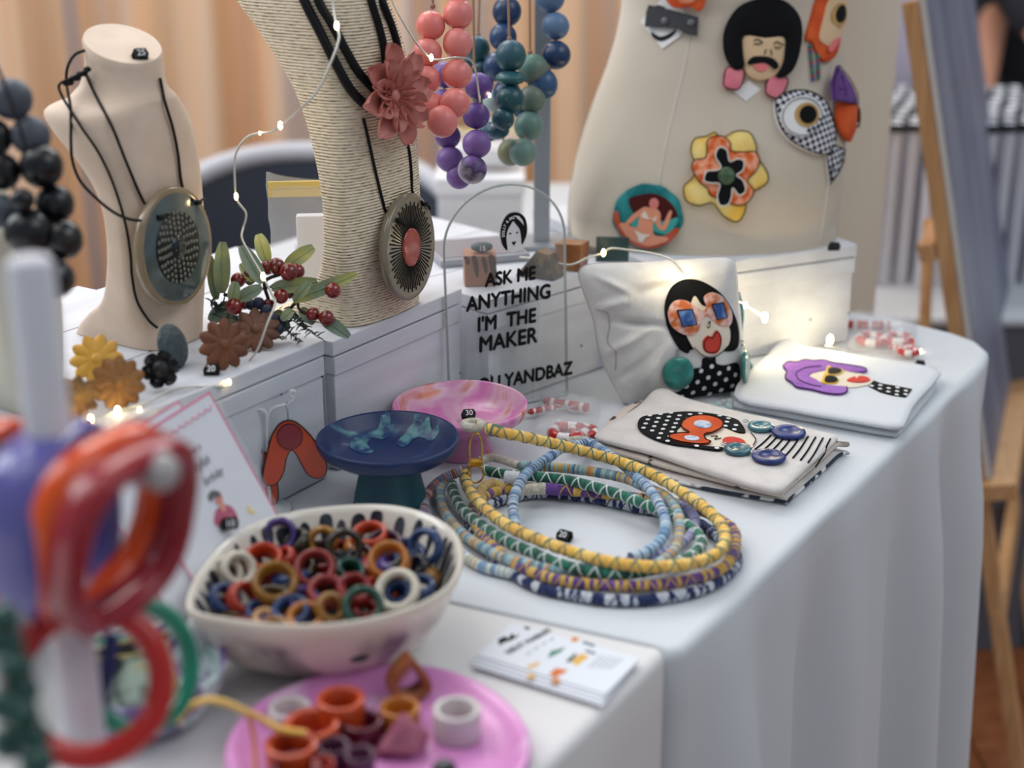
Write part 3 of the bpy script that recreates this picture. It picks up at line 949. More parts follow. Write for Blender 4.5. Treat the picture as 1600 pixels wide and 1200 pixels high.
for line, k in (([(568, 185), (575, 215), (585, 260), (597, 310), (604, 332)], (616, 344)), ([(634, 210), (640, 240), (643, 275), (645, 302)], (656, 318))):
    c1 = cord_on(line, rbv, .0016, depth(pc2))+[F2.at(*F2.px(*k), .0035)]
    part('cord', MB().tube(spline(c1, 6), .0012, 7), black_cord, pd2)
    p = F2.at(*F2.px(*k), .0045)
    part('knot', MB().ball(p, .0026, 9, 6, (1.5, 1, .8)).tube([p, p+F2.U*.006-F2.W*.003, p+F2.U*.008-F2.W*.006], .0011, 6), black_cord, pd2)

# --- pink dahlia on thick black cords
pink_wax = M('dusty_pink', (206, 136, 126), .42, (190, 112, 102), 60, .4, .7, sub=.1)
fcn = on_bust(606, 150, rbv, .004)
dah = thing('flower_necklace', fcn, 'dusty pink resin dahlia on thick black cords on the rope bust', 'necklace')
fax = V((-.06, -1, .10)).normalized()
FD = Fr(fcn+fax*.004, UP.cross(fax), fax.cross(UP.cross(fax)))
def petal(L, W, cup, base, name, F, ang, tilt, mat, par, curl=.6):
    """cupped petal growing from the centre outwards"""
    rings = []
    for i in range(9):
        s_ = i/8.0
        wv = W*(.30+.70*sin(PI*(.08+.60*s_)))*math.sqrt(max(.04, 1-(max(0, s_-.62)/.40)**2))
        row = []
        for j in range(9):
            a = (j/8.0-.5)*2
            x = base+L*s_*cos(tilt*(1-.45*s_))
            z = L*s_*sin(tilt)*(1-.35*s_)+cup*(abs(a)**2)*(1-.35*s_)-curl*L*.12*s_*s_
            y = wv*a*(1-.22*abs(a))
            row.append((x, y, z))
        rings.append(row)
    vs = []
    ca, sa = cos(ang), sin(ang)
    for row in rings:
        for x, y, z in row: vs.append(F.at(x*ca-y*sa, x*sa+y*ca, z))
    m = MB()
    fs = [(i*9+j, (i+1)*9+j, (i+1)*9+j+1, i*9+j+1) for i in range(8) for j in range(8)]
    m.add(vs, fs)
    th = [v-F.N*.0014 for v in vs]
    m.add(th, [f[::-1] for f in fs])
    rim = [j for j in range(9)]+[i*9+8 for i in range(1, 9)]+[8*9+j for j in range(7, -1, -1)]+[i*9 for i in range(7, 0, -1)]
    n_ = len(rim)
    m.add([vs[i] for i in rim]+[th[i] for i in rim], [(i, (i+1) % n_, n_+(i+1) % n_, n_+i) for i in range(n_)], 0, False)
    part(name, m, mat, par)
dp = 1.0
pm = pxm(fcn)*1.12
for ringi, (cnt, L, W, tilt, base, cup, rot) in enumerate(((8, 54, 23, .34, 18, 15, .1), (8, 42, 18, .62, 12, 14, .45), (8, 28, 11, .85, 9, 8, .1), (8, 19, 8, 1.0, 6, 6, .5), (6, 12, 5.5, 1.1, 3, 4, .2))):
    for i in range(cnt):
        petal(L*pm*random.uniform(.92, 1.08), W*pm, cup*pm, base*pm, 'petal', FD, 2*PI*i/cnt+rot+random.uniform(-.06, .06), tilt, pink_wax, dah)
part('flower_heart', MB().ball(FD.at(0, 0, .003), .005, 12, 8, (1, 1, .6), FD.mat()), pink_wax, dah)
for (line, r_) in (([(462, -40), (475, 0), (500, 50), (525, 100), (548, 140), (572, 165)], .0036), ([(490, -40), (497, 0), (520, 40), (540, 78), (560, 112), (585, 140)], .0034),
                   ([(572, -40), (580, 0), (592, 40), (600, 75), (604, 120)], .0030), ([(590, -40), (597, 0), (612, 40), (622, 75), (628, 110)], .0030)):
    part('thick_cord', MB().tube(spline(cord_on(line, rbv, .003, depth(fcn)), 6), r_, 9), M('black_tube', (7, 8, 13), .5, spec=.3), dah)

# --- black and grey beads on the far left bust
blk_bead = M('black_bead', (9, 10, 14), .3, (18, 20, 27), 60, .45, .7, coat=.15)
gry_bead = M('grey_bead', (92, 97, 108), .5, (62, 67, 78), 18, .35, .65)
drk_bead = M('dark_flecked_bead', (12, 11, 13), .25, (40, 34, 26), 90, .55, .7, coat=.3)
nb_ = thing('bead_necklace', P(60, 640, .1135)+UP*.10, 'black and grey round bead necklace draped on the ivory bust', 'necklace')
for u, v, r_, d_, m_ in ((18, 155, 33, .862, gry_bead), (48, 212, 31, .865, gry_bead), (65, 260, 34, .862, blk_bead), (86, 318, 30, .872, blk_bead), (97, 374, 33, .867, drk_bead), (86, 435, 31, .862, drk_bead),
                         (44, 362, 37, .857, blk_bead), (36, 312, 18, .845, blk_bead), (4, 330, 26, .862, gry_bead), (2, 268, 30, .862, blk_bead), (-12, 215, 31, .862, blk_bead), (60, 405, 28, .885, blk_bead)):
    part('bead', MB().ball(PD(u, v, d_), r_*d_/FPX, 22, 14), m_, nb_)
part('cord', MB().tube(spline([PD(*q) for q in ((-30, 80, .84), (-8, 100, .835), (8, 135, .832), (24, 180, .832), (38, 222, .836), (42, 232, .842))], 6), .0011, 6), black_cord, nb_)
part('cord', MB().tube(spline([PD(*q) for q in ((-30, 150, .832), (-6, 200, .832), (6, 240, .832), (18, 278, .832), (24, 300, .838))], 6), .0010, 6), black_cord, nb_)

# ================================================================== HANGING BEAD NECKLACES
tan_cord = M('tan_cord', (150, 116, 92), .7)
def bead_m(n, c, c2=None, rough=.4, sc=14, c3=None): return M(n, c, rough, c2, sc, .4, .65, coat=.15, col3=c3, spec=.5)
rack_top = .50
rk = P(846, 382, .0995)
rack = thing('jewellery_rack', rk, 'grey metal rack post holding the hanging bead necklaces', 'rack')
steel = M('grey_steel', (150, 156, 164), .35, metal=.4)
RR = Matrix((V((.5446, -.8387, 0)), V((.8387, .5446, 0)), UP)).transposed()
part('base_plate', MB().box(rk+UP*.0025, (.07, .05, .004), RR, .001), steel, rack)
part('post', MB().box(V((rk.x, rk.y, (.104+rack_top)/2)), (.0155, .0155, rack_top-.104), RR, .001), steel, rack)
e0 = V((rk.x, rk.y, rack_top-.01)); e1 = PD(676, -80, 1.16); e1.z = rack_top-.01
def arm_to(dst, nm='arm'):
    d = (dst-e0).normalized(); x = d.cross(UP).normalized()
    part(nm, MB().box((e0+dst)/2, ((dst-e0).length, .009, .009), Matrix((d, UP.cross(d), UP)).transposed(), .001), steel, rack)
arm_to(V((e1.x, e1.y, e0.z)))
def strand(label, depth_, beads, cords, mats, grp='strands hanging from the rack'):
    p0 = PD(beads[0][0], beads[0][1], depth_)
    t = thing('bead_necklace', p0, label, 'necklace', grp)
    for i, b in enumerate(beads):
        u, v, r_ = b[0], b[1], b[2]
        d_ = depth_+(b[4] if len(b) > 4 else 0)
        m_ = mats[b[3] if len(b) > 3 else 0]
        c = PD(u, v, d_)
        sc = b[5] if len(b) > 5 else (1+random.uniform(-.03, .03), 1, 1+random.uniform(-.04, .04))
        part('bead', MB().ball(c, r_*d_/FPX, 22, 14, sc, amp=.0), m_, t)
    pts = [PD(b[0], b[1], depth_+(b[4] if len(b) > 4 else 0)) for b in beads]
    part('thread', MB().tube(pts, .0009, 6), tan_cord, t)
    for (u, v, u1, dd) in cords:
        a = PD(u, v, depth_+dd); b = PD(u1, -78, depth_+dd)
        part('cord', MB().tube([a, b], .0011, 6), tan_cord, t)
        part('knot', MB().ball(a, .0024, 8, 6), tan_cord, t)
    return t
coral = bead_m('coral_bead', (232, 120, 112), (222, 132, 128), .38, 8)
viol = bead_m('violet_bead', (104, 76, 148), (84, 56, 128), .5, 10); lilac = bead_m('lilac_bead', (142, 108, 172), (112, 84, 152), .5, 12); gliter = M('glitter_bead', (128, 98, 164), .45, (58, 48, 76), 22, .48, .56, col3=(196, 188, 204), detail=9)
teal1 = bead_m('teal_bead', (34, 92, 96), (44, 84, 104), .4); teal2 = bead_m('deep_teal_bead', (14, 84, 84), (24, 70, 84), .35); petrol = bead_m('petrol_bead', (44, 82, 102), (34, 90, 94), .45)
sage = bead_m('sage_bead', (116, 146, 136), (92, 126, 118), .5, 12, (148, 126, 66)); sage2 = bead_m('sage_green_bead', (70, 118, 104), (112, 120, 108), .5, 20); pale = bead_m('pale_sage', (168, 186, 184), None, .5)
navy = bead_m('navy_bead', (26, 48, 84), (36, 66, 104), .3); blue = bead_m('blue_bead', (48, 84, 122), (38, 66, 106), .35); sky = bead_m('sky_bead', (104, 132, 164), (86, 116, 152), .45)
strand('teal blue bead strand hidden mostly behind the violet beads', 1.335, [(745, 77, 21), (738, 96, 14, 1, .01), (752, 108, 15, 1), (756, 130, 16, 1), (752, 153, 14)], [(747, 55, 752, 0)], (petrol, teal2))
strand('navy and sky blue bead necklace hanging rightmost on the rack post', 1.315, [(792, 18, 23), (786, 58, 22, 1), (778, 104, 23), (792, 146, 22), (822, 168, 22, 1), (848, 132, 24, 1, -.01), (869, 86, 23), (868, 41, 22, 2), (859, -4, 24, 2)], [(795, -5, 797, 0)], (navy, blue, sky))
strand('sage green bead necklace with gold flecks hanging lowest beside the post', 1.30, [(833, 108, 24, 1), (831, 155, 22, 1), (826, 197, 23), (817, 238, 21.5, 0, -.02), (798, 238, 21, 0, .02), (776, 200, 20, 2, .03), (771, 158, 17, 2, .03)], [(828, 82, 827, 0)], (sage, sage2, pale))
strand('teal bead necklace with one flat disc bead, between blue and sage', 1.265, [(798, 87, 24, 2), (798, 122, 24, 2, 0, (1, 1, .46)), (797, 156, 23, 1), (786, 186, 18, 1), (777, 204, 19, 0, .015, (1, 1, .7)), (764, 206, 16, 0, .03)], [(796, 61, 792, 0)], (teal1, teal2, petrol))
strand('violet and lilac glitter bead necklace hanging lowest on the left', 1.235, [(748, 135, 22), (744, 181, 21.5), (745, 225, 23, 1), (738, 265, 23, 2), (717, 275, 20, 1, .02), (703, 249, 21, 1, .02), (700, 213, 20, 0, .02), (693, 157, 18, 0, .02), (696, 117, 20, 0, .02)], [(741, 106, 738, 0)], (viol, lilac, gliter))
strand('coral pink bead necklace nearest the pink flower pendant', 1.175, [(673, 40, 23), (668, 82, 23), (667, 124, 22), (676, 168, 23), (691, 190, 24.5, 0, -.015), (711, 161, 23.5, 0, -.01), (714, 116, 24), (715, 68, 23.5), (716, 22, 23.5), (716, -26, 23.5)], [(676, 10, 677, 0)], (coral,))

# ================================================================== CLEAR SIGN
acry = M('acrylic', (238, 243, 242), .03, alpha=.07, spec=.6)
acry_edge = M('acrylic_edge', (96, 112, 106), .15, alpha=.75)
sA, sB = P(705, 656), P(887, 619)
sA.z = sB.z = .0006
sd = (sB-sA).normalized(); sn = sd.cross(UP)
SW = (sB-sA).length
SF = Fr(sA, sd, UP)
lean = .05
SF = Fr(sA, sd, UP*cos(lean)-sn*sin(lean)*1.0)
H0 = SF.px(707, 392)[1]; HT = SF.px(800, 288)[1]
outl = [(0, 0), (SW, 0)]
arc = [(SW/2+SW/2*cos(a), H0+(HT-H0)*sin(a)) for a in [PI*i/40 for i in range(41)]]
outl += arc
sign = thing('acrylic_sign', sA+sd*SW/2, 'clear arched acrylic sign lettered in black standing before the riser', 'sign')
part('pane', MB().flat(outl, SF, .003, -.003, mi=0, mi_side=1), [acry, acry_edge], sign)
part('edge_bevel', MB().tube([SF.at(x, y, -.0015) for x, y in [(0, .0)]+[(0, H0*.5)]+arc[::-1]+[(SW, H0*.5), (SW, 0)]], .0012, 6), M('acrylic_rim', (206, 214, 210), .1, alpha=.55), sign)  # pale half-clear tube round the pane's edge
part('back_support', MB().flat([(x*.6+SW*.15, y) for x, y in [(0, 0), (SW, 0)]]+[(SW/2+SW*.30*cos(a), H0*.55+SW*.3*sin(a)) for a in [PI*i/24 for i in range(25)]], Fr(sA-sn*.012, sd, UP*cos(-.0)), .0025, 0), acry, sign)
for body, (u, v), hgt, sx in (('ASK ME', (797, 433), 23, .92), ('ANYTHING', (795, 466), 25, .92), ("I'M  THE", (791, 501), 25, .92), ('MAKER', (793, 532), 27, .95), ('DOLLYANDBAZ', (812, 591), 23, .90)):
    x, y = SF.px(u, v)
    text('lettering', body, SF, x, y, hgt*1.28*pxm(SF.at(x, y)), black_ink, sign, h=.0006, bold=.00075, sx=sx, shear=.06, ext=.0001)
# woman's-head emblem
ec = SF.px(802, 362)
k = pxm(SF.at(*ec))*1.0
def E2(pts): return [(ec[0]+x*k*1.22, ec[1]+y*k) for x, y in pts]
wht = M('vinyl_white', (226, 226, 228), .5)
part('emblem_ground', MB().flat(E2(ell(0, 0, 21, 33, 40)), SF, .0003, .0001), wht, sign)
part('emblem_hair', MB().flat(E2(sp2([(-4, 30), (8, 29), (17, 20), (20, 5), (18, -10), (12, -22), (11, -10), (9, 3), (4, 11), (0, 17), (-4, 12), (-9, 3), (-11, -10), (-10, -28), (-16, -20), (-19, -6), (-18, 10), (-12, 24)], 3)), SF, .0003, .0005), black_ink, sign)
part('emblem_highlight', MB().flat(E2([(1, 26), (8, 24), (13, 17), (15, 8), (11, 14), (5, 21)]), SF, .0003, .0009), wht, sign)
for x in (-5, 5): part('emblem_eye', MB().flat(E2(ell(x, -2, 1.5, 1.5, 10)), SF, .0003, .0005), black_ink, sign)
part('emblem_lips', MB().flat(E2([(0, -22), (-3, -17), (-2.5, -15), (0, -16.5), (2.5, -15), (3, -17)]), SF, .0003, .0005), black_ink, sign)
for i, chh in enumerate('DOLLY & BAZ'):
    a = PI*(1.02-.52*i/10.0)
    x, y = E2([(15.5*cos(a), 24.5*sin(a)-2)])[0]
    if chh != ' ': text('emblem_lettering', chh, SF, x, y, 6.2*k, wht, sign, h=.0011, bold=.0001, rot=a-PI/2, ext=.0001)

# ================================================================== RESIN BLOCKS ON THE RISER
def block(c, sx, sy, sz, yaw, mat, label, name='resin_block', bev=.0015, tilt=0):
    R = Matrix.Rotation(yaw, 3, 'Z') @ Matrix.Rotation(tilt, 3, 'X')
    return single(name, MB().box(c+UP*(sz/2), (sx, sy, sz), R, bev), mat, label, 'trinket')
CY = AZ-PI/2
tp_z = .0992
bc = P(751, 448, tp_z)
brown_soap = M('brown_block', (160, 112, 86), .5)
t = thing('resin_block', bc, 'square brown block with darker brush stripes behind the sign', 'trinket')
R = Matrix.Rotation(CY+.08, 3, 'Z')
bs = .028
part('block_body', MB().box(bc+UP*bs/2+R @ V((0, bs*.5, 0)), (bs, bs, bs), R, .0012), brown_soap, t)
BF = Fr(bc+R @ V((0, -.0002, 0)), R @ V((1, 0, 0)), UP)
m = MB()
for x, y0, y1, w_ in ((-.0125, .02, .0275, .0022), (-.005, .009, .0275, .0024), (.003, .012, .026, .0022), (.010, .002, .0275, .0030)):
    m.flat(sp2([(x-w_, y1), (x+w_*.6, y1), (x+w_*1.4, (y0+y1)/2), (x+w_*1.3, y0+.001), (x+w_*.5, y0), (x-w_*.4, (y0+y1)/2)], 3), BF, .0003, 0)
part('brush_stripes', m, M('stripe_brown', (78, 52, 40), .5), t)
pb = bc+UP*(bs+.0004)+R @ V((.002, bs*.4, 0))
t = thing('price_tag', pb, 'grey pebble-like price marker on top of the brown block', 'price tag')
part('tag_body', MB().ball(pb+UP*.0046, .0088, 16, 10, (1.1, .7, .50), R, amp=.08, fr=200), M('pebble_grey', (74, 90, 92), .6), t)
FT = Fr(pb+UP*.0046+R @ V((0, -.0064, 0)), R @ V((1, 0, 0)), UP)
text('number', '15', FT, 0, 0, .0062, wht, t, h=.0006, bold=.0001)
bc = P(838, 436, tp_z)
gold_blk = M('gold_flake_resin', (52, 46, 40), .2, (120, 92, 54), 90, .5, .68, coat=.6, detail=6)
R = Matrix.Rotation(CY-.5, 3, 'Z')
m = MB()
q = [V((-.021, -.010, 0)), V((.017, -.010, 0)), V((.017, .012, 0)), V((-.021, .012, 0)), V((-.002, -.006, .024)), V((.010, -.006, .022)), V((.010, .008, .022)), V((-.002, .008, .024))]
m.add([bc+R @ p+UP*.0003+R @ V((0, .01, 0)) for p in q], [(3, 2, 1, 0), (4, 5, 6, 7), (0, 1, 5, 4), (1, 2, 6, 5), (2, 3, 7, 6), (3, 0, 4, 7)], 0, False)
single('resin_block', m, gold_blk, 'dark faceted resin block with gold flakes behind the sign', 'trinket')
bc = P(887, 424, tp_z)
R = Matrix.Rotation(CY-.45, 3, 'Z')
m = MB()
q = [V((-.0095, -.009, 0)), V((.0115, -.009, 0)), V((.0115, .009, 0)), V((-.0095, .009, 0)), V((-.013, -.010, .024)), V((.0125, -.010, .0255)), V((.0125, .010, .0255)), V((-.013, .010, .024))]
m.add([bc+R @ p+UP*.0003+R @ V((0, .01, 0)) for p in q], [(3, 2, 1, 0), (4, 5, 6, 7), (0, 1, 5, 4), (1, 2, 6, 5), (2, 3, 7, 6), (3, 0, 4, 7)], 0, False)
single('resin_block', m, M('amber_block', (160, 104, 62), .35, (108, 64, 40), 50, .35, .7, coat=.3), 'orange-brown tapered resin block nearest the folded white pouch', 'trinket')
bc = P(862, 420, tp_z)
single('peg', MB().tube([bc+UP*.004+RT*x for x in (-.016, 0, .012)], .0036, 8), M('peg_brown', (120, 74, 52), .5), 'short brown peg lying between the two resin blocks', 'trinket')
t = thing('sample_tile', P(956, 409, tp_z), 'dark green square tile leaning on the white torso', 'trinket')
GF = face_cam(P(956, 409, tp_z)+UP*.0004, .18)
part('tile_body', MB().flat([(-.015, 0), (.0155, 0), (.0155, .0225), (-.015, .0225)], GF, .003, -.003), M('green_tile', (40, 66, 66), .25, (54, 82, 80), 40, .4, .6), t)
slab_c = P(742, 398, tp_z)
t = thing('tablet', slab_c, 'thin grey tablet lying flat on the riser behind the blocks', 'tablet')
part('tablet_body', MB().box(slab_c+UP*.004, (.088, .075, .007), Matrix((RT*.93+FW*.3, FW*.93-RT*.3, UP)).transposed(), .002), M('tablet_grey', (150, 152, 160), .35), t)
part('screen', MB().box(slab_c+UP*.0078, (.080, .066, .0008), Matrix((RT*.93+FW*.3, FW*.93-RT*.3, UP)).transposed()), M('tablet_screen', (128, 130, 140), .2), t)
# ================================================================== FABRIC BROOCHES ON THE TORSO
def felt(n, c, c2=None, sc=40, **k): return M(n, c, .95, c2, sc, .4, .62, bump=.25, bscale=500, sheen=.04, spec=.25, **k)
f_black = felt('felt_black', (10, 11, 15)); f_skin = felt('felt_skin', (214, 184, 148)); f_pink = felt('felt_pink', (214, 118, 136), (226, 140, 150)); f_cream = felt('felt_cream', (226, 218, 204))
f_yellow = felt('felt_yellow', (226, 182, 78), (236, 214, 140), 30); f_coral = felt('print_coral', (232, 160, 128), (206, 96, 44), 110, detail=1); f_orange = felt('felt_orange', (196, 78, 40), (214, 96, 50)); f_purple = felt('felt_purple', (112, 78, 142), (90, 58, 120))
f_white = felt('felt_white', (228, 228, 228)); f_mauve = felt('felt_mauve', (160, 110, 190), (142, 92, 176)); f_red = felt('felt_red', (206, 70, 60)); f_lip = felt('felt_lip', (222, 120, 124)); f_grey = felt('felt_grey', (66, 66, 70))
f_teal = felt('stitched_teal', (24, 104, 108), (52, 140, 142), 60); f_rust = felt('stitched_rust', (176, 78, 40), (196, 96, 84), 50); f_maroon = felt('print_maroon', (72, 26, 24)); f_peach = felt('print_peach', (222, 150, 122)); f_rose = felt('print_rose', (216, 128, 122))
f_green = felt('felt_green', (66, 86, 66), (90, 110, 84), 120)
thr = M('black_thread', (9, 9, 12), .9, spec=.2); thrw = M('white_thread', (226, 224, 218), .8); thrg = M('gold_thread', (170, 136, 60), .7)

class Art:
    """appliqué laid on a real surface; outlines are read off on the frame's plane"""
    def __init__(s, par, fr, hf=None): s.par = par; s.fr = fr; s.hf = hf; s.b = 0.0
    def pc(s, name, pix, mat, off=.0004, th=.0008, puff=0, n=4, cuts=1, smooth=True, mats=None, par=None):
        p2 = s.fr.poly(pix)
        if smooth: p2 = sp2(p2, n)
        return part(name, MB().flat(p2, s.fr, th, off, s.hf, cuts, puff=puff), mats or mat, par or s.par)
    def h(s, x, y): return s.hf(x, y) if s.hf else 0
    def line(s, name, lines, r, mat, off=.0012, closed=False, n=5, kind=None):
        m = MB()
        for l in lines:
            p2 = [(q.x, q.y) for q in spline([(*s.fr.px(*q), 0) for q in l], n, closed)]
            m.tube([s.fr.at(x, y, s.h(x, y)+off) for x, y in p2], r, 5, closed)
        return part(name, m, mat, s.par, kind=kind)
    def dots(s, name, pix_poly, step, rad, mat, off, angle=.3, th=.0003):
        poly_ = s.fr.poly(pix_poly)
        def inside(x, y):
            c = False; j = len(poly_)-1
            for i in range(len(poly_)):
                xi, yi = poly_[i]; xj, yj = poly_[j]
                if (yi > y) != (yj > y) and x < (xj-xi)*(y-yi)/(yj-yi)+xi: c = not c
                j = i
            return c
        xs = [p[0] for p in poly_]; ys = [p[1] for p in poly_]
        cx, cy = sum(xs)/len(xs), sum(ys)/len(ys)
        m = MB(); R_ = max(max(xs)-min(xs), max(ys)-min(ys))
        n = int(R_/step)+1
        for i in range(-n, n+1):
            for j in range(-n, n+1):
                a, b = (i+.5*(j % 2))*step, j*step*.86
                x, y = cx+a*cos(angle)-b*sin(angle), cy+a*sin(angle)+b*cos(angle)
                if inside(x, y) and inside(x+rad*.7, y) and inside(x-rad*.7, y) and inside(x, y+rad*.7) and inside(x, y-rad*.7): m.flat(ell(x, y, rad, rad, 9), s.fr, th, off, s.hf)
        if m.v: part(name, m, mat, s.par, kind='stuff')

def brooch(u, v, label, cat='brooch'):
    fr = tframe(u, v)
    t = thing('fabric_brooch', fr.o, label, cat, 'fabric brooches pinned on the torso')
    return Art(t, fr, hfun(fr, tbvh)), t

# flower
a, t = brooch(1133, 276, 'yellow and orange layered flower brooch with black petals on the torso')
yl = [(1104, 212), (1118, 206), (1128, 215), (1150, 204), (1172, 206), (1182, 224), (1184, 244), (1199, 270), (1198, 286), (1180, 298), (1166, 306), (1164, 330), (1152, 347), (1130, 338), (1112, 318), (1092, 322), (1072, 314), (1068, 292), (1080, 280), (1088, 262), (1080, 236), (1086, 216)]
a.pc('yellow_petals', yl, f_yellow, 0, .003, puff=.0035, cuts=2)
a.line('edge_stitching', [[(x, y) for x, y in yl]], .0005, thr, .0042, True)
cr = [(1106, 218), (1126, 212), (1140, 222), (1142, 236), (1160, 238), (1180, 238), (1186, 254), (1178, 270), (1166, 284), (1176, 300), (1166, 318), (1150, 322), (1130, 316), (1108, 306), (1104, 296), (1090, 284), (1080, 262), (1086, 250), (1102, 246)]
a.pc('orange_petals', cr, f_coral, .0055, .0012, puff=.0015, cuts=2)
a.line('orange_edge_stitching', [cr], .0005, thr, .0072, True)
bp = [(1122, 232), (1134, 236), (1138, 254), (1150, 250), (1160, 254), (1158, 268), (1148, 276), (1158, 284), (1162, 300), (1152, 307), (1142, 296), (1140, 310), (1134, 322), (1122, 322), (1118, 308), (1122, 290), (1108, 288), (1098, 284), (1102, 270), (1118, 268), (1124, 262), (1116, 246)]
a.pc('black_petals', bp, f_black, .0085, .0010, puff=.001, cuts=1)
a.line('white_outline', [bp], .0006, thrw, .0098, True)
a.pc('green_centre', ell(1132, 277, 13, 14, 18), f_green, .0105, .0012, puff=.0018, smooth=False, cuts=2)

# round woman brooch
a, t = brooch(1012, 338, 'round stitched brooch of a long-haired bather in a cream bikini')
rd = [(1012+55*cos(q)*(1+.025*sin(q*9)), 338+51*sin(q)*(1+.02*cos(q*11))) for q in [2*PI*i/36 for i in range(36)]]
a.pc('teal_border', rd, f_teal, 0, .003, puff=.003, cuts=2, smooth=False)
a.pc('rust_border', [(959, 336), (966, 330), (972, 350), (990, 368), (1010, 378), (1030, 376), (1046, 362), (1058, 356), (1062, 360), (1050, 376), (1030, 386), (1008, 388), (984, 378), (966, 358)], f_rust, .0052, .0006, puff=.0006)
a.pc('dark_hair', [(984, 312), (1004, 304), (1024, 303), (1044, 312), (1058, 330), (1058, 344), (1042, 350), (1014, 340), (994, 336)], f_maroon, .0058, .0005)
a.pc('sea_patch', [(986, 348), (1000, 338), (1034, 346), (1060, 340), (1054, 356), (1040, 366), (1020, 360), (996, 356)], M('sea_green', (60, 160, 156), .8), .0061, .0004)
a.pc('body', [(1004, 326), (1010, 323), (1020, 325), (1028, 326), (1034, 334), (1034, 348), (1037, 352), (1046, 332), (1050, 329), (1051, 334), (1042, 358), (1032, 358), (1024, 346), (1022, 360), (1026, 368), (1042, 370), (1044, 376), (1020, 384), (1004, 382), (984, 372), (970, 352), (976, 348), (996, 356), (1000, 344), (1000, 338), (986, 350), (978, 350), (990, 336)], f_peach, .0066, .0005, n=3)
a.pc('face', ell(1024, 318, 7.5, 8.5, 16), f_rose, .0072, .0004, smooth=False, cuts=0)
a.pc('bikini_top', [(1010, 330), (1004, 338), (1012, 342), (1020, 342), (1026, 346), (1028, 336), (1024, 341), (1016, 340)], f_cream, .0074, .0003, cuts=0)
a.pc('bikini_bottom', [(994, 360), (1008, 366), (1018, 366), (1010, 372), (1006, 378), (1000, 376), (998, 368)], f_cream, .0074, .0003, cuts=0)

# black bobbed head with moustache
a, t = brooch(1192, 80, 'black bob-haired face brooch with moustache and pink earrings', 'brooch')
a.pc('backing_card', [(1146, 142), (1166, 158), (1188, 140), (1170, 126)], f_white, .0002, .0006, smooth=False, cuts=0)
for nm, q in (('earring', [(1134, 108), (1130, 128), (1134, 138), (1150, 141), (1158, 132), (1161, 112), (1148, 104)]), ('earring', [(1200, 122), (1194, 140), (1198, 150), (1212, 155), (1222, 148), (1230, 126), (1216, 118)])):
    a.pc(nm, q, f_pink, .0006, .003, puff=.003)
    a.line('edge_stitching', [q], .0006, thr, .0042, True)
hr = [(1150, 14), (1178, 2), (1204, 0), (1230, 8), (1248, 28), (1252, 56), (1246, 90), (1236, 112), (1222, 122), (1212, 120), (1222, 100), (1220, 70), (1160, 64), (1160, 108), (1146, 108), (1134, 94), (1129, 72), (1132, 44)]
a.pc('face', [(1158, 56), (1192, 50), (1224, 56), (1224, 92), (1214, 114), (1194, 126), (1172, 122), (1160, 104)], f_skin, .001, .004, puff=.003, cuts=2)
a.pc('hair', [(1150, 14), (1178, 2), (1204, 0), (1230, 8), (1248, 28), (1252, 56), (1246, 90), (1236, 112), (1222, 122), (1211, 121), (1221, 100), (1224, 80), (1222, 60), (1192, 62), (1160, 58), (1158, 84), (1160, 106), (1146, 110), (1134, 94), (1129, 72), (1132, 44)], f_black, .0045, .003, puff=.003, cuts=2, n=3)
a.pc('moustache', [(1164, 100), (1172, 92), (1186, 91), (1200, 93), (1210, 100), (1212, 108), (1206, 111), (1196, 103), (1186, 101), (1172, 103), (1167, 104)], f_black, .0085, .0008, cuts=0)
a.pc('lips', [(1174, 104), (1186, 102), (1197, 105), (1194, 112), (1185, 114), (1177, 111)], f_lip, .0080, .0006, cuts=0)
a.line('stitched_features', [[(1174, 66), (1180, 64), (1186, 68), (1188, 70)], [(1174, 71), (1181, 72), (1186, 70)], [(1205, 72), (1210, 68), (1216, 71), (1222, 73)], [(1206, 76), (1212, 78), (1217, 76)], [(1193, 80), (1190, 88)], [(1200, 80), (1202, 89)]], .0005, thr, .0085)

# gingham fish
a, t = brooch(1262, 200, 'black and white gingham fish brooch with big round eye')
ging = checker('gingham', (30, 32, 44), (214, 214, 220), 250)
fb_ = [(1212, 156), (1222, 147), (1244, 143), (1268, 148), (1288, 162), (1300, 184), (1306, 206), (1304, 226), (1292, 240), (1276, 242), (1254, 234), (1232, 220), (1218, 200), (1212, 176)]
a.pc('fish_body', fb_, ging, 0, .004, puff=.005, cuts=2)
a.line('edge_stitching', [fb_], .0006, thr, .0048, True)
a.pc('tail', [(1290, 232), (1304, 226), (1330, 230), (1326, 250), (1314, 270), (1300, 287), (1294, 262)], ging, 0, .003, puff=.0015, smooth=False)
a.line('tail_stitching', [[(1290, 232), (1304, 226), (1330, 230), (1326, 250), (1314, 270), (1300, 287), (1294, 262), (1290, 232)], [(1294, 240), (1326, 236)], [(1298, 270), (1322, 244)], [(1300, 230), (1302, 280)]], .0006, thr, .0045, n=1)
a.pc('eye_ring', ell(1248, 185, 33, 32, 26), f_white, .0072, .001, smooth=False, puff=.001)
a.pc('eye_gold', ell(1253, 183, 19, 19, 22), M('gold_felt', (186, 150, 92), .9), .0088, .0008, smooth=False, cuts=0)
a.pc('eye_pupil', ell(1254, 183, 13, 14, 20), f_black, .0098, .0008, smooth=False, cuts=0)
a.line('eye_stitching', [ell(1247, 186, 30, 29, 20)], .0004, thr, .0094, True, n=2)

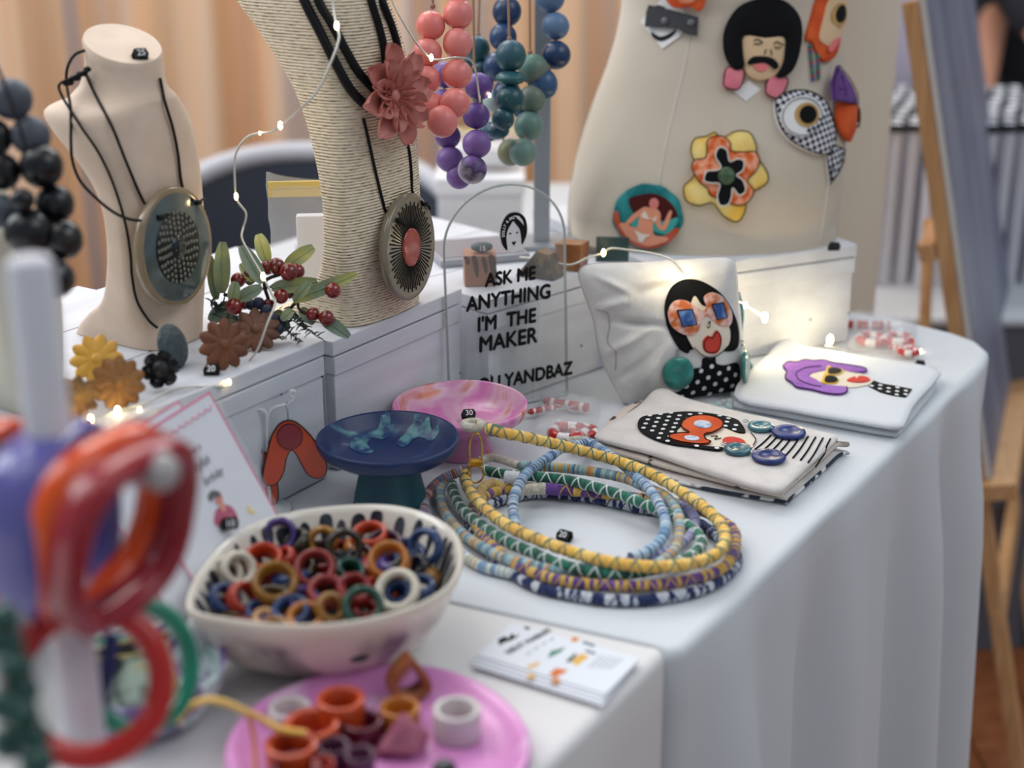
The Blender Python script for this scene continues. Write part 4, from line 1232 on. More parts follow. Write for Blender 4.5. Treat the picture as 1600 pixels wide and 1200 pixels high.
# orange and purple bird-fish
a, t = brooch(1316, 176, 'orange fish brooch with purple fin at the torso right edge')
a.pc('fish_body', [(1306, 160), (1318, 137), (1334, 142), (1346, 156), (1346, 196), (1338, 214), (1326, 222), (1312, 214), (1304, 190)], f_orange, .002, .004, puff=.006, cuts=2)
a.pc('eye_patch', [(1346, 154), (1348, 176), (1342, 204), (1334, 212), (1331, 192), (1336, 168)], f_white, .009, .001)
a.pc('eye_pupil', ell(1343, 184, 3.5, 17, 18), f_black, .0102, .0008, smooth=False, cuts=0)
a.pc('fin', [(1297, 104), (1310, 128), (1320, 148), (1327, 166), (1312, 164), (1294, 158), (1292, 132)], f_purple, .010, .002, puff=.002, smooth=False)
a.line('fin_stitching', [[(1297, 104), (1310, 128), (1320, 148), (1327, 166), (1312, 164), (1294, 158), (1292, 132), (1297, 104)], [(1300, 120), (1304, 152)], [(1298, 140), (1318, 158)]], .0005, thr, .0138, n=1)

# orange-haired profile
a, t = brooch(1292, 50, 'orange-haired profile brooch with round yellow glasses and bead tassel')
a.pc('hair', [(1278, -30), (1310, -34), (1328, -10), (1326, 20), (1314, 52), (1304, 84), (1290, 97), (1280, 92), (1268, 66), (1261, 60), (1266, 34), (1272, 6)], f_orange, 0, .004, puff=.003, cuts=2)
a.pc('face', [(1288, 0), (1310, -10), (1326, 6), (1318, 30), (1308, 56), (1294, 74), (1282, 72), (1274, 60), (1280, 26)], f_skin, .006, .0015, puff=.002)
a.pc('glasses', ell(1302, 26, 14, 19, 22, .25), M('gold_felt', (186, 150, 92), .9), .009, .001, smooth=False, cuts=0)
a.pc('lens', ell(1303, 25, 9, 14, 20, .25), f_black, .0102, .0008, smooth=False, cuts=0)
a.pc('lips', [(1284, 78), (1292, 66), (1302, 62), (1296, 74), (1288, 84)], f_lip, .0085, .0008, cuts=0)
fr = a.fr
m = MB(); cols = [M('seed_teal', (30, 116, 120), .3), M('seed_red', (170, 50, 70), .3), M('seed_blue', (60, 90, 150), .3), M('seed_green', (60, 130, 100), .3)]
for k_, (x0, y0, x1, y1) in enumerate(((1267, 72, 1272, 124), (1277, 78, 1279, 122))):
    for i in range(11):
        x, y = fr.px(x0+(x1-x0)*i/10.0, y0+(y1-y0)*i/10.0)
        m.ball(fr.at(x, y, a.h(x, y)+.0022), .0019, 8, 6, mi=(i+k_) % 4)
part('bead_tassel', m, cols, t, kind='stuff')

# grey snap clip on a white card with an orange brooch above
a, t = brooch(1048, 26, 'white card with grey popper strap under an orange brooch, top left')
a.pc('card', [(999, 32), (1046, -10), (1078, 30), (1062, 58), (1036, 77)], f_white, .0004, .001, smooth=False)
a.pc('card_print', [(1018, 50), (1032, 58), (1046, 54), (1058, 46), (1050, 58), (1034, 65), (1022, 60)], black_ink, .0016, .0003, cuts=0)
a.pc('card_print', [(1012, 16), (1030, 8), (1046, 12), (1030, 14), (1018, 22)], black_ink, .0016, .0003, cuts=0)
a.pc('strap', [(1012, 20), (1016, 10), (1036, 14), (1058, 20), (1092, 28), (1090, 57), (1074, 54), (1060, 46), (1010, 43)], f_grey, .004, .003, smooth=False)
for u, v in ((1042, 36), (1082, 38)):
    x, y = a.fr.px(u, v)
    part('popper', MB().lathe([(.0035, 0), (.0034, .001), (.002, .0016), (.0003, .0017)], a.fr.at(x, y, a.h(x, y)+.0071), 16, a.fr.mat(), cap0=True), M('popper_grey', (96, 96, 102), .4), t)
a.pc('orange_brooch', [(1042, -30), (1112, -30), (1106, 0), (1096, 20), (1082, 14), (1060, 16), (1046, 4)], f_orange, .008, .003, puff=.002)
a.pc('white_patch', [(1064, -12), (1088, -14), (1094, 2), (1080, 10), (1066, 8)], f_coral, .012, .0008)

# ================================================================== STANDING POUCH WITH A FACE
canvas = M('natural_canvas', (224, 222, 218), .92, (214, 212, 208), 50, .4, .6, bump=.3, bscale=900, sheen=.2)
pl, pr_ = P(975, 632), P(1152, 613)
pmid = (pl+pr_)/2
pdv = (pr_-pl).normalized()
pnv = pdv.cross(UP)
PF = Fr(pl+UP*.0006, pdv, UP*cos(.16)-pnv*sin(.16))
def pillow(name, outline, F, front, back, mat, par, wr=None, K=18, n=6, pw=.55):
    p2 = sp2(outline, n)
    cx = sum(p[0] for p in p2)/len(p2); cy = sum(p[1] for p in p2)/len(p2)
    N = len(p2); m = MB()
    def ring(s_, sgn, H):
        out = []
        for x, y in p2:
            X, Y = cx+(x-cx)*s_, cy+(y-cy)*s_
            h = H*max(0, 1-s_**2.6)**pw
            if wr: h += wr(X, Y)*(1-s_**6)*(1 if sgn > 0 else .3)*sgn
            out.append(F.at(X, Y, sgn*h if sgn < 0 else h))
        return out
    ss = [1-(k/K)**1.3*.985 for k in range(K)]
    fr_ = [ring(s_, 1, front) for s_ in ss]
    bk = [ring(s_, -1, back) for s_ in ss]
    rings = [r for r in bk[::-1]]+fr_[0:]
    m.loft(rings, cap0=True, cap1=True)
    o = part(name, m, mat, par)
    return m.bvh()
pouch = thing('zip_pouch', pmid, 'cream standing pouch with a black-bobbed face and teal disc earrings', 'pouch')
po = PF.poly([(903, 428), (914, 414), (950, 410), (1010, 409), (1070, 405), (1120, 401), (1142, 404), (1150, 420), (1153, 460), (1158, 510), (1162, 560), (1158, 600), (1148, 612), (1100, 620), (1040, 630), (985, 633), (968, 622), (955, 596), (944, 576), (934, 545), (926, 500), (910, 455)])
kx = pxm(PF.o)
def wrink(x, y):
    w_ = 0
    for (u, v, ang, ln, wd, am) in ((950, 470, .35, 70, 11, .0055), (985, 500, -.15, 60, 9, -.005), (960, 535, .5, 60, 10, .005), (1000, 450, .2, 80, 12, -.004), (975, 575, .7, 50, 10, -.004), (945, 440, -.5, 45, 10, .004), (1010, 560, .9, 60, 14, .003), (1060, 430, .05, 90, 12, .002)):
        px_, py_ = PF.px(u, v)
        dx, dy = x-px_, y-py_
        a_, b_ = dx*cos(ang)+dy*sin(ang), -dx*sin(ang)+dy*cos(ang)
        w_ += am*math.exp(-(a_/(ln*kx*.6))**2-(b_/(wd*kx*.6))**2)
    return 1.4*w_+.0014*noise.noise(V((x*60, y*60, 1)))
pbv = pillow('pouch_body', po, PF, .024, .016, canvas, pouch, wrink, K=30, n=8)
a = Art(pouch, PF, hfun(PF, pbv))
part('gusset_seam', MB().tube([PF.at(x, y, a.h(x, y)+.0003) for x, y in [(q.x, q.y) for q in spline([(*PF.px(u, v), 0) for u, v in ((925, 480), (940, 486), (944, 505), (942, 530), (952, 545), (954, 556), (955, 575))], 6)]], .0007, 5), M('seam_grey', (178, 174, 166), .9), pouch)  # grey line along the gusset, darker than the canvas
a.pc('hair', [(1022, 480), (1030, 452), (1052, 434), (1078, 434), (1104, 448), (1126, 470), (1142, 500), (1146, 528), (1138, 542), (1122, 544), (1090, 540), (1064, 540), (1058, 546), (1044, 538), (1030, 514)], f_black, .0003, .0008, cuts=3, n=4)
a.pc('face', [(1050, 486), (1062, 470), (1070, 458), (1080, 472), (1100, 476), (1116, 486), (1126, 510), (1124, 532), (1108, 546), (1090, 550), (1072, 544), (1060, 528), (1052, 508)], M('face_linen', (226, 214, 196), .9), .0012, .0005, cuts=3)
tan_pr = felt('print_spectacles', (228, 196, 190), (206, 112, 62), 130, detail=1)
a.pc('glasses', [(1026, 482), (1036, 466), (1054, 464), (1070, 474), (1080, 480), (1086, 474), (1082, 460), (1094, 452), (1112, 458), (1126, 474), (1132, 490), (1126, 504), (1110, 504), (1096, 494), (1088, 488), (1078, 494), (1074, 510), (1060, 518), (1042, 512), (1030, 500)], tan_pr, .0019, .0005, cuts=3)
for q in ([(1040, 479), (1063, 477), (1070, 500), (1048, 504)], [(1094, 470), (1114, 468), (1122, 491), (1104, 494)]):
    a.pc('lens', q, M('blue_silk', (44, 84, 150), .35, (130, 160, 200), 90, .45, .7), .0025, .0005, smooth=False, cuts=2)
    a.line('lens_outline', [q+[q[0]]], .0005, thr, .0034, n=1)
a.pc('lips', [(1080, 526), (1088, 518), (1094, 520), (1102, 510), (1110, 520), (1110, 534), (1104, 545), (1092, 546), (1082, 540)], f_red, .0019, .0006, cuts=2)
a.line('stitched_features', [[(1088, 500), (1092, 496), (1090, 506), (1086, 504)], [(1066, 536), (1080, 548), (1096, 552), (1112, 544), (1120, 536)], [(1082, 528), (1090, 520), (1096, 522), (1103, 512), (1109, 522), (1108, 536), (1102, 543), (1090, 544), (1083, 538), (1082, 528)]], .0004, thr, .0027)
bl = [(1082, 553), (1096, 554), (1102, 552), (1104, 562), (1120, 565), (1138, 562), (1146, 570), (1150, 600), (1146, 608), (1100, 616), (1058, 622), (1034, 620), (1034, 612), (1052, 606), (1062, 590), (1068, 570), (1080, 568)]
a.pc('polka_dress', bl, f_black, .0003, .0008, cuts=3, n=3)
a.dots('polka_dots', bl, .0105, .0021, f_white, .0012)
resin_teal = M('teal_earring_resin', (22, 104, 100), .25, (34, 128, 118), 60, .4, .6, coat=.5)
silver = M('silver', (190, 190, 196), .2, metal=1)
for u, v, rx, ry, lu, lv in ((1043, 576, 23, 29, 1043, 540), (1152, 568, 14, 30, 1146, 528)):
    x, y = PF.px(u, v); kk = pxm(PF.at(x, y))
    h = a.h(*PF.px(min(u, 1140), v))+.0022
    R = PF.mat()
    if rx < 18: R = R @ Matrix.Rotation(.95, 3, 'Y')
    o_ = part('disc_earring', MB().lathe([(.0004, -.0016), (24.5*kk, -.0014), (26*kk, 0), (24.5*kk, .0014), (12*kk, .0016), (5*kk, .0009), (.0004, .0009)], PF.at(x, y, h+.001), 36, R), resin_teal, pouch)
    x1, y1 = PF.px(lu, lv)
    m = MB()
    for i in range(4):
        q = PF.at(x1+(x-x1)*i*.09, y1+(y+ry*kk*.9-y1)*(i/4.0), h+.001)
        m.tube([q+PF.U*.0014*cos(b_)+(PF.W if i % 2 else PF.N)*.0016*sin(b_) for b_ in [2*PI*k/10 for k in range(10)]], .0004, 5, True)
    part('chain_link', m, silver, pouch)
sf = MB().ball(PF.at(*PF.px(1162, 500), -.008), .009, 12, 8, (.7, 1, 3.4), PF.mat())
single('cloth_strip', MB().tube(spline([PF.at(*PF.px(u, v), -.013) for u, v in ((1156, 462), (1162, 490), (1160, 525), (1166, 560), (1178, 580))], 6), [.006]*25, 10), felt('teal_scarf', (30, 84, 92), (70, 130, 140), 60), 'teal printed cloth strip tucked behind the standing face pouch', 'cloth')

# ================================================================== FLAT POUCHES
def flat_pouch(name, pix, z, th, mat, label, bulge=.004, lift=None, edge=None, grp='flat zip pouches on the table'):
    F = Fr(V((1.1, .1, z)), V((1, 0, 0)), V((0, 1, 0)))
    p2 = sp2(F.poly(pix), 5) if len(pix) > 5 else F.poly(pix)
    p2 = [(q.x, q.y) for q in resample([V((x, y, 0)) for x, y in p2], .006, True)]
    cx = sum(p[0] for p in p2)/len(p2); cy = sum(p[1] for p in p2)/len(p2)
    t = thing(name, V((F.o.x+cx, F.o.y+cy, z)), label, 'pouch', grp)
    def H(x, y): return .0012*noise.noise(V((x*25, y*25, z*90)))+(lift(x, y) if lift else 0)
    rings = []
    for s_, h in ((.94, 0), (.985, .0003), (1.0, th*.5)):
        rings.append([F.at(cx+(x-cx)*s_, cy+(y-cy)*s_, h+(lift(x, y) if lift else 0)) for x, y in p2])
    for k in range(14):
        s_ = .99-k*.0755
        rings.append([F.at(cx+(x-cx)*s_, cy+(y-cy)*s_, th+bulge*(1-s_**3)+H(cx+(x-cx)*s_, cy+(y-cy)*s_)) for x, y in p2])
    m = MB().loft(rings, cap0=True, cap1=True)
    part('pouch_body', m, mat, t)
    if edge: part('trim_edge', MB().tube([F.at(cx+(x-cx)*1.0, cy+(y-cy)*1.0, th*.5+(lift(x, y) if lift else 0)) for x, y in p2], th*.36, 6, True), edge, t)
    return Art(t, F, hfun(F, m.bvh())), t, F
lin_w = M('white_linen', (216, 219, 224), .92, bump=.3, bscale=800, sheen=.2)
lin_n = M('oat_linen', (220, 214, 210), .92, (210, 204, 200), 60, .4, .6, bump=.35, bscale=800, sheen=.2)
stripe_pr = M('striped_trim', (40, 52, 70), .8, (220, 220, 220), 90, .45, .52, detail=0)
flat_pouch('zip_pouch', [(1134, 636), (1150, 628), (1212, 560), (1246, 545), (1440, 588), (1460, 610), (1440, 640), (1408, 680), (1392, 684), (1300, 668)], .0006, .005, lin_w, 'white linen pouch lying beneath the purple-hair pouch', .002)
a, t, F = flat_pouch('zip_pouch', [(1146, 622), (1200, 558), (1214, 542), (1226, 533), (1240, 535), (1262, 548), (1330, 560), (1400, 570), (1466, 583), (1460, 602), (1430, 636), (1416, 664), (1404, 674), (1340, 664), (1240, 646)], .0095, .004, lin_w, 'white linen pouch with purple-haired woman in sunglasses', .003)
a.pc('purple_hair', [(1222, 584), (1230, 577), (1244, 578), (1256, 575), (1270, 577), (1286, 576), (1300, 580), (1330, 584), (1350, 588), (1352, 594), (1338, 596), (1316, 591), (1298, 590), (1284, 592), (1268, 597), (1262, 601), (1276, 608), (1284, 614), (1304, 616), (1322, 618), (1322, 625), (1310, 629), (1288, 627), (1268, 622), (1244, 618), (1236, 611), (1226, 604), (1228, 594)], f_mauve, .0003, .0014, n=3, cuts=2)
a.line('hair_stitching', [[(1222, 584), (1230, 577), (1244, 578), (1256, 575), (1270, 577), (1286, 576), (1300, 580), (1330, 584), (1350, 588), (1352, 594), (1338, 596)], [(1322, 618), (1322, 625), (1310, 629), (1288, 627), (1268, 622), (1244, 618), (1236, 611), (1226, 604), (1228, 594), (1222, 584)], [(1282, 586), (1260, 588), (1244, 596), (1246, 606), (1262, 614), (1282, 618)]], .0005, thr, .0019)
a.pc('face', [(1264, 600), (1286, 592), (1300, 591), (1330, 592), (1352, 600), (1362, 608), (1356, 614), (1330, 618), (1306, 616), (1286, 612)], M('face_linen', (226, 214, 196), .9), .0004, .0006, cuts=2)
a.pc('glasses_bar', [(1281, 612), (1292, 585), (1297, 586), (1288, 613)], f_yellow, .0014, .0006, smooth=False, cuts=0)
for q in ([(1294, 590), (1306, 589), (1314, 593), (1308, 598), (1294, 598)], [(1290, 603), (1302, 603), (1308, 608), (1302, 612), (1288, 611)]):
    a.pc('glasses_rim', [((x-1300)*1.22+1300, (y-sum(p[1] for p in q)/5)*1.25+sum(p[1] for p in q)/5) for x, y in q], f_yellow, .0013, .0005, cuts=0)
    a.pc('lens', q, f_black, .0020, .0005, cuts=0)
a.pc('lips', [(1322, 608), (1334, 603), (1337, 606), (1342, 602), (1354, 604), (1358, 609), (1346, 612), (1330, 611)], f_red, .0012, .0006, cuts=1)
dr = [(1356, 616), (1364, 608), (1376, 612), (1400, 615), (1424, 618), (1414, 630), (1392, 628), (1374, 624)]
a.pc('polka_collar', dr, f_black, .0004, .0007, smooth=False, cuts=2)
a.dots('polka_dots', dr, .0085, .0019, f_white, .0012)
m = MB()
for i, (u, v) in enumerate(((1128, 640), (1140, 628), (1122, 632), (1148, 618), (1138, 636), (1116, 636))): m.ball(P(u, v, .006), .0042, 7, 5, (1, 1, .9))
part('crystal_pull', m, M('crystal', (196, 214, 214), .05, alpha=.55, spec=.9), t)

lf = lambda x, y: .016*math.exp(-((x-(-.012))**2+(y-.115)**2)/.0009)
flat_pouch('zip_pouch', [(934, 700), (1035, 636), (1300, 706), (1308, 716), (1234, 783), (1222, 787), (1100, 766), (1000, 738)], .0006, .004, lin_n, 'oat linen pouch at the bottom of the stack with a navy dash trim', .001, edge=stripe_pr)
flat_pouch('zip_pouch', [(930, 690), (1030, 628), (1302, 694), (1306, 702), (1228, 772), (1216, 778), (1100, 750), (1000, 722)], .0068, .004, M('printed_lining', (214, 200, 190), .9, (60, 50, 50), 50, .58, .62), 'printed middle pouch in the stack under the spotted-scarf face', .001)
lift2 = lambda x, y: .006*math.exp(-((x-(F3.px(1026, 622)[0]))**2+(y-(F3.px(1026, 622)[1]))**2)/.00055)
F3 = Fr(V((1.1, .1, .0132)), V((1, 0, 0)), V((0, 1, 0)))
a, t, F = flat_pouch('zip_pouch', [(928, 686), (960, 664), (1000, 640), (1020, 626), (1040, 622), (1060, 628), (1160, 650), (1290, 682), (1308, 688), (1300, 700), (1240, 756), (1222, 772), (1206, 772), (1120, 748), (1020, 714), (960, 698)], .0132, .004, lin_n, 'oat linen pouch on top with spotted-headscarf woman and disc earrings', .003, lift=lift2)
sc_ = [(996, 674), (1004, 664), (1030, 661), (1070, 658), (1110, 660), (1146, 668), (1158, 678), (1164, 690), (1150, 690), (1128, 682), (1090, 676), (1062, 682), (1056, 696), (1062, 708), (1100, 712), (1128, 714), (1122, 718), (1090, 714), (1050, 708), (1020, 698), (1000, 686)]
a.pc('face', [(1052, 686), (1070, 678), (1110, 674), (1150, 684), (1176, 694), (1180, 706), (1168, 714), (1130, 714), (1090, 710), (1060, 700)], M('face_linen', (226, 214, 196), .9), .0004, .0005, cuts=2)
a.pc('spotted_headscarf', sc_, f_black, .0010, .0009, n=3, cuts=2)
a.dots('headscarf_spots', sc_, .0092, .0019, f_white, .0020)
gl = [(1064, 684), (1068, 674), (1084, 667), (1108, 667), (1126, 674), (1128, 684), (1114, 693), (1100, 697), (1102, 704), (1110, 708), (1096, 711), (1068, 708), (1048, 702), (1046, 696), (1062, 694), (1076, 694)]
a.pc('orange_glasses', gl, f_orange, .0020, .0008, cuts=2)
a.line('glasses_stitching', [gl], .0005, thr, .0030, True)
silk = M('pale_silk', (200, 210, 226), .4, (110, 140, 190), 120, .5, .7)
a.pc('lens', ell(1097, 682, 14, 6, 16, .1), silk, .0029, .0005, smooth=False, cuts=0)
a.pc('lens', ell(1080, 703, 12, 3.5, 16, .1), silk, .0029, .0005, smooth=False, cuts=0)
a.pc('lips', ell(1146, 705, 18, 7, 18, .1), f_red, .0012, .0007, smooth=False, cuts=1)
a.line('stitched_features', [[(1110, 698), (1120, 697), (1116, 702), (1126, 700)], [(1172, 690), (1180, 700), (1176, 710)]], .0004, thr, .0016)
for i in range(9):
    x0 = 1178+i*12
    a.line('dress_stripe', [[(x0, 716+i*2.3), (x0+12, 706+i*1.2), (x0+26-i*.4, 692+i*.3)]], .0007, thr, .0006)
tr = M('teal_disc', (30, 84, 102), .4, (58, 116, 128), 40, .4, .6, coat=.5); nr = M('navy_disc', (20, 38, 104), .4, (30, 52, 124), 40, .4, .6, coat=.2)
for nm, u, v, r_, mt in (('disc_earring', 1187, 682, 20, tr), ('disc_earring', 1231, 691, 27, nr), ('disc_earring', 1152, 718, 22, tr), ('disc_earring', 1200, 730, 27, nr)):
    x, y = F.px(u, v); kk = pxm(F.at(x, y)); h = a.h(x, y)+.0024
    part(nm, MB().lathe([(.0004, -.0016), (r_*kk*.96, -.0015), (r_*kk, .0), (r_*kk*.96, .0015), (r_*kk*.6, .0017), (r_*kk*.55, .0008), (.0004, .0008)], F.at(x, y, h), 32), mt, t)
m = MB()
for u, v in ((1164, 676), (1208, 686), (1130, 712), (1176, 724)):
    x, y = F.px(u, v)
    m.tube([F.at(x+.0026*cos(b_), y+.002*sin(b_), a.h(x, y)+.0035) for b_ in [2*PI*k/12 for k in range(12)]], .0005, 5, True)
part('chain_link', m, silver, t)
part('zip_edge', MB().tube(spline([P(u, v, .0105) for u, v in ((958, 672), (978, 655), (1000, 638), (1018, 624))], 5), .0035, 8), M('black_zip', (20, 20, 24), .7), t, 'black zip edge')

# ================================================================== CANDY PACKETS
red_sugar = M('candy_red', (186, 36, 34), .25, coat=.5); wht_sugar = M('candy_white', (234, 228, 226), .3, coat=.5)
film = M('clear_film', (240, 242, 245), .08, alpha=.24, spec=.9, bump=1, bscale=60)
def candy_pack(quad, z, items, label):
    F = Fr(P(quad[0][0], quad[0][1], z), V((1, 0, 0)), V((0, 1, 0)))
    p2 = F.poly(quad); cx = sum(p[0] for p in p2)/4; cy = sum(p[1] for p in p2)/4
    t = thing('candy_packet', F.at(cx, cy), label, 'candy')
    p2 = [(q.x, q.y) for q in resample([V((x, y, 0)) for x, y in p2], .004, True)]
    rings = []
    for s_, h in ((1, .0004), (.97, .0008), (.90, .008), (.75, .0125), (.5, .0135), (.2, .013), (.02, .013)):
        rings.append([F.at(cx+(x-cx)*s_, cy+(y-cy)*s_, h+(.0022*noise.noise(V((x*140, y*140, s_*3))) if h > .002 else 0)) for x, y in p2])
    part('film', MB().loft(rings, cap0=True), film, t)
    for kind, u, v, r_, ang in items:
        c = P(u, v, z+.006); k_ = pxm(c)*r_*1.5
        if kind == 'ring':
            m = MB(); n_ = 20
            for i in range(n_):
                pts = [c+RT*k_*cos(2*PI*(i+q)/n_)+FW*k_*1.0*sin(2*PI*(i+q)/n_) for q in (-.02, .25, .5, .75, 1.0)]
                m.tube(pts, k_*.36, 8, mi=(0 if i % 5 < 3 else 1), cap=False)
            part('striped_candy', m, [red_sugar, wht_sugar], t)
        else:
            d = RT*cos(ang)+FW*sin(ang); m = MB()
            for i in range(12):
                m.tube([c+d*k_*(i/6.0-1)*.72, c+d*k_*((i+1.02)/6.0-1)*.72], k_*.15*(1 if i else .7), 8, mi=(1 if i % 4 == 2 else 0), cap=(i in (0, 11)))
            part('candy_stick', m, [red_sugar, wht_sugar], t)
candy_pack([(1322, 550), (1428, 562), (1434, 508), (1326, 494)], .0012, [('stick', 1356, 508, 32, -.1), ('ring', 1362, 530, 13, 0), ('ring', 1404, 530, 13, 0), ('stick', 1412, 545, 22, -.5), ('ring', 1420, 548, 9, 0)], 'clear packet of red and white striped candies near the far table corner')
candy_pack([(828, 690), (924, 704), (940, 636), (846, 612)], .0012, [('stick', 884, 632, 34, -.42), ('ring', 888, 676, 17, 0), ('ring', 912, 674, 12, 0), ('stick', 846, 640, 22, .5)], 'clear packet of red and white striped candies behind the rope coil')
# ================================================================== PEDESTAL DISHES
def marble(name, base, spots, sc, lo, hi, rough=.3, coat=.3, third=None, dist=1.2):
    m = M(name, base, rough, spots, sc, lo, hi, coat=coat, detail=5, col3=third)
    for n in m.node_tree.nodes:
        if n.type == 'TEX_NOISE': n.inputs['Distortion'].default_value = dist
    return m
def pedestal(name, rimc, zrim, R_, label, bowl_m, foot_m, foot_r, dp=.018):
    c = V((rimc.x, rimc.y, .0006))
    t = thing(name, c, label, 'dish')
    zf = zrim-dp-.007
    part('foot', MB().lathe([(foot_r*1.02, 0), (foot_r*1.03, .002), (foot_r*.98, zf*.35), (foot_r*.86, zf*.8), (foot_r*.82, zf+.004)], c, 48, cap0=True, cap1=True), foot_m, t)
    wob = lambda a, i: 1+.012*sin(3*a+1)
    part('bowl', MB().lathe([(.0005, zf+.0055), (foot_r*.9, zf+.0055), (R_*.78, zf+.0095), (R_*.95, zrim-.0095), (R_, zrim-.003), (R_*.99, zrim-.0005), (R_*.975, zrim), (R_*.95, zrim-.001), (R_*.86, zrim-dp*.45), (R_*.74, zrim-dp*.78), (R_*.5, zrim-dp*.95), (R_*.2, zrim-dp), (.0005, zrim-dp)], c, 64, mod=wob), bowl_m, t)
    return t, c, MB().lathe([(R_*.95, zrim-.001), (R_*.86, zrim-dp*.45), (R_*.74, zrim-dp*.78), (R_*.5, zrim-dp*.95), (R_*.2, zrim-dp), (.0005, zrim-dp)], c, 64).bvh()
r1 = P(607, 682, .056)
blue_m = marble('navy_marble', (12, 36, 84), (20, 54, 100), 24, .50, .62, .4, .1, (84, 136, 142), 1.6)
t1, c1, bv1 = pedestal('pedestal_dish', r1, .056, 112.5*pxm(r1), 'navy blue pedestal dish with pale teal marbling on a teal foot', blue_m, M('teal_foot', (26, 66, 84), .45, (40, 88, 98), 30, .4, .6, stretch=(1, 1, .2)), .0268)
r2 = P(720, 630, .042)
t2, c2, bv2 = pedestal('pedestal_dish', r2, .042, 106.5*pxm(r2), 'pink translucent pedestal dish with orange blotches behind the blue dish', marble('pink_marble', (214, 122, 180), (222, 176, 198), 20, .42, .55, .3, .3, (206, 104, 62)), marble('pink_foot', (206, 134, 176), (196, 90, 70), 40, .56, .66, .3, .3), .025, dp=.018)
DF = Fr(c1+UP*.040, V((1, 0, 0)), V((0, 1, 0)))       # poured pale swirls in the navy dish
sw = M('pale_teal_pour', (22, 56, 102), .4, (104, 156, 156), 110, .40, .70, coat=.1, detail=8)
def bowl_h(c, R_, zr):
    def f(x, y):
        q = min(1, math.hypot(x, y)/R_)
        return (zr-.0138)+(.0062 if q > .82 else .0013*q)+max(0, q-.5)*.012-.040
    return f
bh_ = bowl_h(c1, 112.5*pxm(r1), .052)
a = Art(t1, DF, hfun(DF, bv1))
a.pc('pale_swirl', [(547, 700), (552, 691), (564, 687), (578, 683), (591, 680), (598, 673), (606, 671), (611, 677), (608, 684), (598, 687), (584, 687), (573, 693), (583, 702), (573, 706), (557, 704)], sw, .0002, .0003, cuts=3)
a.pc('pale_swirl', [(620, 691), (635, 681), (645, 678), (652, 673), (658, 673), (662, 680), (670, 678), (675, 686), (685, 686), (685, 691), (672, 693), (658, 687), (645, 689), (631, 696)], sw, .0002, .0003, cuts=3)

# ------------------------------------------------------------------ price markers
def price_tag(c, num, label, yaw=0.0, tilt=.5, sc=1.0):
    F = face_cam(c, tilt, yaw)
    t = thing('price_tag', c, label, 'price tag', 'small black price markers')
    w_, h_, d_ = .0105*sc, .0078*sc, .0052*sc
    m = MB()
    o = [(-w_/2*1.1, .0), (w_/2*.9, -.0), (w_/2*1.12, h_*.55), (w_/2*.8, h_), (-w_/2*.75, h_*1.02), (-w_/2*1.2, h_*.5)]
    m.flat(o, F, d_*.5, -d_*.5)
    m.flat([(x*.82, h_*.5+(y-h_*.5)*.82) for x, y in o], F, d_*.15, d_*.5)
    part('tag_body', m, M('tag_black', (6, 6, 8), .3, coat=.2), t)
    if num: text('number', num, F, 0, h_*.5, h_*.78, wht, t, h=d_*.65+.0002, bold=.0001)
    return t
price_tag(on_bust(221, 93, lbv, .0004), '25', 'black price marker 25 on the cream bust neck', .2, .4)
price_tag(P(331, 586, .1136), '20', 'black price marker 20 lying beside the brown flower brooches', -.2, .5)
price_tag(P(733, 654, .0280), '30', 'black price marker 30 inside the pink pedestal dish', .1, .6)
price_tag(P(880, 845, .0005), '20', 'black price marker 20 inside the rope coil', -.5, .6)
price_tag(P(1304, 391, .1006), '', 'black price marker at the riser corner below the torso', .2, .5)
price_tag(P(1438, 573, .0005), '', 'black price marker peeking from behind the purple-hair pouch', .2, .5, .8)

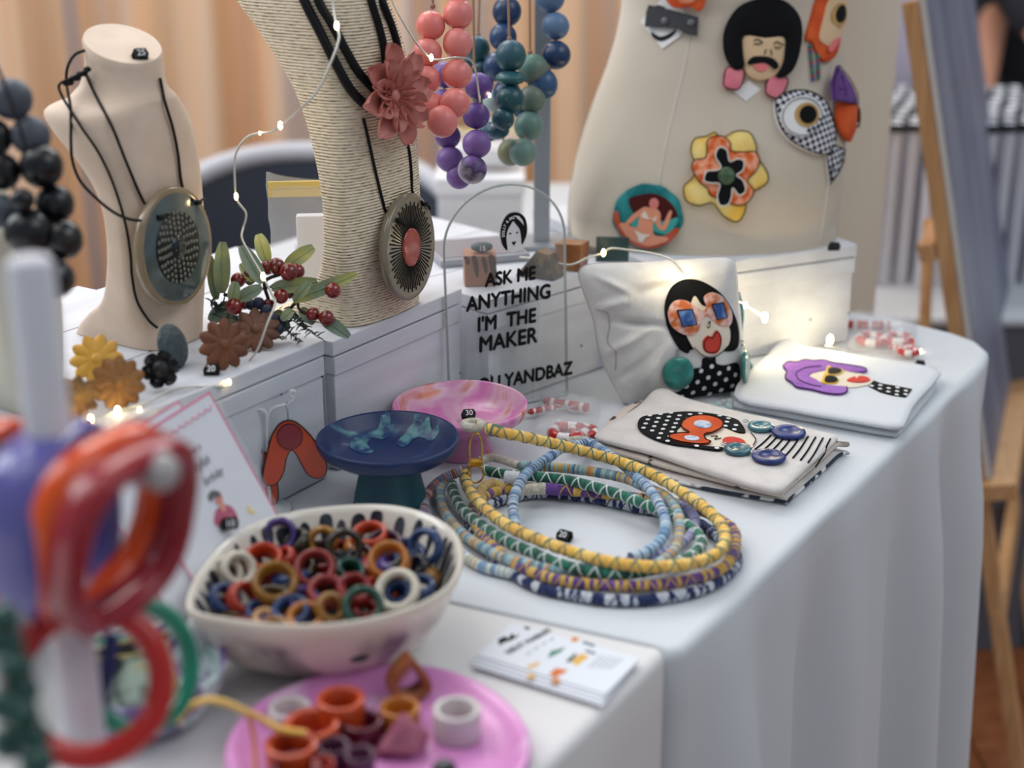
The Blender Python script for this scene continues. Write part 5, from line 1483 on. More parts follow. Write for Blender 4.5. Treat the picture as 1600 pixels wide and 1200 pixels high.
# ================================================================== BOWL OF RINGS
BR = [(290, 948), (296, 915), (318, 880), (350, 845), (400, 815), (450, 800), (500, 792), (560, 787), (610, 788), (655, 797), (695, 815), (718, 838), (725, 868), (716, 900), (690, 928), (640, 952), (570, 970), (500, 978), (420, 977), (350, 968), (310, 960)]
zb = .056
rim = [P(u, v, zb) for u, v in BR]
rim = resample(spline(rim, 6, True), .006, True)
bcn = sum(rim, V((0, 0, 0)))/len(rim)
bcn.z = 0
porc = bpy.data.materials.new('painted_porcelain'); t_ = NT(porc)
t_.p.inputs['Roughness'].default_value = .16; t_.p.inputs['Coat Weight'].default_value = .5
def brush_material(t_, base, ink, fu, fv, lo, hi, vlo, vhi):
    tc = t_.new('ShaderNodeTexCoord'); mp = t_.new('ShaderNodeMapping'); mp.inputs['Scale'].default_value = (fu, fv, 1)
    nz = t_.new('ShaderNodeTexNoise'); nz.inputs['Scale'].default_value = 1; nz.inputs['Detail'].default_value = 3
    rp = t_.new('ShaderNodeValToRGB'); rp.color_ramp.elements[0].position = lo; rp.color_ramp.elements[1].position = hi
    rp.color_ramp.elements[0].color = (0, 0, 0, 1); rp.color_ramp.elements[1].color = (1, 1, 1, 1)
    sp_ = t_.new('ShaderNodeSeparateXYZ'); t_.link(tc.outputs['UV'], sp_.inputs[0])
    r2_ = t_.new('ShaderNodeValToRGB'); e = r2_.color_ramp.elements
    e[0].position = vlo; e[0].color = (0, 0, 0, 1); e[1].position = (vlo*.7+vhi*.3); e[1].color = (1, 1, 1, 1)
    x = e.new(vhi*.8+vlo*.2); x.color = (1, 1, 1, 1); x = e.new(vhi); x.color = (0, 0, 0, 1)
    ml = t_.new('ShaderNodeMath', operation='MULTIPLY')
    mx = t_.new('ShaderNodeMix', data_type='RGBA'); mx.inputs[6].default_value = lin(base); mx.inputs[7].default_value = lin(ink)
    t_.link(tc.outputs['UV'], mp.inputs[0]); t_.link(mp.outputs[0], nz.inputs[0]); t_.link(nz.outputs[0], rp.inputs[0])
    t_.link(sp_.outputs[1], r2_.inputs[0]); t_.link(rp.outputs[0], ml.inputs[0]); t_.link(r2_.outputs[0], ml.inputs[1])
    t_.link(ml.outputs[0], mx.inputs[0]); t_.link(mx.outputs[2], t_.p.inputs['Base Color'])
t_.p.inputs['Base Color'].default_value = lin((222, 216, 204))
outm = bpy.data.materials.new('blush_porcelain'); t_ = NT(outm)
t_.p.inputs['Roughness'].default_value = .18; t_.p.inputs['Coat Weight'].default_value = .5
brush_material(t_, (226, 214, 198), (112, 88, 104), 14, 2.2, .46, .68, .20, .62)
bowl = thing('ring_bowl', V((bcn.x, bcn.y, .0006)), 'white porcelain bowl brushed with dark strokes holding colourful rings', 'bowl')
def bring(s_, z, inset=0.0):
    return [V((bcn.x, bcn.y, z))+V((p.x-bcn.x, p.y-bcn.y, 0))*(s_-inset/(V((p.x-bcn.x, p.y-bcn.y, 0)).length)) for p in rim]
ext = [bring(.44, .0006), bring(.52, .0010), bring(.64, .006), bring(.78, .016), bring(.89, .030), bring(.96, .045), bring(1.0, zb-.0015), bring(1.0, zb, .0012)]
inn = [bring(1.0, zb, .0026), bring(.985, zb-.004, .0036), bring(.945, .044, .004), bring(.875, .030, .004), bring(.77, .018, .004), bring(.63, .0095, .004), bring(.45, .0060, .002), bring(.2, .0052), bring(.01, .005)]
part('outer_wall', MB().loft(ext, cap0=True), outm, bowl)
part('inner_wall', MB().loft([ext[-1]]+inn, cap1=True), porc, bowl)
def on_wall(ai, t):
    n_ = len(inn[0]); k = min(len(inn)-2, int(t)); f_ = t-k
    i0 = int(ai) % n_; fa = ai-int(ai)
    g = lambda r: r[i0].lerp(r[(i0+1) % n_], fa)
    p = g(inn[k]).lerp(g(inn[k+1]), f_)
    return p+(V((bcn.x, bcn.y, .10))-p).normalized()*.0005
m = MB(); rs = random.Random(21); nn_ = len(inn[0])
ai = 0.0
while ai < nn_:
    t0_, t1_, wd_ = rs.uniform(.7, 1.5), rs.uniform(2.4, 4.2), rs.uniform(.35, .85)
    cen = on_wall(ai, (t0_+t1_)/2)
    o_ = []
    for q in range(14):
        a_ = 2*PI*q/14
        o_.append(on_wall((ai+wd_*cos(a_)*(1-.35*sin(a_))) % nn_, (t0_+t1_)/2+(t1_-t0_)/2*sin(a_)))
    m.add([cen]+o_, [(0, 1+q, 1+(q+1) % 14) for q in range(14)])
    ai += rs.uniform(1.5, 3.0)
part('brush_strokes', m, M('stroke_ink', (24, 28, 40), .3, (84, 88, 98), 60, .45, .75), bowl, kind='stuff')

def res(n, c, c2=None, tr_=0.0, sc=60):
    return M('resin_'+n, tuple(int(x*.90) for x in c), .2, tuple(int(x*.90) for x in c2) if c2 else None, sc, .35, .68, coat=.2, trans=tr_, ior=1.45, sub=0)
RM = dict(purple=res('purple', (78, 58, 128)), olive=res('olive', (58, 48, 28), (90, 74, 34), .35), yellow=res('yellow', (214, 160, 52), (150, 60, 30), .3), smoke=res('smoke', (70, 62, 40), (44, 40, 30), .45), orange=res('orange', (204, 74, 34), (186, 54, 30)),
          maroon=res('maroon', (84, 28, 40), (60, 20, 60), .2), blue=res('blue', (34, 66, 118), (28, 54, 100)), white=res('white', (232, 224, 206)), red=res('red', (158, 26, 28), (130, 20, 26), .15), gold=res('gold', (206, 148, 54), (176, 110, 34), .45), brick=res('brick', (148, 48, 46)),
          green=res('green', (18, 78, 62), (14, 60, 54)), amber=res('amber', (224, 140, 46), (206, 116, 34), .3), black=res('black', (24, 26, 34)), clear=res('clear', (150, 122, 62), (120, 96, 48), .6), tan=res('tan', (212, 160, 110)), coral=res('coral', (206, 66, 40), (190, 48, 34), .2))
def ring_mb(c, n, R_, wd, th):
    """a domed finger ring: axis n, outer radius R_, band width wd, wall th"""
    A = align(n)
    pr = []
    for k in range(12):
        a_ = 2*PI*k/12
        pr.append((R_-th/2+th/2*cos(a_)*1.0, wd/2*sin(a_)))
    return MB().lathe(pr+[pr[0]], c, 36, A)
def place_ring(u, v, z, Rpx, n, key, label, wd=.0062, th=.0038):
    c = P(u, v, z)
    k_ = pxm(c)
    cn = V((0, 0, 0))
    cd_ = (CAM-c).normalized()
    axis = (RT*n[0]+UP*n[1]-FW*n[2]).normalized()
    return single('resin_ring', ring_mb(c, axis, Rpx*k_*1.06, wd*1.45, th*1.35), RM[key], label, 'ring', 'resin rings in the painted bowl')
# seen from above the bowl: u, v, height, radius px, axis (right, up, towards viewer), colour
RINGS = [
 (437, 836, .046, 27, (.15, .50, .85), 'purple', 'matt purple ring leaning upright against the back left of the bowl', .005),
 (496, 838, .040, 26, (.1, .9, .3), 'maroon', 'dark red ring lying at the back, behind the see-through gold one', .006),
 (464, 850, .041, 25, (-.5, .75, .2), 'olive', 'dark olive glassy ring between the purple and brick red rings', .008),
 (504, 846, .043, 24, (.1, .35, .9), 'yellow', 'yellow speckled see-through ring near the back of the pile', .005),
 (538, 855, .046, 29, (.25, .42, .85), 'smoke', 'smoky olive clear ring standing upright in the middle of the pile', .006),
 (578, 838, .044, 28, (.0, .95, .25), 'orange', 'orange-red ring furthest back in the bowl', .007),
 (600, 856, .040, 31, (.0, .9, .3), 'maroon', 'mottled maroon ring under the amber ring at the right', .008),
 (665, 854, .050, 29, (-.45, .40, .8), 'blue', 'matt blue ring propped upright on the right wall of the bowl', .0065),
 (353, 897, .044, 27, (.1, .6, .7), 'white', 'cream ring hidden half behind another cream ring at the left', .007),
 (372, 889, .049, 28, (.50, .55, .65), 'white', 'cream white ring leaning at the left end of the pile', .006),
 (412, 876, .043, 29, (.15, .95, .3), 'orange', 'bright orange-red wide ring behind the gold ring', .009),
 (444, 872, .038, 20, (-.4, .8, .3), 'coral', 'small red-orange glossy ring peeking between orange and brick rings', .006),
 (430, 912, .051, 35, (.12, .78, .55), 'gold', 'large gold translucent ring left of the middle of the bowl', .0085),
 (492, 890, .048, 32, (.05, .72, .62), 'brick', 'matt brick red ring in the middle of the bowl', .008),
 (546, 896, .038, 24, (.3, .9, .3), 'green', 'dark green glossy ring half buried behind the red rings', .009),
 (608, 879, .052, 32, (-.05, .75, .62), 'amber', 'amber orange ring on top at the right of the pile', .0105),
 (655, 886, .040, 20, (-.5, .6, .5), 'black', 'black glossy ring below the propped blue ring', .007),
 (668, 904, .034, 19, (-.7, .5, .3), 'gold', 'mustard ring wedged at the far right wall of the bowl', .008),
 (621, 922, .046, 34, (-.15, .72, .65), 'white', 'cream white ring at the right standing over a navy one', .005),
 (622, 930, .038, 22, (.0, .75, .6), 'blue', 'navy ring nested inside the cream ring at the right', .010),
 (351, 937, .042, 26, (.55, .70, .4), 'blue', 'blue ring at the left front under the cream pair', .007),
 (380, 936, .043, 27, (.62, .62, .45), 'coral', 'red-orange wide ring beside the left blue ring', .008),
 (424, 942, .036, 32, (.05, .97, .2), 'clear', 'clear honey-coloured ring lying flat under the gold ring', .007),
 (474, 938, .043, 25, (.15, .9, .35), 'purple', 'violet ring lying at the front centre of the bowl', .006),
 (510, 925, .046, 30, (.15, .88, .42), 'brick', 'brick red ring lying tilted before the green half-buried ring', .006),
 (553, 922, .045, 28, (.2, .85, .4), 'red', 'glossy red ring right of centre', .007),
 (517, 950, .045, 25, (.45, .60, .65), 'gold', 'gold ring leaning at the front beside the green ring', .005),
 (567, 947, .048, 32, (.1, .68, .72), 'green', 'dark green ring leaning at the front with red inside', .006),
 (407, 958, .038, 24, (.1, .95, .3), 'blue', 'navy ring at the front left edge of the pile', .007),
 (455, 957, .041, 30, (.05, .9, .4), 'blue', 'matt blue ring at the front centre against the rim', .007),
 (478, 966, .040, 30, (.0, .93, .35), 'amber', 'amber ring lying nearest the front rim of the bowl', .006),
 (414, 968, .038, 20, (.0, .93, .35), 'tan', 'tan ring barely showing over the front rim', .006),
 (346, 955, .034, 23, (.2, .9, .3), 'red', 'dark red ring low at the front left rim', .007),
 (572, 958, .034, 22, (.1, .9, .3), 'red', 'red faceted ring showing through the green one', .008),
]
for u, v, z, r_, n, key, lab, wd in RINGS: place_ring(u, v, z, r_, n, key, lab, wd)
rnd = random.Random(11)
keys = list(RM)
for i in range(64):
    a_ = rnd.uniform(0, 2*PI); q = rnd.uniform(0, 1)**.6*.74
    p = V((bcn.x, bcn.y, 0))+(rim[int(a_/(2*PI)*len(rim)) % len(rim)]-V((bcn.x, bcn.y, zb)))*q
    p.z = .015+.014*q+(i % 3)*.006
    n = V((rnd.uniform(-.4, .4), rnd.uniform(-.4, .4), 1)).normalized()
    single('resin_ring', ring_mb(p, n, .0125, .0085, .0048), RM[rnd.choice(keys)], 'ring lying deep in the bowl beneath the top layer of rings', 'ring', 'rings beneath the top layer')

# ================================================================== PINK PLATE WITH RINGS IN FRONT
pcn = P(592, 1182, .004); pcn.z = .0006
PR = 236*pxm(pcn)
pk = marble('pink_plate', (216, 142, 200), (206, 132, 192), 10, .42, .52, .3, .3, (230, 214, 230), 1.4)
t = thing('resin_plate', pcn, 'round bright pink marbled resin plate in the foreground', 'plate')
part('plate_body', MB().lathe([(.0005, 0), (PR*.9, 0), (PR*.985, .004), (PR, .010), (PR*.985, .0125), (PR*.955, .0125), (PR*.90, .0095), (PR*.80, .0060), (PR*.5, .0055), (.0005, .0055)], pcn, 72, mod=lambda a, i: 1+.012*sin(4*a)), pk, t)
pf = .0066
RM['ruby'] = res('ruby', (120, 32, 50), (90, 26, 60), .25); RM['plum'] = res('plum', (92, 40, 80), (120, 60, 90), .4); RM['rose'] = res('rose', (220, 140, 160), (190, 104, 136), .3); RM['caramel'] = res('caramel', (178, 104, 62), (150, 80, 44)); RM['pearl'] = res('pearl', (222, 212, 212)); RM['tangerine'] = res('tangerine', (216, 86, 36), (190, 66, 36))
def plate_ring(u, v, Rpx, n, key, label, wd, th=.0042, z=None):
    c = P(u, v, pf+.006 if z is None else z)
    axis = (RT*n[0]+UP*n[1]-FW*n[2]).normalized()
    R_ = Rpx*pxm(c)
    c.z = pf+(wd/2)*abs(axis.z)+R_*math.sqrt(max(0, 1-axis.z**2)) if z is None else z
    return single('resin_ring', ring_mb(c, axis, R_, wd, th), RM[key], label, 'ring', 'chunky rings on the pink plate')
def tall_ring(u, v, Rpx, h_, key, label, z=pf):
    """straight-walled ring standing on its edge circle, opening upwards"""
    c = P(u, v, z+h_); R_ = Rpx*pxm(c); c.z = z
    w_ = R_*.26
    m = MB().lathe([(R_-w_, 0), (R_*.98, 0), (R_, .001), (R_, h_-.001), (R_*.97, h_), (R_-w_+.0006, h_), (R_-w_, h_-.0006), (R_-w_, 0)], c, 40)
    return single('resin_ring', m, RM[key], label, 'ring', 'chunky rings on the pink plate')
tall_ring(714, 1106, 38, .017, 'pearl', 'white straight-walled ring standing alone on the pink plate')
tall_ring(453, 1104, 34, .010, 'pearl', 'white flat ring at the back left edge of the pink plate')
tall_ring(532, 1090, 38, .020, 'tangerine', 'large orange ring at the back of the pink plate', z=pf)
tall_ring(625, 1103, 32, .014, 'amber', 'amber yellow ring beneath the caramel leaf-shaped ring')
tall_ring(487, 1128, 44, .016, 'tangerine', 'orange translucent ring in the middle of the plate group')
tall_ring(455, 1160, 42, .016, 'tangerine', 'orange ring nearest the front left of the pink plate')
tall_ring(565, 1124, 33, .013, 'ruby', 'dark ruby ring between orange and rose rings')
tall_ring(520, 1163, 27, .014, 'plum', 'plum translucent ring at the front of the plate group')
tall_ring(462, 1194, 38, .013, 'ruby', 'dark ruby ring at the bottom edge of the photo on the plate')
tall_ring(562, 1176, 24, .016, 'plum', 'plum ring beside the rose crystal ring')
tall_ring(505, 1190, 18, .014, 'coral', 'small plum ring with an orange top near the bottom edge')
# caramel leaf ring and rose crystal ring
c = P(640, 1092, pf)
m = MB()
F = face_cam(c, .1, .3)
out = [(0, .0), (-.010, .004), (-.0125, .012), (-.009, .019), (-.001, .026), (.002, .027), (.006, .021), (.011, .012), (.0105, .004)]
m.loft([[F.at(x*s_, y*1.0+(0 if s_ > .5 else 0), h) for x, y in sp2(out, 4)] for s_, h in ((1, -.006), (1.04, 0), (1, .006))])
k = len(sp2(out, 4))
m.loft([[F.at(x*s_, .012+(y-.012)*s_, h) for x, y in sp2(out, 4)] for s_, h in ((1, .006), (.6, .0065), (.55, .004), (.55, -.004), (.6, -.0065), (1, -.006))])
single('resin_ring', m, RM['caramel'], 'caramel brown leaf-shaped ring standing at the back of the plate', 'ring', 'chunky rings on the pink plate')
c = P(630, 1172, pf)
m = MB()
F = face_cam(c, .0, .2)
q = [(-.017, 0, 0), (.012, 0, .002), (.014, .010, .004), (.002, .020, .006), (.0, .024, 0), (-.006, .014, .006), (-.012, .008, .008), (.004, .004, .012), (-.004, 0, -.008), (.008, .012, -.008)]
bm = bmesh.new()
for x, y, h in q: bm.verts.new(F.at(x, y, h))
bmesh.ops.convex_hull(bm, input=bm.verts[:])
bm.verts.index_update()
m.add([v.co for v in bm.verts], [[v.index for v in f.verts] for f in bm.faces], 0, False); bm.free()
single('resin_ring', m, RM['rose'], 'rose pink crystal-shaped ring with sharp facets on the plate', 'ring', 'chunky rings on the pink plate')
single('price_bead', MB().ball(P(694, 1206, pf+.006), .007, 12, 8), RM['black'], 'black price bead cut off by the bottom edge of the photo', 'price tag')

# ================================================================== ROPE COIL
ropes_g = 'wrapped rope lanyards in the coil'
def rope(pix, r_, mat, label, closed=False, rib=None, helix=None, ends=None, grp=ropes_g):
    """pix: (u, v, z) seen points of the cord's axis"""
    pts = [P(u, v, z) for u, v, z in pix]
    pts = resample(spline(pts, 10, closed), .0011, closed)
    N = len(pts)
    L = 0.0; rr = []
    per, amp = rib or (.0024, .07)
    for i in range(N):
        s_ = i*.0011
        rr.append(r_*(1-amp*.5+amp*abs(sin(PI*s_/per))))
    m = MB().tube(pts, rr, 10, closed)
    t = thing('rope_lanyard', V((pts[0].x, pts[0].y, .0005)), label, 'lanyard', grp)
    part('wrapped_cord', m, mat, t)
    if helix:
        hm, pitch, hr = helix
        for sg in (1, -1):
            h = []
            st = 1
            for i in range(0, N, st):
                p, u, w_, q = m.frames[i]
                a_ = sg*2*PI*i*.0011/pitch
                h.append(p+(u*cos(a_)+w_*sin(a_))*(r_*1.02))
            part('cross_stitching', MB().tube(h, hr, 4, closed), hm, t)
    return t, pts
y_m = rope_mat('yellow_yarn', [(236, 188, 84), (242, 202, 112), (232, 180, 86)], .0055)
lb_m = rope_mat('light_blue_yarn', [(96, 140, 186), (176, 202, 222), (52, 88, 140), (206, 216, 224), (130, 172, 204)], .0017)
gr_m = rope_mat('green_yarn', [(20, 92, 72), (26, 108, 86), (16, 80, 66)], .004)
mu_m = rope_mat('mixed_yarn', [(126, 160, 172), (206, 150, 84), (150, 186, 190), (176, 196, 196), (88, 124, 150), (222, 178, 96)], .0019)
ru_m = rope_mat('rust_blue_yarn', [(150, 84, 70), (110, 118, 150), (188, 120, 96), (160, 152, 184), (84, 76, 100), (204, 190, 190)], .0018)
pu_m = rope_mat('purple_yellow_yarn', [(92, 58, 124), (206, 164, 66), (110, 74, 140), (214, 176, 90), (78, 48, 110)], .0027)
na_m = rope_mat('navy_white_yarn', [(22, 38, 90), (212, 216, 222), (196, 202, 214), (30, 48, 104)], .0026, .5)
li_m = rope_mat('lilac_yarn', [(150, 142, 184), (110, 128, 176), (186, 186, 208), (96, 84, 140)], .0019)
bw_m = rope_mat('pale_blue_yarn', [(206, 214, 220), (128, 160, 190), (176, 200, 206), (228, 226, 214), (206, 176, 110)], .0019)
th_g = M('sage_thread', (92, 128, 118), .8); th_w = M('cotton_thread', (220, 228, 224), .8); th_y = M('yellow_thread', (224, 184, 84), .8); th_n = M('navy_thread', (28, 42, 92), .8)
R0 = .0038
na_t, _ = rope([(1149, 867, .0042), (1140, 894, .0042), (1099, 920, .0042), (1031, 935, .0042), (956, 938, .0042), (881, 927, .0042), (832, 914, .0042), (790, 888, .0042), (752, 850, .0042), (735, 815, .0042), (760, 790, .0042), (830, 772, .0042), (910, 776, .0042), (990, 792, .0042), (1060, 806, .0042), (1108, 828, .0042)], R0, na_m, 'navy and white wrapped lanyard forming the outermost bottom loop of the coil', True, (.003, .05), (th_n, .012, .0005))
pu_t, _ = rope([(1140, 822, .0105), (1149, 849, .0105), (1140, 876, .0105), (1110, 897, .0105), (1050, 911, .0105), (994, 916, .0105), (919, 913, .0105), (862, 904, .0105), (812, 885, .0105), (774, 858, .0105), (745, 822, .0105), (742, 790, .0105), (775, 768, .0100), (830, 762, .0100), (880, 766, .0100), (945, 772, .0100), (1010, 780, .010), (1080, 792, .0105)], R0, pu_m, 'purple and yellow wrapped lanyard just above the navy loop', True, (.0027, .06), (th_y, .014, .0004))
rope([(662, 802, .0042), (664, 780, .0060), (674, 764, .008), (690, 750, .010), (716, 738, .014), (735, 733, .016)], R0, ru_m, 'rust and slate wrapped cord end curling at the far left of the coil', False, (.0018, .10))
rope([(1031, 780, .013), (1062, 790, .013), (1084, 806, .013), (1084, 828, .013), (1065, 849, .013), (1030, 866, .013), (975, 880, .012), (930, 886, .011), (880, 888, .0095)], R0*.95, li_m, 'lilac and blue wrapped cord curving inside the right of the coil', False, (.0019, .10))
rope([(708, 850, .0042), (725, 868, .0042), (750, 884, .0042), (780, 892, .0046), (820, 899, .005), (866, 903, .005), (920, 901, .005), (980, 897, .0048)], R0, bw_m, 'pale blue and white wrapped cord at the lower left of the coil', False, (.0019, .10))
mu_t, _ = rope([(692, 752, .0080), (687, 772, .0060), (693, 797, .0050), (718, 830, .0060), (750, 853, .009), (787, 872, .0110), (830, 884, .0125), (882, 892, .013), (960, 896, .0125), (1020, 884, .0130), (1052, 862, .0145), (1061, 835, .0155), (1060, 806, .0165), (1042, 777, .017), (1005, 760, .017), (975, 747, .0170), (919, 736, .017), (862, 730, .0165), (812, 728, .016)], R0, mu_m, 'teal grey and orange wrapped lanyard looping through the middle of the coil', False, (.0019, .10))
g_t, _ = rope([(757, 735, .016), (790, 741, .0165), (840, 745, .017), (885, 750, .017), (930, 761, .017), (975, 775, .017), (1012, 790, .0165), (1060, 812, .0150), (1095, 842, .0135), (1084, 866, .0135), (1045, 884, .0135), (975, 897, .0150), (920, 892, .016), (870, 880, .0165), (838, 866, .0165), (795, 848, .0155), (757, 824, .014), (724, 798, .011), (709, 772, .0095), (706, 756, .0100)], R0*1.02, gr_m, 'green wrapped lanyard with white criss-cross stitching', False, (.004, .04), (th_w, .0125, .0006))
lb_t, _ = rope([(922, 691, .0120), (880, 700, .0180), (862, 712, .0200), (840, 726, .0215), (817, 747, .0215), (803, 778, .0170), (802, 803, .0140), (806, 824, .0160)], R0, lb_m, 'light blue wrapped cord crossing the left of the coil', False, (.0019, .10))
rope([(922, 691, .0120), (945, 706, .0150), (979, 731, .0210), (1012, 762, .0225), (1031, 790, .0215), (1040, 819, .0205), (1032, 845, .0185), (1008, 864, .0170), (985, 872, .0165)], R0, lb_m, 'light blue wrapped cord bending along the inner right of the coil', False, (.0019, .10))
yt, yp = rope([(760, 669, .058), (790, 677, .056), (825, 684, .050), (881, 697, .038), (937, 712, .029), (982, 726, .0275), (1024, 744, .0265), (1061, 766, .0255), (1099, 792, .0245), (1125, 818, .0235), (1133, 842, .0225), (1121, 864, .0222), (1087, 879, .0222), (1042, 885, .0222), (994, 884, .0224), (937, 875, .0230), (892, 862, .0235), (840, 843, .0235), (795, 822, .0230), (761, 797, .0220), (739, 774, .0205), (728, 752, .0195), (727, 740, .0200)], R0*1.06, y_m, 'yellow wrapped lanyard with green criss-cross stitching on top of the coil', False, (.0052, .16), (th_g, .0125, .00055))
rope([(749, 790, .0085), (748, 774, .0130), (757, 760, .0145), (772, 756, .0140), (788, 764, .0110)], R0, rope_mat('mustard_yarn', [(206, 172, 84), (214, 184, 104), (196, 158, 80), (200, 150, 130)], .0016), 'short mustard wrapped cord end curled inside the coil at left', False, (.0016, .10))
fz = M('fuzzy_cotton', (206, 200, 186), .95, (180, 172, 156), 200, .4, .6, bump=.8, bscale=600, sheen=.4)
c0 = P(739, 664, .0595)
part('cotton_loop', MB().tube([c0+RT*(.0062*cos(a_))+FW*.0062*sin(a_)*.9 for a_ in [2*PI*k/22 for k in range(22)]], .0035, 9, True), fz, yt)
part('sage_binding', MB().tube([P(u, v, z) for u, v, z in ((768, 671, .0577), (776, 673, .0571), (784, 675, .0565))], R0*1.22, 12), M('sage_binding', (100, 122, 106), .9, bump=.6, wave=('X', 160, .3, 3)), yt)
brass = M('brass', (206, 164, 66), .22, metal=1)
ck = P(743, 694, .047)
CF2 = face_cam(ck, 0)
part('clasp', MB().tube(spline([CF2.at(x, y) for x, y in ((-.0042, -.012), (-.0046, -.004), (-.0038, .004), (-.0010, .0085), (.0022, .0080), (.0042, .003), (.0046, -.004), (.0044, -.012))], 5), .00085, 7).box(CF2.at(0, -.0145), (.0105, .0040, .006), CF2.mat(), .0008), brass, yt)
part('clasp_ring', MB().tube([CF2.at(.0058*cos(a_), -.0235+.0068*sin(a_), .0015) for a_ in [2*PI*k/20 for k in range(20)]], .0009, 6, True), brass, yt)
part('link_wire', MB().tube([CF2.at(.0006, .0085+.010*q, -.001) for q in (0, .5, 1)], .0005, 5), brass, yt)
part('cotton_loop', MB().tube(spline([P(u, v, z) for u, v, z in ((748, 720, .012), (764, 715, .012), (784, 718, .013), (812, 728, .016))], 5), .0034, 9), fz, mu_t)
part('cotton_loop', MB().tube(spline([P(u, v, .010) for u, v in ((884, 692), (900, 688), (916, 690), (926, 697))], 5), .0040, 9), fz, lb_t)
part('white_binding', MB().tube([P(790, 745, .0185), P(800, 746, .0187), P(812, 747, .0187)], R0*1.30, 12), M('white_binding', (214, 216, 222), .9, bump=.6, bscale=500), g_t)
part('cotton_sleeve', MB().tube([P(812, 766, .0152), P(835, 764, .0152), P(852, 764, .0150)], R0*1.12, 12), fz, pu_t)
part('purple_binding', MB().tube([P(853, 764, .0152), P(862, 764, .0152), P(873, 766, .0150)], R0*1.16, 12), M('purple_binding', (98, 64, 136), .9, bump=.6, bscale=500), pu_t)

# ================================================================== BUSINESS CARDS
paper = M('card_paper', (222, 226, 234), .6)
def card_at(pix, z, label):
    F = Fr(V((.66, .05, z)), V((1, 0, 0)), V((0, 1, 0)))
    p2 = F.poly(pix); cx = sum(p[0] for p in p2)/4; cy = sum(p[1] for p in p2)/4
    t = thing('business_card', F.at(cx, cy), label, 'card', 'fanned business cards')
    part('card_sheet', MB().flat(p2, F, .0005), paper, t)
    return Art(t, F), F, t
P0 = [(800, 974), (1000, 1030), (946, 1086), (746, 1024)]
sh = lambda dx, dy: [(u+dx, v+dy) for u, v in P0]
for i, (dx, dy, lab) in enumerate(((-6, 18, 'lowest white business card of the fan, showing only its front edge'), (-8, 12, 'second white business card from the bottom of the fan'), (-4, 6, 'third white business card just beneath the top one'))):
    a, F, t = card_at([(u+dx*(1 if k in (2, 3) else .4)-(0 if k else 0), v+dy*(1 if k in (2, 3) else .3)) for k, (u, v) in enumerate(P0)], .0004+i*.0007, lab)
a, F, t = card_at(P0, .0026, 'top white business card printed with a skyline and orange blocks')
hf = .00052
a.pc('skyline_print', [(780, 1010), (778, 1000), (790, 995), (793, 999), (800, 991), (806, 996), (812, 990), (809, 996), (798, 1002), (788, 1005)], black_ink, hf, .00008, smooth=False, cuts=0)
a.pc('skyline_print', [(818, 982), (824, 980), (829, 984), (823, 985)], black_ink, hf, .00008, smooth=False, cuts=0)
xx, yy = F.px(827, 1003)
ang = math.atan2(F.px(852, 990)[1]-F.px(802, 1017)[1], F.px(852, 990)[0]-F.px(802, 1017)[0])
text('print', 'NEXT MARKET', F, xx, yy, .0060, M('ink_dark', (44, 44, 54), .6), t, h=hf+.0001, bold=.0001, rot=ang)
xx, yy = F.px(842, 1009)
for q in ((826, 1022), (838, 1014), (850, 1007), (862, 1000)): a.pc('print_line', [(q[0]-4, q[1]+2), (q[0]+3, q[1]-3), (q[0]+4, q[1]-2), (q[0]-3, q[1]+3)], M('ink_grey', (92, 92, 100), .6), hf, .00006, smooth=False, cuts=0)
for col, q in (((70, 128, 100), [(856, 1030), (860, 1019), (884, 1012), (876, 1020)]), ((216, 130, 56), [(892, 1004), (895, 996), (905, 998), (901, 1004)]), ((40, 84, 100), [(912, 1003), (930, 1009), (928, 1012), (910, 1006)]), ((30, 36, 60), [(916, 1016), (932, 1022), (929, 1024), (914, 1019)]), ((224, 172, 74), [(893, 1034), (908, 1022), (921, 1027), (900, 1042)]), ((58, 76, 60), [(884, 1034), (898, 1022), (902, 1024), (890, 1037)]),
               ((224, 176, 92), [(823, 1042), (845, 1034), (840, 1042), (826, 1046)]), ((224, 176, 92), [(822, 1058), (834, 1052), (836, 1060), (826, 1061)]), ((210, 112, 44), [(858, 1054), (868, 1045), (888, 1048), (876, 1056), (866, 1060)]), ((206, 130, 60), [(860, 1066), (870, 1058), (876, 1066), (868, 1070)])):
    a.pc('print_block', q, M('print_%d_%d' % (col[0], col[1]), col, .6), hf, .00008, smooth=False, cuts=0)
for i in range(5):
    p_ = [(918+i*8, 1044+i*.5), (940+i*8, 1024+i*1.4), (942+i*8, 1025+i*1.4), (920+i*8, 1045+i*.5)]
    a.pc('print_line', p_, M('ink_pale', (168, 170, 180), .6), hf, .00006, smooth=False, cuts=0)
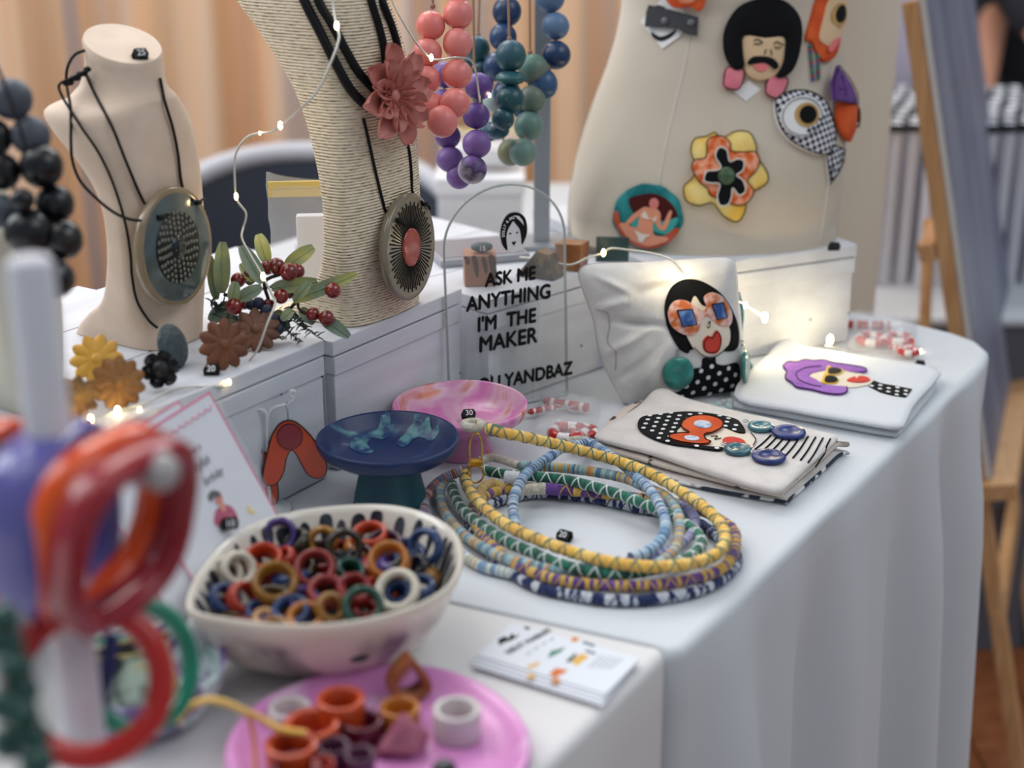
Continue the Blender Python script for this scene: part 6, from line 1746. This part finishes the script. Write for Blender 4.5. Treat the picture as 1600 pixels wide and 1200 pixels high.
# ================================================================== GREETING CARDS
tr_ = P(325, 612, .1265)
A22 = math.radians(20)
gw = -(FW*cos(A22)+RT*sin(A22))          # along the top edge, towards the viewer's left
gl_ = math.radians(29)
perp = V((gw.y, -gw.x, 0))
if perp.y > 0: perp = -perp              # points away from the riser
gd = -UP*cos(gl_)+perp*sin(gl_)          # down the card
GH, GW = .148, .104
Rscale = (tr_.z-.0008)/cos(gl_)
GH = min(GH, Rscale)
pink_edge = M('card_pink', (226, 96, 140), .5); gpaper = M('card_smooth', (224, 226, 234), .5)
def gcard(tr0, label, sleeve=True, printed=True, W0=GW, H0_=GH):
    bl_ = tr0+gw*W0+gd*H0_
    F = Fr(bl_, -gw, -gd)
    t = thing('greeting_card', bl_-gw*W0/2, label, 'card', 'greeting cards leaning on the riser')
    if F.N.dot(CAM-bl_) < 0: F.N = -F.N
    part('card_sheet', MB().add([F.at(x, y, h) for h in (0, .0012) for x, y in ((0, 0), (W0, 0), (W0, H0_), (0, H0_))], [(3, 2, 1, 0), (4, 5, 6, 7), (0, 1, 5, 4), (1, 2, 6, 5), (2, 3, 7, 6), (3, 0, 4, 7)], 0, False), gpaper, t)
    m = MB()
    e = .0016
    for x0, x1, y0, y1 in ((0, W0, H0_-e, H0_), (0, W0, 0, e), (0, e, 0, H0_), (W0-e, W0, 0, H0_)): m.add([F.at(x, y, .00135) for x, y in ((x0, y0), (x1, y0), (x1, y1), (x0, y1))], [(0, 1, 2, 3)], 0, False)
    part('pink_border', m, pink_edge, t)
    sc_l = [F.at(W0-.006-(W0-.012)*i/72.0, H0_-.0085-.0022*abs(sin(PI*i/6.0)), .0015) for i in range(73)]
    part('scallop_line', MB().tube(sc_l, .0004, 4), pink_edge, t)
    if sleeve:
        part('cello_sleeve', MB().add([F.at(x, y, h) for h in (-.001, .0022) for x, y in ((-.004, -.0), (W0+.004, 0), (W0+.004, H0_+.005), (-.004, H0_+.005))], [(3, 2, 1, 0), (4, 5, 6, 7), (0, 1, 5, 4), (1, 2, 6, 5), (2, 3, 7, 6), (3, 0, 4, 7)], 0, False), M('cello', (240, 244, 248), .06, alpha=.10, spec=.9, bump=.5, bscale=30), t)
    return t, F
t, F = gcard(tr_, 'white greeting card with pink scalloped border and a lady in pink')
for s_, u, v, sz in (('have a', 300, 704, .0072), ('Stylish', 312, 726, .0090), ('birthday', 330, 746, .0084)):
    x, y = F.px(u, v)
    text('handwriting', s_, F, x, y, sz, M('ink_script', (96, 96, 108), .6), t, h=.0015, shear=.35, sx=.8, ext=.00005)
ga = Art(t, F); lady = 338
ga.pc('lady_jacket', [(332, 818), (334, 800), (342, 792), (352, 790), (362, 796), (369, 810), (366, 818), (358, 806), (356, 820), (340, 824)], M('jacket_pink', (186, 56, 100), .6), .0014, .0002, cuts=0)
ga.pc('lady_face', ell(339, 781, 6, 9, 14), f_rose, .0014, .0003, smooth=False, cuts=0)
ga.pc('lady_neck', [(340, 788), (346, 786), (350, 798), (344, 800)], f_peach, .0016, .0002, cuts=0)
ga.pc('lady_hair', [(322, 778), (326, 769), (334, 768), (341, 772), (340, 777), (331, 779), (327, 785)], M('hair_grey', (62, 66, 66), .7), .0018, .0002, cuts=0)
ga.pc('lady_heel', [(384, 790), (392, 798), (398, 802), (386, 803)], f_yellow, .0014, .0002, cuts=0)
price_tag(PP(350, 832, F.o, F.N)+F.N*.0055, '10', 'black price marker 10 propped on the greeting card', .1, .4)
gcard(tr_+gw*.030+UP*.004-perp*.004, 'greeting card in a clear sleeve half hidden behind the lady card')
tr2 = P(139, 655, .1235)
gcard(tr2, 'greeting card with pink border at the far left, behind the white pole')

# ================================================================== EARRING STAND
eo = PD(438, 712, 1.075)
EF = face_cam(eo, 0, .06)
EB = V((eo.x, eo.y, 0))
clr = M('clear_rod', (218, 222, 226), .12, alpha=.88, spec=.9)
t = thing('earring_stand', PP(418, 790, EF.o, EF.N)*1.0, 'clear wire earring stand with two curled arms before the left riser', 'stand')
bx = EF.px(418, 720)[0]
bs_ = EF.at(bx, EF.px(418, 720)[1]); bs_.z = .0006
t.location = bs_
part('stand_base', MB().lathe([(.0005, 0), (.016, 0), (.016, .002), (.0145, .003), (.0005, .003)], bs_, 28), clr, t)
post_top = EF.at(*EF.px(417, 660))
part('post', MB().tube([bs_+UP*.002, V((bs_.x, bs_.y, post_top.z*.5)), post_top], .0011, 7), clr, t)
for l in ([(417, 660), (416, 646), (408, 640), (394, 642), (380, 650), (370, 656), (366, 652), (369, 646), (374, 650)], [(417, 660), (420, 646), (428, 637), (442, 633), (452, 630), (460, 622), (461, 612), (455, 611), (454, 618), (459, 621)]):
    part('curled_arm', MB().tube(spline([EF.at(*EF.px(*q)) for q in l], 6), .0011, 7), clr, t)
en_o = M('orange_enamel', (196, 70, 40), .3, coat=.4); en_m = M('plum_enamel', (132, 44, 56), .3, coat=.4)
def boomerang(pix, cu, cv, cr_, hook, label, h0, grp='boomerang earrings'):
    x, y = EF.px(cu, cv)
    g = thing('drop_earring', EF.at(x, y, h0), label, 'earring', grp)
    A_ = Art(g, EF)
    A_.pc('black_back', pix, M('black_acrylic', (18, 18, 20), .3), h0, .0016, n=6, cuts=0)
    cx = sum(p[0] for p in pix)/len(pix); cy = sum(p[1] for p in pix)/len(pix)
    p2 = sp2(EF.poly(pix), 6)
    ins = []
    n_ = len(p2)
    sa_ = sum(p2[i][0]*p2[(i+1) % n_][1]-p2[(i+1) % n_][0]*p2[i][1] for i in range(n_))
    for i in range(n_):
        a_, b_ = V((*p2[i-1], 0)), V((*p2[(i+1) % n_], 0)); d_ = (b_-a_).normalized()
        nn = V((-d_.y, d_.x, 0))*(1 if sa_ > 0 else -1)
        ins.append((p2[i][0]+nn.x*.0010, p2[i][1]+nn.y*.0010))
    part('orange_face', MB().flat(ins, EF, .0008, h0+.0016), en_o, g)
    A_.pc('black_rim', ell(cu, cv, cr_+1.5, cr_+1.5, 24), M('black_acrylic', (18, 18, 20), .3), h0+.0024, .0006, smooth=False, cuts=0)
    A_.pc('plum_circle', ell(cu, cv, cr_, cr_, 24), en_m, h0+.003, .0006, smooth=False, cuts=0)
    m = MB()
    m.tube(spline([EF.at(*EF.px(*q), .0005) for q in hook], 5), .0005, 5)
    part('ear_hook', m, silver, g)
boomerang([(433, 663), (446, 655), (462, 657), (480, 672), (496, 692), (508, 714), (511, 730), (506, 742), (494, 746), (480, 740), (470, 724), (460, 706), (454, 703), (448, 714), (444, 734), (434, 752), (420, 757), (410, 748), (410, 732), (416, 706), (422, 682)], 452, 679, 19, [(450, 656), (449, 640), (446, 632), (452, 626), (456, 630)], 'orange boomerang earring with a plum circle hanging on the right arm', .0012)
boomerang([(370, 700), (378, 690), (392, 688), (410, 702), (424, 724), (434, 752), (436, 780), (428, 794), (414, 790), (402, 768), (392, 748), (386, 746), (382, 758), (372, 770), (360, 766), (360, 740), (364, 716)], 391, 707, 18, [(380, 690), (376, 676), (374, 662), (368, 654)], 'orange boomerang earring hanging on the left arm behind the card', -.004)

# ================================================================== FLOWER BROOCHES ON THE LEFT RISER
def daisy(u, v, rpx, n, col, label, np_=11, z=.1135, up_=.55, rot=0.0, layers=1):
    c0 = P(u, v, z+.010)
    n = V(n).normalized()
    R_ = rpx*pxm(c0)
    c = V((c0.x, c0.y, max(c0.z, z+R_*math.sqrt(max(0, 1-n.z**2))*.93)))
    d_ = (CAM-c0).normalized(); c = c0+d_*((c.z-c0.z)/max(.15, d_.z))
    U = UP.cross(n) if abs(n.z) < .95 else V((1, 0, 0))
    F = Fr(c, U, n.cross(U))
    t = thing('flower_brooch', V((c.x, c.y, z)), label, 'brooch', 'resin flower brooches on the left riser')
    for lay in range(layers):
        for i in range(np_):
            a_ = 2*PI*i/np_+rot+lay*.28
            m = MB(); rings = []
            L0, L1 = R_*.16, R_*(1.0-.3*lay)
            for k in range(7):
                s_ = k/6.0
                x = L0+(L1-L0)*s_
                wv = R_*.262*(.35+.65*sin(PI*(.10+.56*s_)))*(1, 1, 1, 1, 1, .80, .36)[k]
                hh = R_*(.16+.16*lay)*(1-s_*.8)+.001
                ring = []
                for j in range(8):
                    b_ = 2*PI*j/8
                    y = wv*cos(b_); zz = hh*.5+R_*.13*max(sin(b_), -.35)*(1-.25*s_)*(1-.35*(1-abs(cos(b_)))*1.0)
                    ring.append(F.at(x*cos(a_)-y*sin(a_), x*sin(a_)+y*cos(a_), zz))
                rings.append(ring)
            m.loft(rings, cap0=True, cap1=True)
            part('petal', m, col, t)
    part('flower_eye', MB().ball(F.at(0, 0, R_*.16), R_*.22, 14, 9, (1, 1, .6), F.mat(), amp=.05, fr=400), col, t)
    part('back_plate', MB().lathe([(.0004, -R_*.05), (R_*.5, -R_*.05), (R_*.5, R_*.04), (.0004, R_*.04)], c, 20, F.mat()), col, t)
    return t
toc = (CAM-P(200, 580, .12)).normalized()
ochre = M('ochre_resin', (150, 104, 50), .45, (124, 82, 40), 40, .4, .6); yel = M('yellow_resin', (224, 172, 72), .45, (214, 158, 62), 30, .4, .6); brn = M('brown_resin', (122, 72, 46), .5, (98, 56, 36), 40, .4, .6); dbr = M('dark_brown_resin', (112, 68, 44), .5, (84, 50, 34), 40, .4, .6)
och2 = M('mottled_ochre', (176, 128, 58), .45, (98, 66, 36), 50, .42, .6)
daisy(151, 562, 40, toc+V((.0, -.1, .3)), yel, 'yellow resin flower brooch leaning on the cream bust foot', 10)
daisy(184, 598, 42, toc+V((.1, -.2, .1)), ochre, 'ochre resin flower brooch in front of the yellow one', 11, rot=.2)
daisy(118, 622, 36, toc+V((-.1, -.1, .5)), och2, 'mottled ochre flower brooch beside the blurred white pole', 10, rot=.1)
daisy(349, 538, 40, toc+V((.2, -.2, .0)), brn, 'brown resin flower brooch at the foot of the sprig, nearer the price marker', 10, rot=.1)
daisy(400, 517, 38, toc+V((.0, .1, .5)), dbr, 'darker brown flower brooch lying under the fairy light wire', 10, rot=.3)
# black rose
c = P(250, 578, .1135+.014)
n = (toc+V((.05, -.2, .2))).normalized()
U = UP.cross(n); RF = Fr(c, U, n.cross(U))
blkr = M('black_rose', (8, 9, 13), .45, coat=.1)
t = thing('rose_brooch', V((c.x, c.y, .1135)), 'black resin rose brooch between the ochre flower and the grey dome', 'brooch')
k_ = pxm(c)
for cnt, L, W, tilt, base, cup, rot in ((6, 20, 15, .25, 10, 6, .1), (5, 17, 13, .8, 6, 6, .5), (4, 12, 9, 1.1, 3, 4, .2), (3, 8, 6, 1.25, 1, 3, .6)):
    for i in range(cnt): petal(L*k_, W*k_, cup*k_, base*k_, 'petal', RF, 2*PI*i/cnt+rot, tilt, blkr, t)
part('rose_heart', MB().ball(RF.at(0, 0, .002), .007, 12, 8, (1, 1, .7), RF.mat()), blkr, t)
part('back_plate', MB().lathe([(.0004, -.006), (.009, -.006), (.009, .001), (.0004, .001)], c, 18, RF.mat()), blkr, t)
# grey textured dome
c = P(270, 541, .1135+.015)
dn = V((.25, -.92, .32)).normalized()
single('dome_brooch', MB().ball(c, 36*pxm(c), 28, 18, (1, 1, .36), align(dn)), M('grey_hammered', (62, 76, 80), .45, bump=1.0, bscale=240), 'grey hammered dome brooch standing behind the black rose', 'brooch')

# ================================================================== BERRY SPRIG
sprig_o = P(430, 500, .1136)
t = thing('berry_sprig', sprig_o, 'artificial sprig of red berries and grey-green leaves beside the rope bust', 'sprig')
leaf_m = M('sage_leaf', (122, 140, 122), .45, (158, 162, 104), 26, .45, .72, bump=.2, bscale=300)
leaf_y = M('olive_leaf', (128, 144, 114), .45, (178, 174, 92), 30, .42, .66, bump=.2, bscale=300)
berry_m = M('berry_red', (128, 16, 14), .08, (100, 10, 10), 60, .4, .6, coat=.9); bb_m = M('blue_berry', (36, 46, 70), .55, (26, 32, 50), 60, .4, .6)
stem_m = M('sprig_stem', (52, 40, 34), .7); needle_m = M('cedar_green', (62, 78, 72), .7)
SD = 1.10
def leaf(b, tip, wpx, d0, d1, mat):
    a_, e_ = PD(*b, SD+d0), PD(*tip, SD+d1)
    ax = (e_-a_); L = ax.length; ax.normalize()
    vd = (CAM-a_).normalized()
    sd_ = ax.cross(vd).normalized(); nn = sd_.cross(ax).normalized()
    if nn.dot(vd) < 0: nn = -nn
    W = wpx*.5*pxm(a_)
    vs = []
    for i in range(9):
        s_ = i/8.0
        ww = W*(sin(PI*(.05+.90*s_**.85))**.48)
        for j in range(5):
            q = (j-2)/2.0
            vs.append(a_+ax*(L*s_)+sd_*(ww*q)+nn*(L*.10*sin(PI*s_)+ww*.22*q*q))
    fs = [(i*5+j, (i+1)*5+j, (i+1)*5+j+1, i*5+j+1) for i in range(8) for j in range(4)]
    m = MB().add(vs, fs)
    m.add([v-nn*.0006 for v in vs], [f[::-1] for f in fs])
    m.tube([vs[i*5+2]+nn*.0003 for i in range(9)], .0005, 4)
    part('leaf', m, mat, t)
for q in (((346, 458), (348, 378), 26, .0, .0, leaf_y), ((338, 468), (328, 400), 18, .01, .01, leaf_y), ((411, 442), (377, 384), 26, -.012, -.01, leaf_m), ((418, 412), (404, 366), 23, .0, .01, leaf_y), ((446, 416), (490, 386), 24, .0, .012, leaf_y), ((424, 450), (496, 440), 24, -.006, -.0, leaf_y),
          ((374, 466), (409, 448), 22, -.014, -.016, leaf_m), ((364, 472), (368, 440), 20, -.014, -.016, leaf_m), ((458, 470), (557, 428), 22, -.004, .0, leaf_y), ((500, 494), (546, 526), 22, -.004, -.006, leaf_m), ((462, 466), (484, 440), 18, -.012, -.014, leaf_m), ((354, 478), (328, 502), 24, .0, .0, leaf_m), ((352, 484), (362, 520), 26, .004, .0, leaf_y),
          ((396, 440), (376, 412), 16, .0, .004, leaf_y), ((386, 444), (408, 418), 16, .006, .01, leaf_m), ((456, 484), (440, 500), 16, -.006, -.01, leaf_m), ((470, 482), (490, 506), 18, .0, -.004, leaf_m), ((430, 486), (450, 516), 22, .006, .004, leaf_m)): leaf(*q)
def stalk(pts, r_=.0011): part('stem', MB().tube(spline([PD(u, v, SD+d) for u, v, d in pts], 5), r_, 6), stem_m, t)
stalk([(430, 506, .004), (405, 480, 0), (380, 468, -.002), (350, 460, 0)], .0014); stalk([(430, 506, .004), (420, 470, 0), (414, 440, -.006), (440, 428, -.004)], .0014); stalk([(430, 506, .004), (450, 486, 0), (466, 470, 0), (490, 460, -.002), (516, 454, -.004)], .0013); stalk([(466, 470, 0), (467, 482, -.002), (480, 490, -.004), (505, 496, -.005)], .0012)
stalk([(408, 452, -.004), (430, 446, -.004), (452, 434, -.004)], .0010)
for u, v, r_, d in ((418, 418, 12, .0), (432, 416, 13.5, -.005), (451, 425, 14.5, -.012), (464, 424, 12.5, -.004), (372, 438, 12, .0), (388, 430, 10.5, .004), (366, 479, 14, -.012), (382, 476, 8, -.004), (439, 463, 12, -.008), (452, 458, 9, .002), (520, 454, 13, -.008), (489, 491, 11, -.006), (510, 497, 12.5, -.010), (420, 476, 10, .0)):
    part('berry', MB().ball(PD(u, v, SD+d), r_*(SD+d)/FPX, 16, 10), berry_m, t)
for u, v, r_, d in ((392, 476, 9, -.004), (404, 474, 10, -.004), (416, 486, 10, -.006), (428, 500, 11, -.006), (434, 514, 10, -.008), (424, 512, 9, .0), (440, 504, 8, .0)):
    part('blueberry', MB().ball(PD(u, v, SD+d), r_*(SD+d)/FPX, 14, 9, amp=.05, fr=300), bb_m, t)
m = MB(); rnd = random.Random(5)
for (x0, y0, x1, y1) in ((440, 490, 500, 528), (436, 500, 468, 536), (350, 470, 336, 492), (450, 480, 478, 512), (400, 490, 440, 530), (360, 486, 380, 512), (330, 470, 346, 486)):
    for i in range(26):
        s_ = i/25.0
        u, v = x0+(x1-x0)*s_, y0+(y1-y0)*s_
        b = PD(u, v, SD+.004-.01*s_)
        e_ = PD(u+rnd.uniform(-12, 14), v+rnd.uniform(-11, 10), SD+.004-.01*s_+rnd.uniform(-.01, .006))
        if e_.z < .1145: e_.z = .1145
        m.tube([b, (b+e_)/2+UP*.0006, e_], [.0007, .0006, .0003], 4, cap=False)
part('cedar_needles', m, needle_m, t, kind='stuff')

# ================================================================== FAIRY LIGHTS
wire_m = M('silver_wire', (206, 204, 196), .35, metal=.5)
glow = M('fairy_glow', (255, 226, 160), .4, emit=22)
def fairy(lines, bulbs, label, r_=.0009):
    p0 = PD(*lines[0][0])
    t = thing('fairy_lights', p0, label, 'string lights', 'fairy light wires')
    for l in lines:
        pts = spline([PD(*q) for q in l], 5)
        part('wire', MB().tube(pts, r_, 5), wire_m, t)
    for u, v, d, rpx in bulbs:
        part('bulb', MB().ball(PD(u, v, d), rpx*d/FPX, 10, 7, (.8, .8, 1.5)), glow, t)
    return t
fairy([[(519, -30, 1.02), (521, 10, 1.02), (526, 40, 1.015), (530, 60, 1.012), (518, 96, 1.01), (497, 140, 1.015), (470, 170, 1.03), (446, 190, 1.06), (425, 205, 1.08), (404, 208, 1.09), (384, 216, 1.09), (368, 242, 1.09), (367, 285, 1.09), (370, 312, 1.09), (383, 330, 1.09), (384, 342, 1.09), (380, 356, 1.09), (378, 372, 1.085), (390, 396, 1.078), (410, 430, 1.07), (425, 460, 1.068), (430, 474, 1.066), (418, 505, 1.06), (403, 545, 1.058), (388, 566, 1.06)]],
      [(526, 40, 1.012, 4.2), (438, 196, 1.068, 4.4), (406, 208, 1.088, 2.2), (369, 307, 1.088, 4.0), (411, 432, 1.068, 4.4)], 'silver fairy light wire hanging down past the rope bust over the sprig')
fairy([[(600, -30, 1.12), (622, 20, 1.12), (650, 66, 1.125), (672, 90, 1.13), (690, 93, 1.135), (716, 90, 1.14), (740, 100, 1.2), (750, 160, 1.21)]], [(674, 90, 1.128, 4.0), (765, 149, 1.23, 2.5)], 'thin fairy light wire crossing the coral beads')
fairy([[(812, 402, 1.33), (850, 406, 1.32), (890, 414, 1.315), (920, 402, 1.315), (941, 396, 1.315), (955, 388, 1.315), (985, 391, 1.31), (1020, 396, 1.30), (1046, 404, 1.285), (1062, 416, 1.27), (1070, 426, 1.265)], [(1150, 468, 1.30), (1165, 477, 1.33), (1182, 488, 1.345), (1195, 495, 1.352)], [(1290, 540, 1.395), (1330, 545, 1.42), (1420, 552, 1.43), (1470, 553, 1.43), (1505, 556, 1.45)]],
      [(943, 395, 1.31, 4.0), (1165, 477, 1.33, 3.2), (1195, 496, 1.355, 5.5), (1072, 424, 1.262, 2.6), (1297, 531, 1.40, 5.5), (1437, 550, 1.43, 3.2), (1502, 554, 1.45, 4.5)], 'fairy light wire trailing along the white risers behind the pouches')
fairy([[(120, 645, .955), (142, 660, .95), (182, 643, .962), (232, 628, .975), (276, 606, .995), (352, 604, 1.02)]], [(184, 642, .958, 5), (142, 655, .946, 5), (218, 640, .966, 2.6), (252, 648, .965, 2.2), (274, 650, .965, 2.2), (358, 597, 1.02, 3.2)], 'fairy light wire behind the greeting cards on the left riser')
def glow_lamp(p, e):
    l = bpy.data.lights.new('fairy_glow', 'POINT'); l.energy = e; l.color = (1, .82, .5); l.shadow_soft_size = .004
    o = bpy.data.objects.new('fairy_glow', l); COL.objects.link(o); o.location = p
for u, v, d, e in ((1195, 496, 1.345, .10), (1297, 529, 1.385, .10), (1072, 420, 1.25, .05), (1502, 550, 1.44, .05), (184, 632, .93, .012)): glow_lamp(PD(u, v, d), e)

# ================================================================== FOREGROUND BANGLE STAND
wp = M('white_enamel', (206, 206, 214), .35)
pt_ = PD(44, 398, .60)
pole = thing('bangle_stand', V((pt_.x, pt_.y, .0003)), 'out-of-focus white bangle stand with a crossbar at the left edge', 'stand')
part('pole', MB().lathe([(.0098, .004), (.0098, pt_.z-.004), (.0075, pt_.z-.001), (.003, pt_.z)], (pt_.x, pt_.y, 0), 28, cap0=True, cap1=True), wp, pole)
part('base', MB().lathe([(.055, .0006), (.055, .006), (.05, .009), (.012, .010)], (pt_.x, pt_.y, 0), 36, cap0=True, cap1=True), wp, pole)
bdir = (RT*.975-FW*.22).normalized()
bz = (pt_.z-(742-398)*.60/FPX*1.02)
bar_end = V((pt_.x, pt_.y, bz))+bdir*.050
part('crossbar', MB().tube([V((pt_.x, pt_.y, bz))-bdir*.075, V((pt_.x, pt_.y, bz)), bar_end], .0062, 14), wp, pole)
part('bar_cap', MB().ball(V((bar_end.x, bar_end.y, bz)), .0085, 12, 8), M('cap_grey', (176, 172, 172), .4), pole)
def bangle(c, ax, Rx, Rz, wd, th, mats, label, split=True, sq=2.6, roll=0.0):
    A = align(ax)
    n = 56; rings = [[], [], [], []]
    def rad(a_):
        return 1/((abs(cos(a_+roll))**sq+abs(sin(a_+roll))**sq)**(1/sq))
    def prof(ri, w0, w1):
        out = []
        for (dr, dw) in ((0, w0), (0, w1), (th, w1), (th, w0)): out.append((dr, dw))
        return out
    t = thing('bangle', c, label, 'bangle', 'resin bangles on the white stand')
    segs = ((-wd/2, 0), (0, wd/2)) if split else ((-wd/2, wd/2),)
    for si, (w0, w1) in enumerate(segs):
        e = th*.28
        sec = [(e, w0), (th-e, w0), (th, w0+(e if si == 0 else 0)), (th, w1-(e if si == len(segs)-1 else 0)), (th-e, w1), (e, w1), (0, w1-(e if si == len(segs)-1 else 0)), (0, w0+(e if si == 0 else 0))]
        rr = []
        for dr, dw in sec:
            rr.append([c+A @ V(((Rx-dr)*rad(2*PI*i/n)*cos(2*PI*i/n), (Rz-dr)*rad(2*PI*i/n)*sin(2*PI*i/n), dw)) for i in range(n)])
        m = MB().loft(rr, closed=True)
        part('band' if split else 'ring_body', m, mats[si], t)
    return t
o_res = res('bangle_orange', (255, 96, 14), (236, 70, 16), 0, 16); m_res = res('bangle_maroon', (176, 40, 52), (150, 32, 48), 0, 16); v_res = res('bangle_violet', (112, 106, 180), (90, 88, 170), 0, 20); r_res = res('bangle_red', (206, 30, 26)); g_res = res('bangle_green', (26, 150, 116), (20, 130, 104), 0)
axb = (V((bar_end.x, bar_end.y, 0))-V((pt_.x, pt_.y, 0))).normalized()
def on_bar(s_): return V((pt_.x, pt_.y, bz)).lerp(V((bar_end.x, bar_end.y, bz)), s_)
axn = (RT*.88-FW*.42-UP*.24).normalized()
bk = bangle(on_bar(.56)-UP*.0285-RT*.002, axn, .041, .0425, .030, .0095, (o_res, m_res), 'orange and maroon two-tone square bangle hanging in the foreground', True, 3.0)
bangle(on_bar(-.02)-UP*.026, (axb+FW*.06).normalized(), .040, .0405, .026, .0085, (v_res, v_res), 'blue-violet square bangle hanging behind the orange one', False, 2.8)
bangle(V((pt_.x, pt_.y, bz-.026))-bdir*.034, axb, .037, .040, .022, .0085, (g_res, o_res), 'green and orange bangle on the far side of the stand pole', True, 2.4)
cb = PD(140, 1066, .645)
bangle(cb, (CAM-cb+RT*.10+UP*.04).normalized(), .0370, .0375, .011, .0115, (r_res,), 'round red bangle leaning on the marbled bowl under the stand', False, 2.0)
cb = PD(214, 1040, .70)
bangle(cb, (CAM-cb+RT*.25).normalized(), .0300, .0335, .010, .0075, (g_res,), 'green bangle standing in the marbled bowl behind the red one', False, 2.0)
t = thing('bead_necklace', PD(10, 1150, .56), 'dark green bead string blurred at the bottom left corner', 'necklace')
for i, (u, v) in enumerate(((2, 968), (10, 1006), (24, 1044), (34, 1080), (34, 1118), (50, 1152), (58, 1192), (46, 1228), (8, 1100), (14, 1160))):
    part('bead', MB().ball(PD(u, v, .565+.004*(i % 2)), .0072, 14, 9), M('bottle_green', (12, 66, 58), .3, coat=.3), t)
# marbled bowl with printed packets
bcz = P(232, 1118, .0)
R_ = .046
mb_m = marble('violet_marble', (96, 70, 130), (206, 216, 222), 30, .44, .56, .2, .5, (110, 176, 150), 1.8)
t = thing('marbled_bowl', V((bcz.x, bcz.y, .0006)), 'violet, white and green marbled resin bowl at the lower left', 'bowl')
part('bowl_body', MB().lathe([(.0005, 0), (R_*.55, 0), (R_*.8, .008), (R_*.96, .022), (R_, .032), (R_*.985, .0335), (R_*.95, .032), (R_*.90, .022), (R_*.72, .010), (R_*.4, .005), (.0005, .005)], (bcz.x, bcz.y, .0006), 56), mb_m, t)
pkm = M('gilt_print', (40, 44, 40), .3, (186, 206, 186), 45, .46, .56, col3=(196, 160, 60), detail=4)
for i, (u, v, y_, lab) in enumerate(((214, 1104, .2, 'printed green and gilt packet standing in the marbled bowl'), (196, 1130, -.1, 'dark gilt-printed packet leaning at the front of the marbled bowl'))):
    c = P(u, v, .014)
    F = face_cam(c, .45, y_)
    t = thing('printed_packet', c, lab, 'packet', 'printed packets in the marbled bowl')
    part('packet_body', MB().flat([(-.024, 0), (.024, 0), (.024, .036), (-.024, .036)], F, .003), pkm, t)
    part('gilt_edge', MB().tube([F.at(x, y, .0015) for x, y in ((-.024, 0), (.024, 0), (.024, .036), (-.024, .036))], .0007, 5, True), M('gilt', (176, 150, 70), .3, metal=.7), t)
single('ribbon', MB().tube(spline([PD(u, v, d) for u, v, d in ((176, 990, .69), (168, 1040, .69), (158, 1090, .69), (150, 1150, .69))], 5), .0052, 10, flat=.3), M('indigo_ribbon', (48, 46, 104), .6), 'indigo ribbon hanging between the white pole and the printed packets', 'ribbon')
# yellow hoop earring reaching from the bowl to the plate
single('hoop_earring', MB().tube(spline([P(u, v, z) for u, v, z in ((276, 1130, .034), (294, 1106, .040), (322, 1094, .043), (352, 1098, .042), (384, 1112, .036), (410, 1124, .030), (440, 1140, .026), (478, 1146, .0235))], 6), .0019, 8), M('yellow_hoop', (226, 180, 84), .35, coat=.3), 'thin yellow hoop lying from the marbled bowl over the pink plate', 'earring')
single('hoop_earring', MB().tube(spline([P(u, v, z) for u, v, z in ((386, 1112, .036), (394, 1140, .026), (398, 1170, .018), (400, 1206, .012))], 6), .0014, 8), M('amber_hoop', (214, 130, 84), .35), 'thin amber wire hanging down at the left rim of the pink plate', 'earring')
c = P(312, 992, .030)
single('trinket', MB().ball(c, .010, 12, 8, (1, .7, 1.5), amp=.15, fr=120), M('white_ceramic', (226, 224, 226), .3), 'white ceramic drop with a brown tip beside the ring bowl', 'trinket')
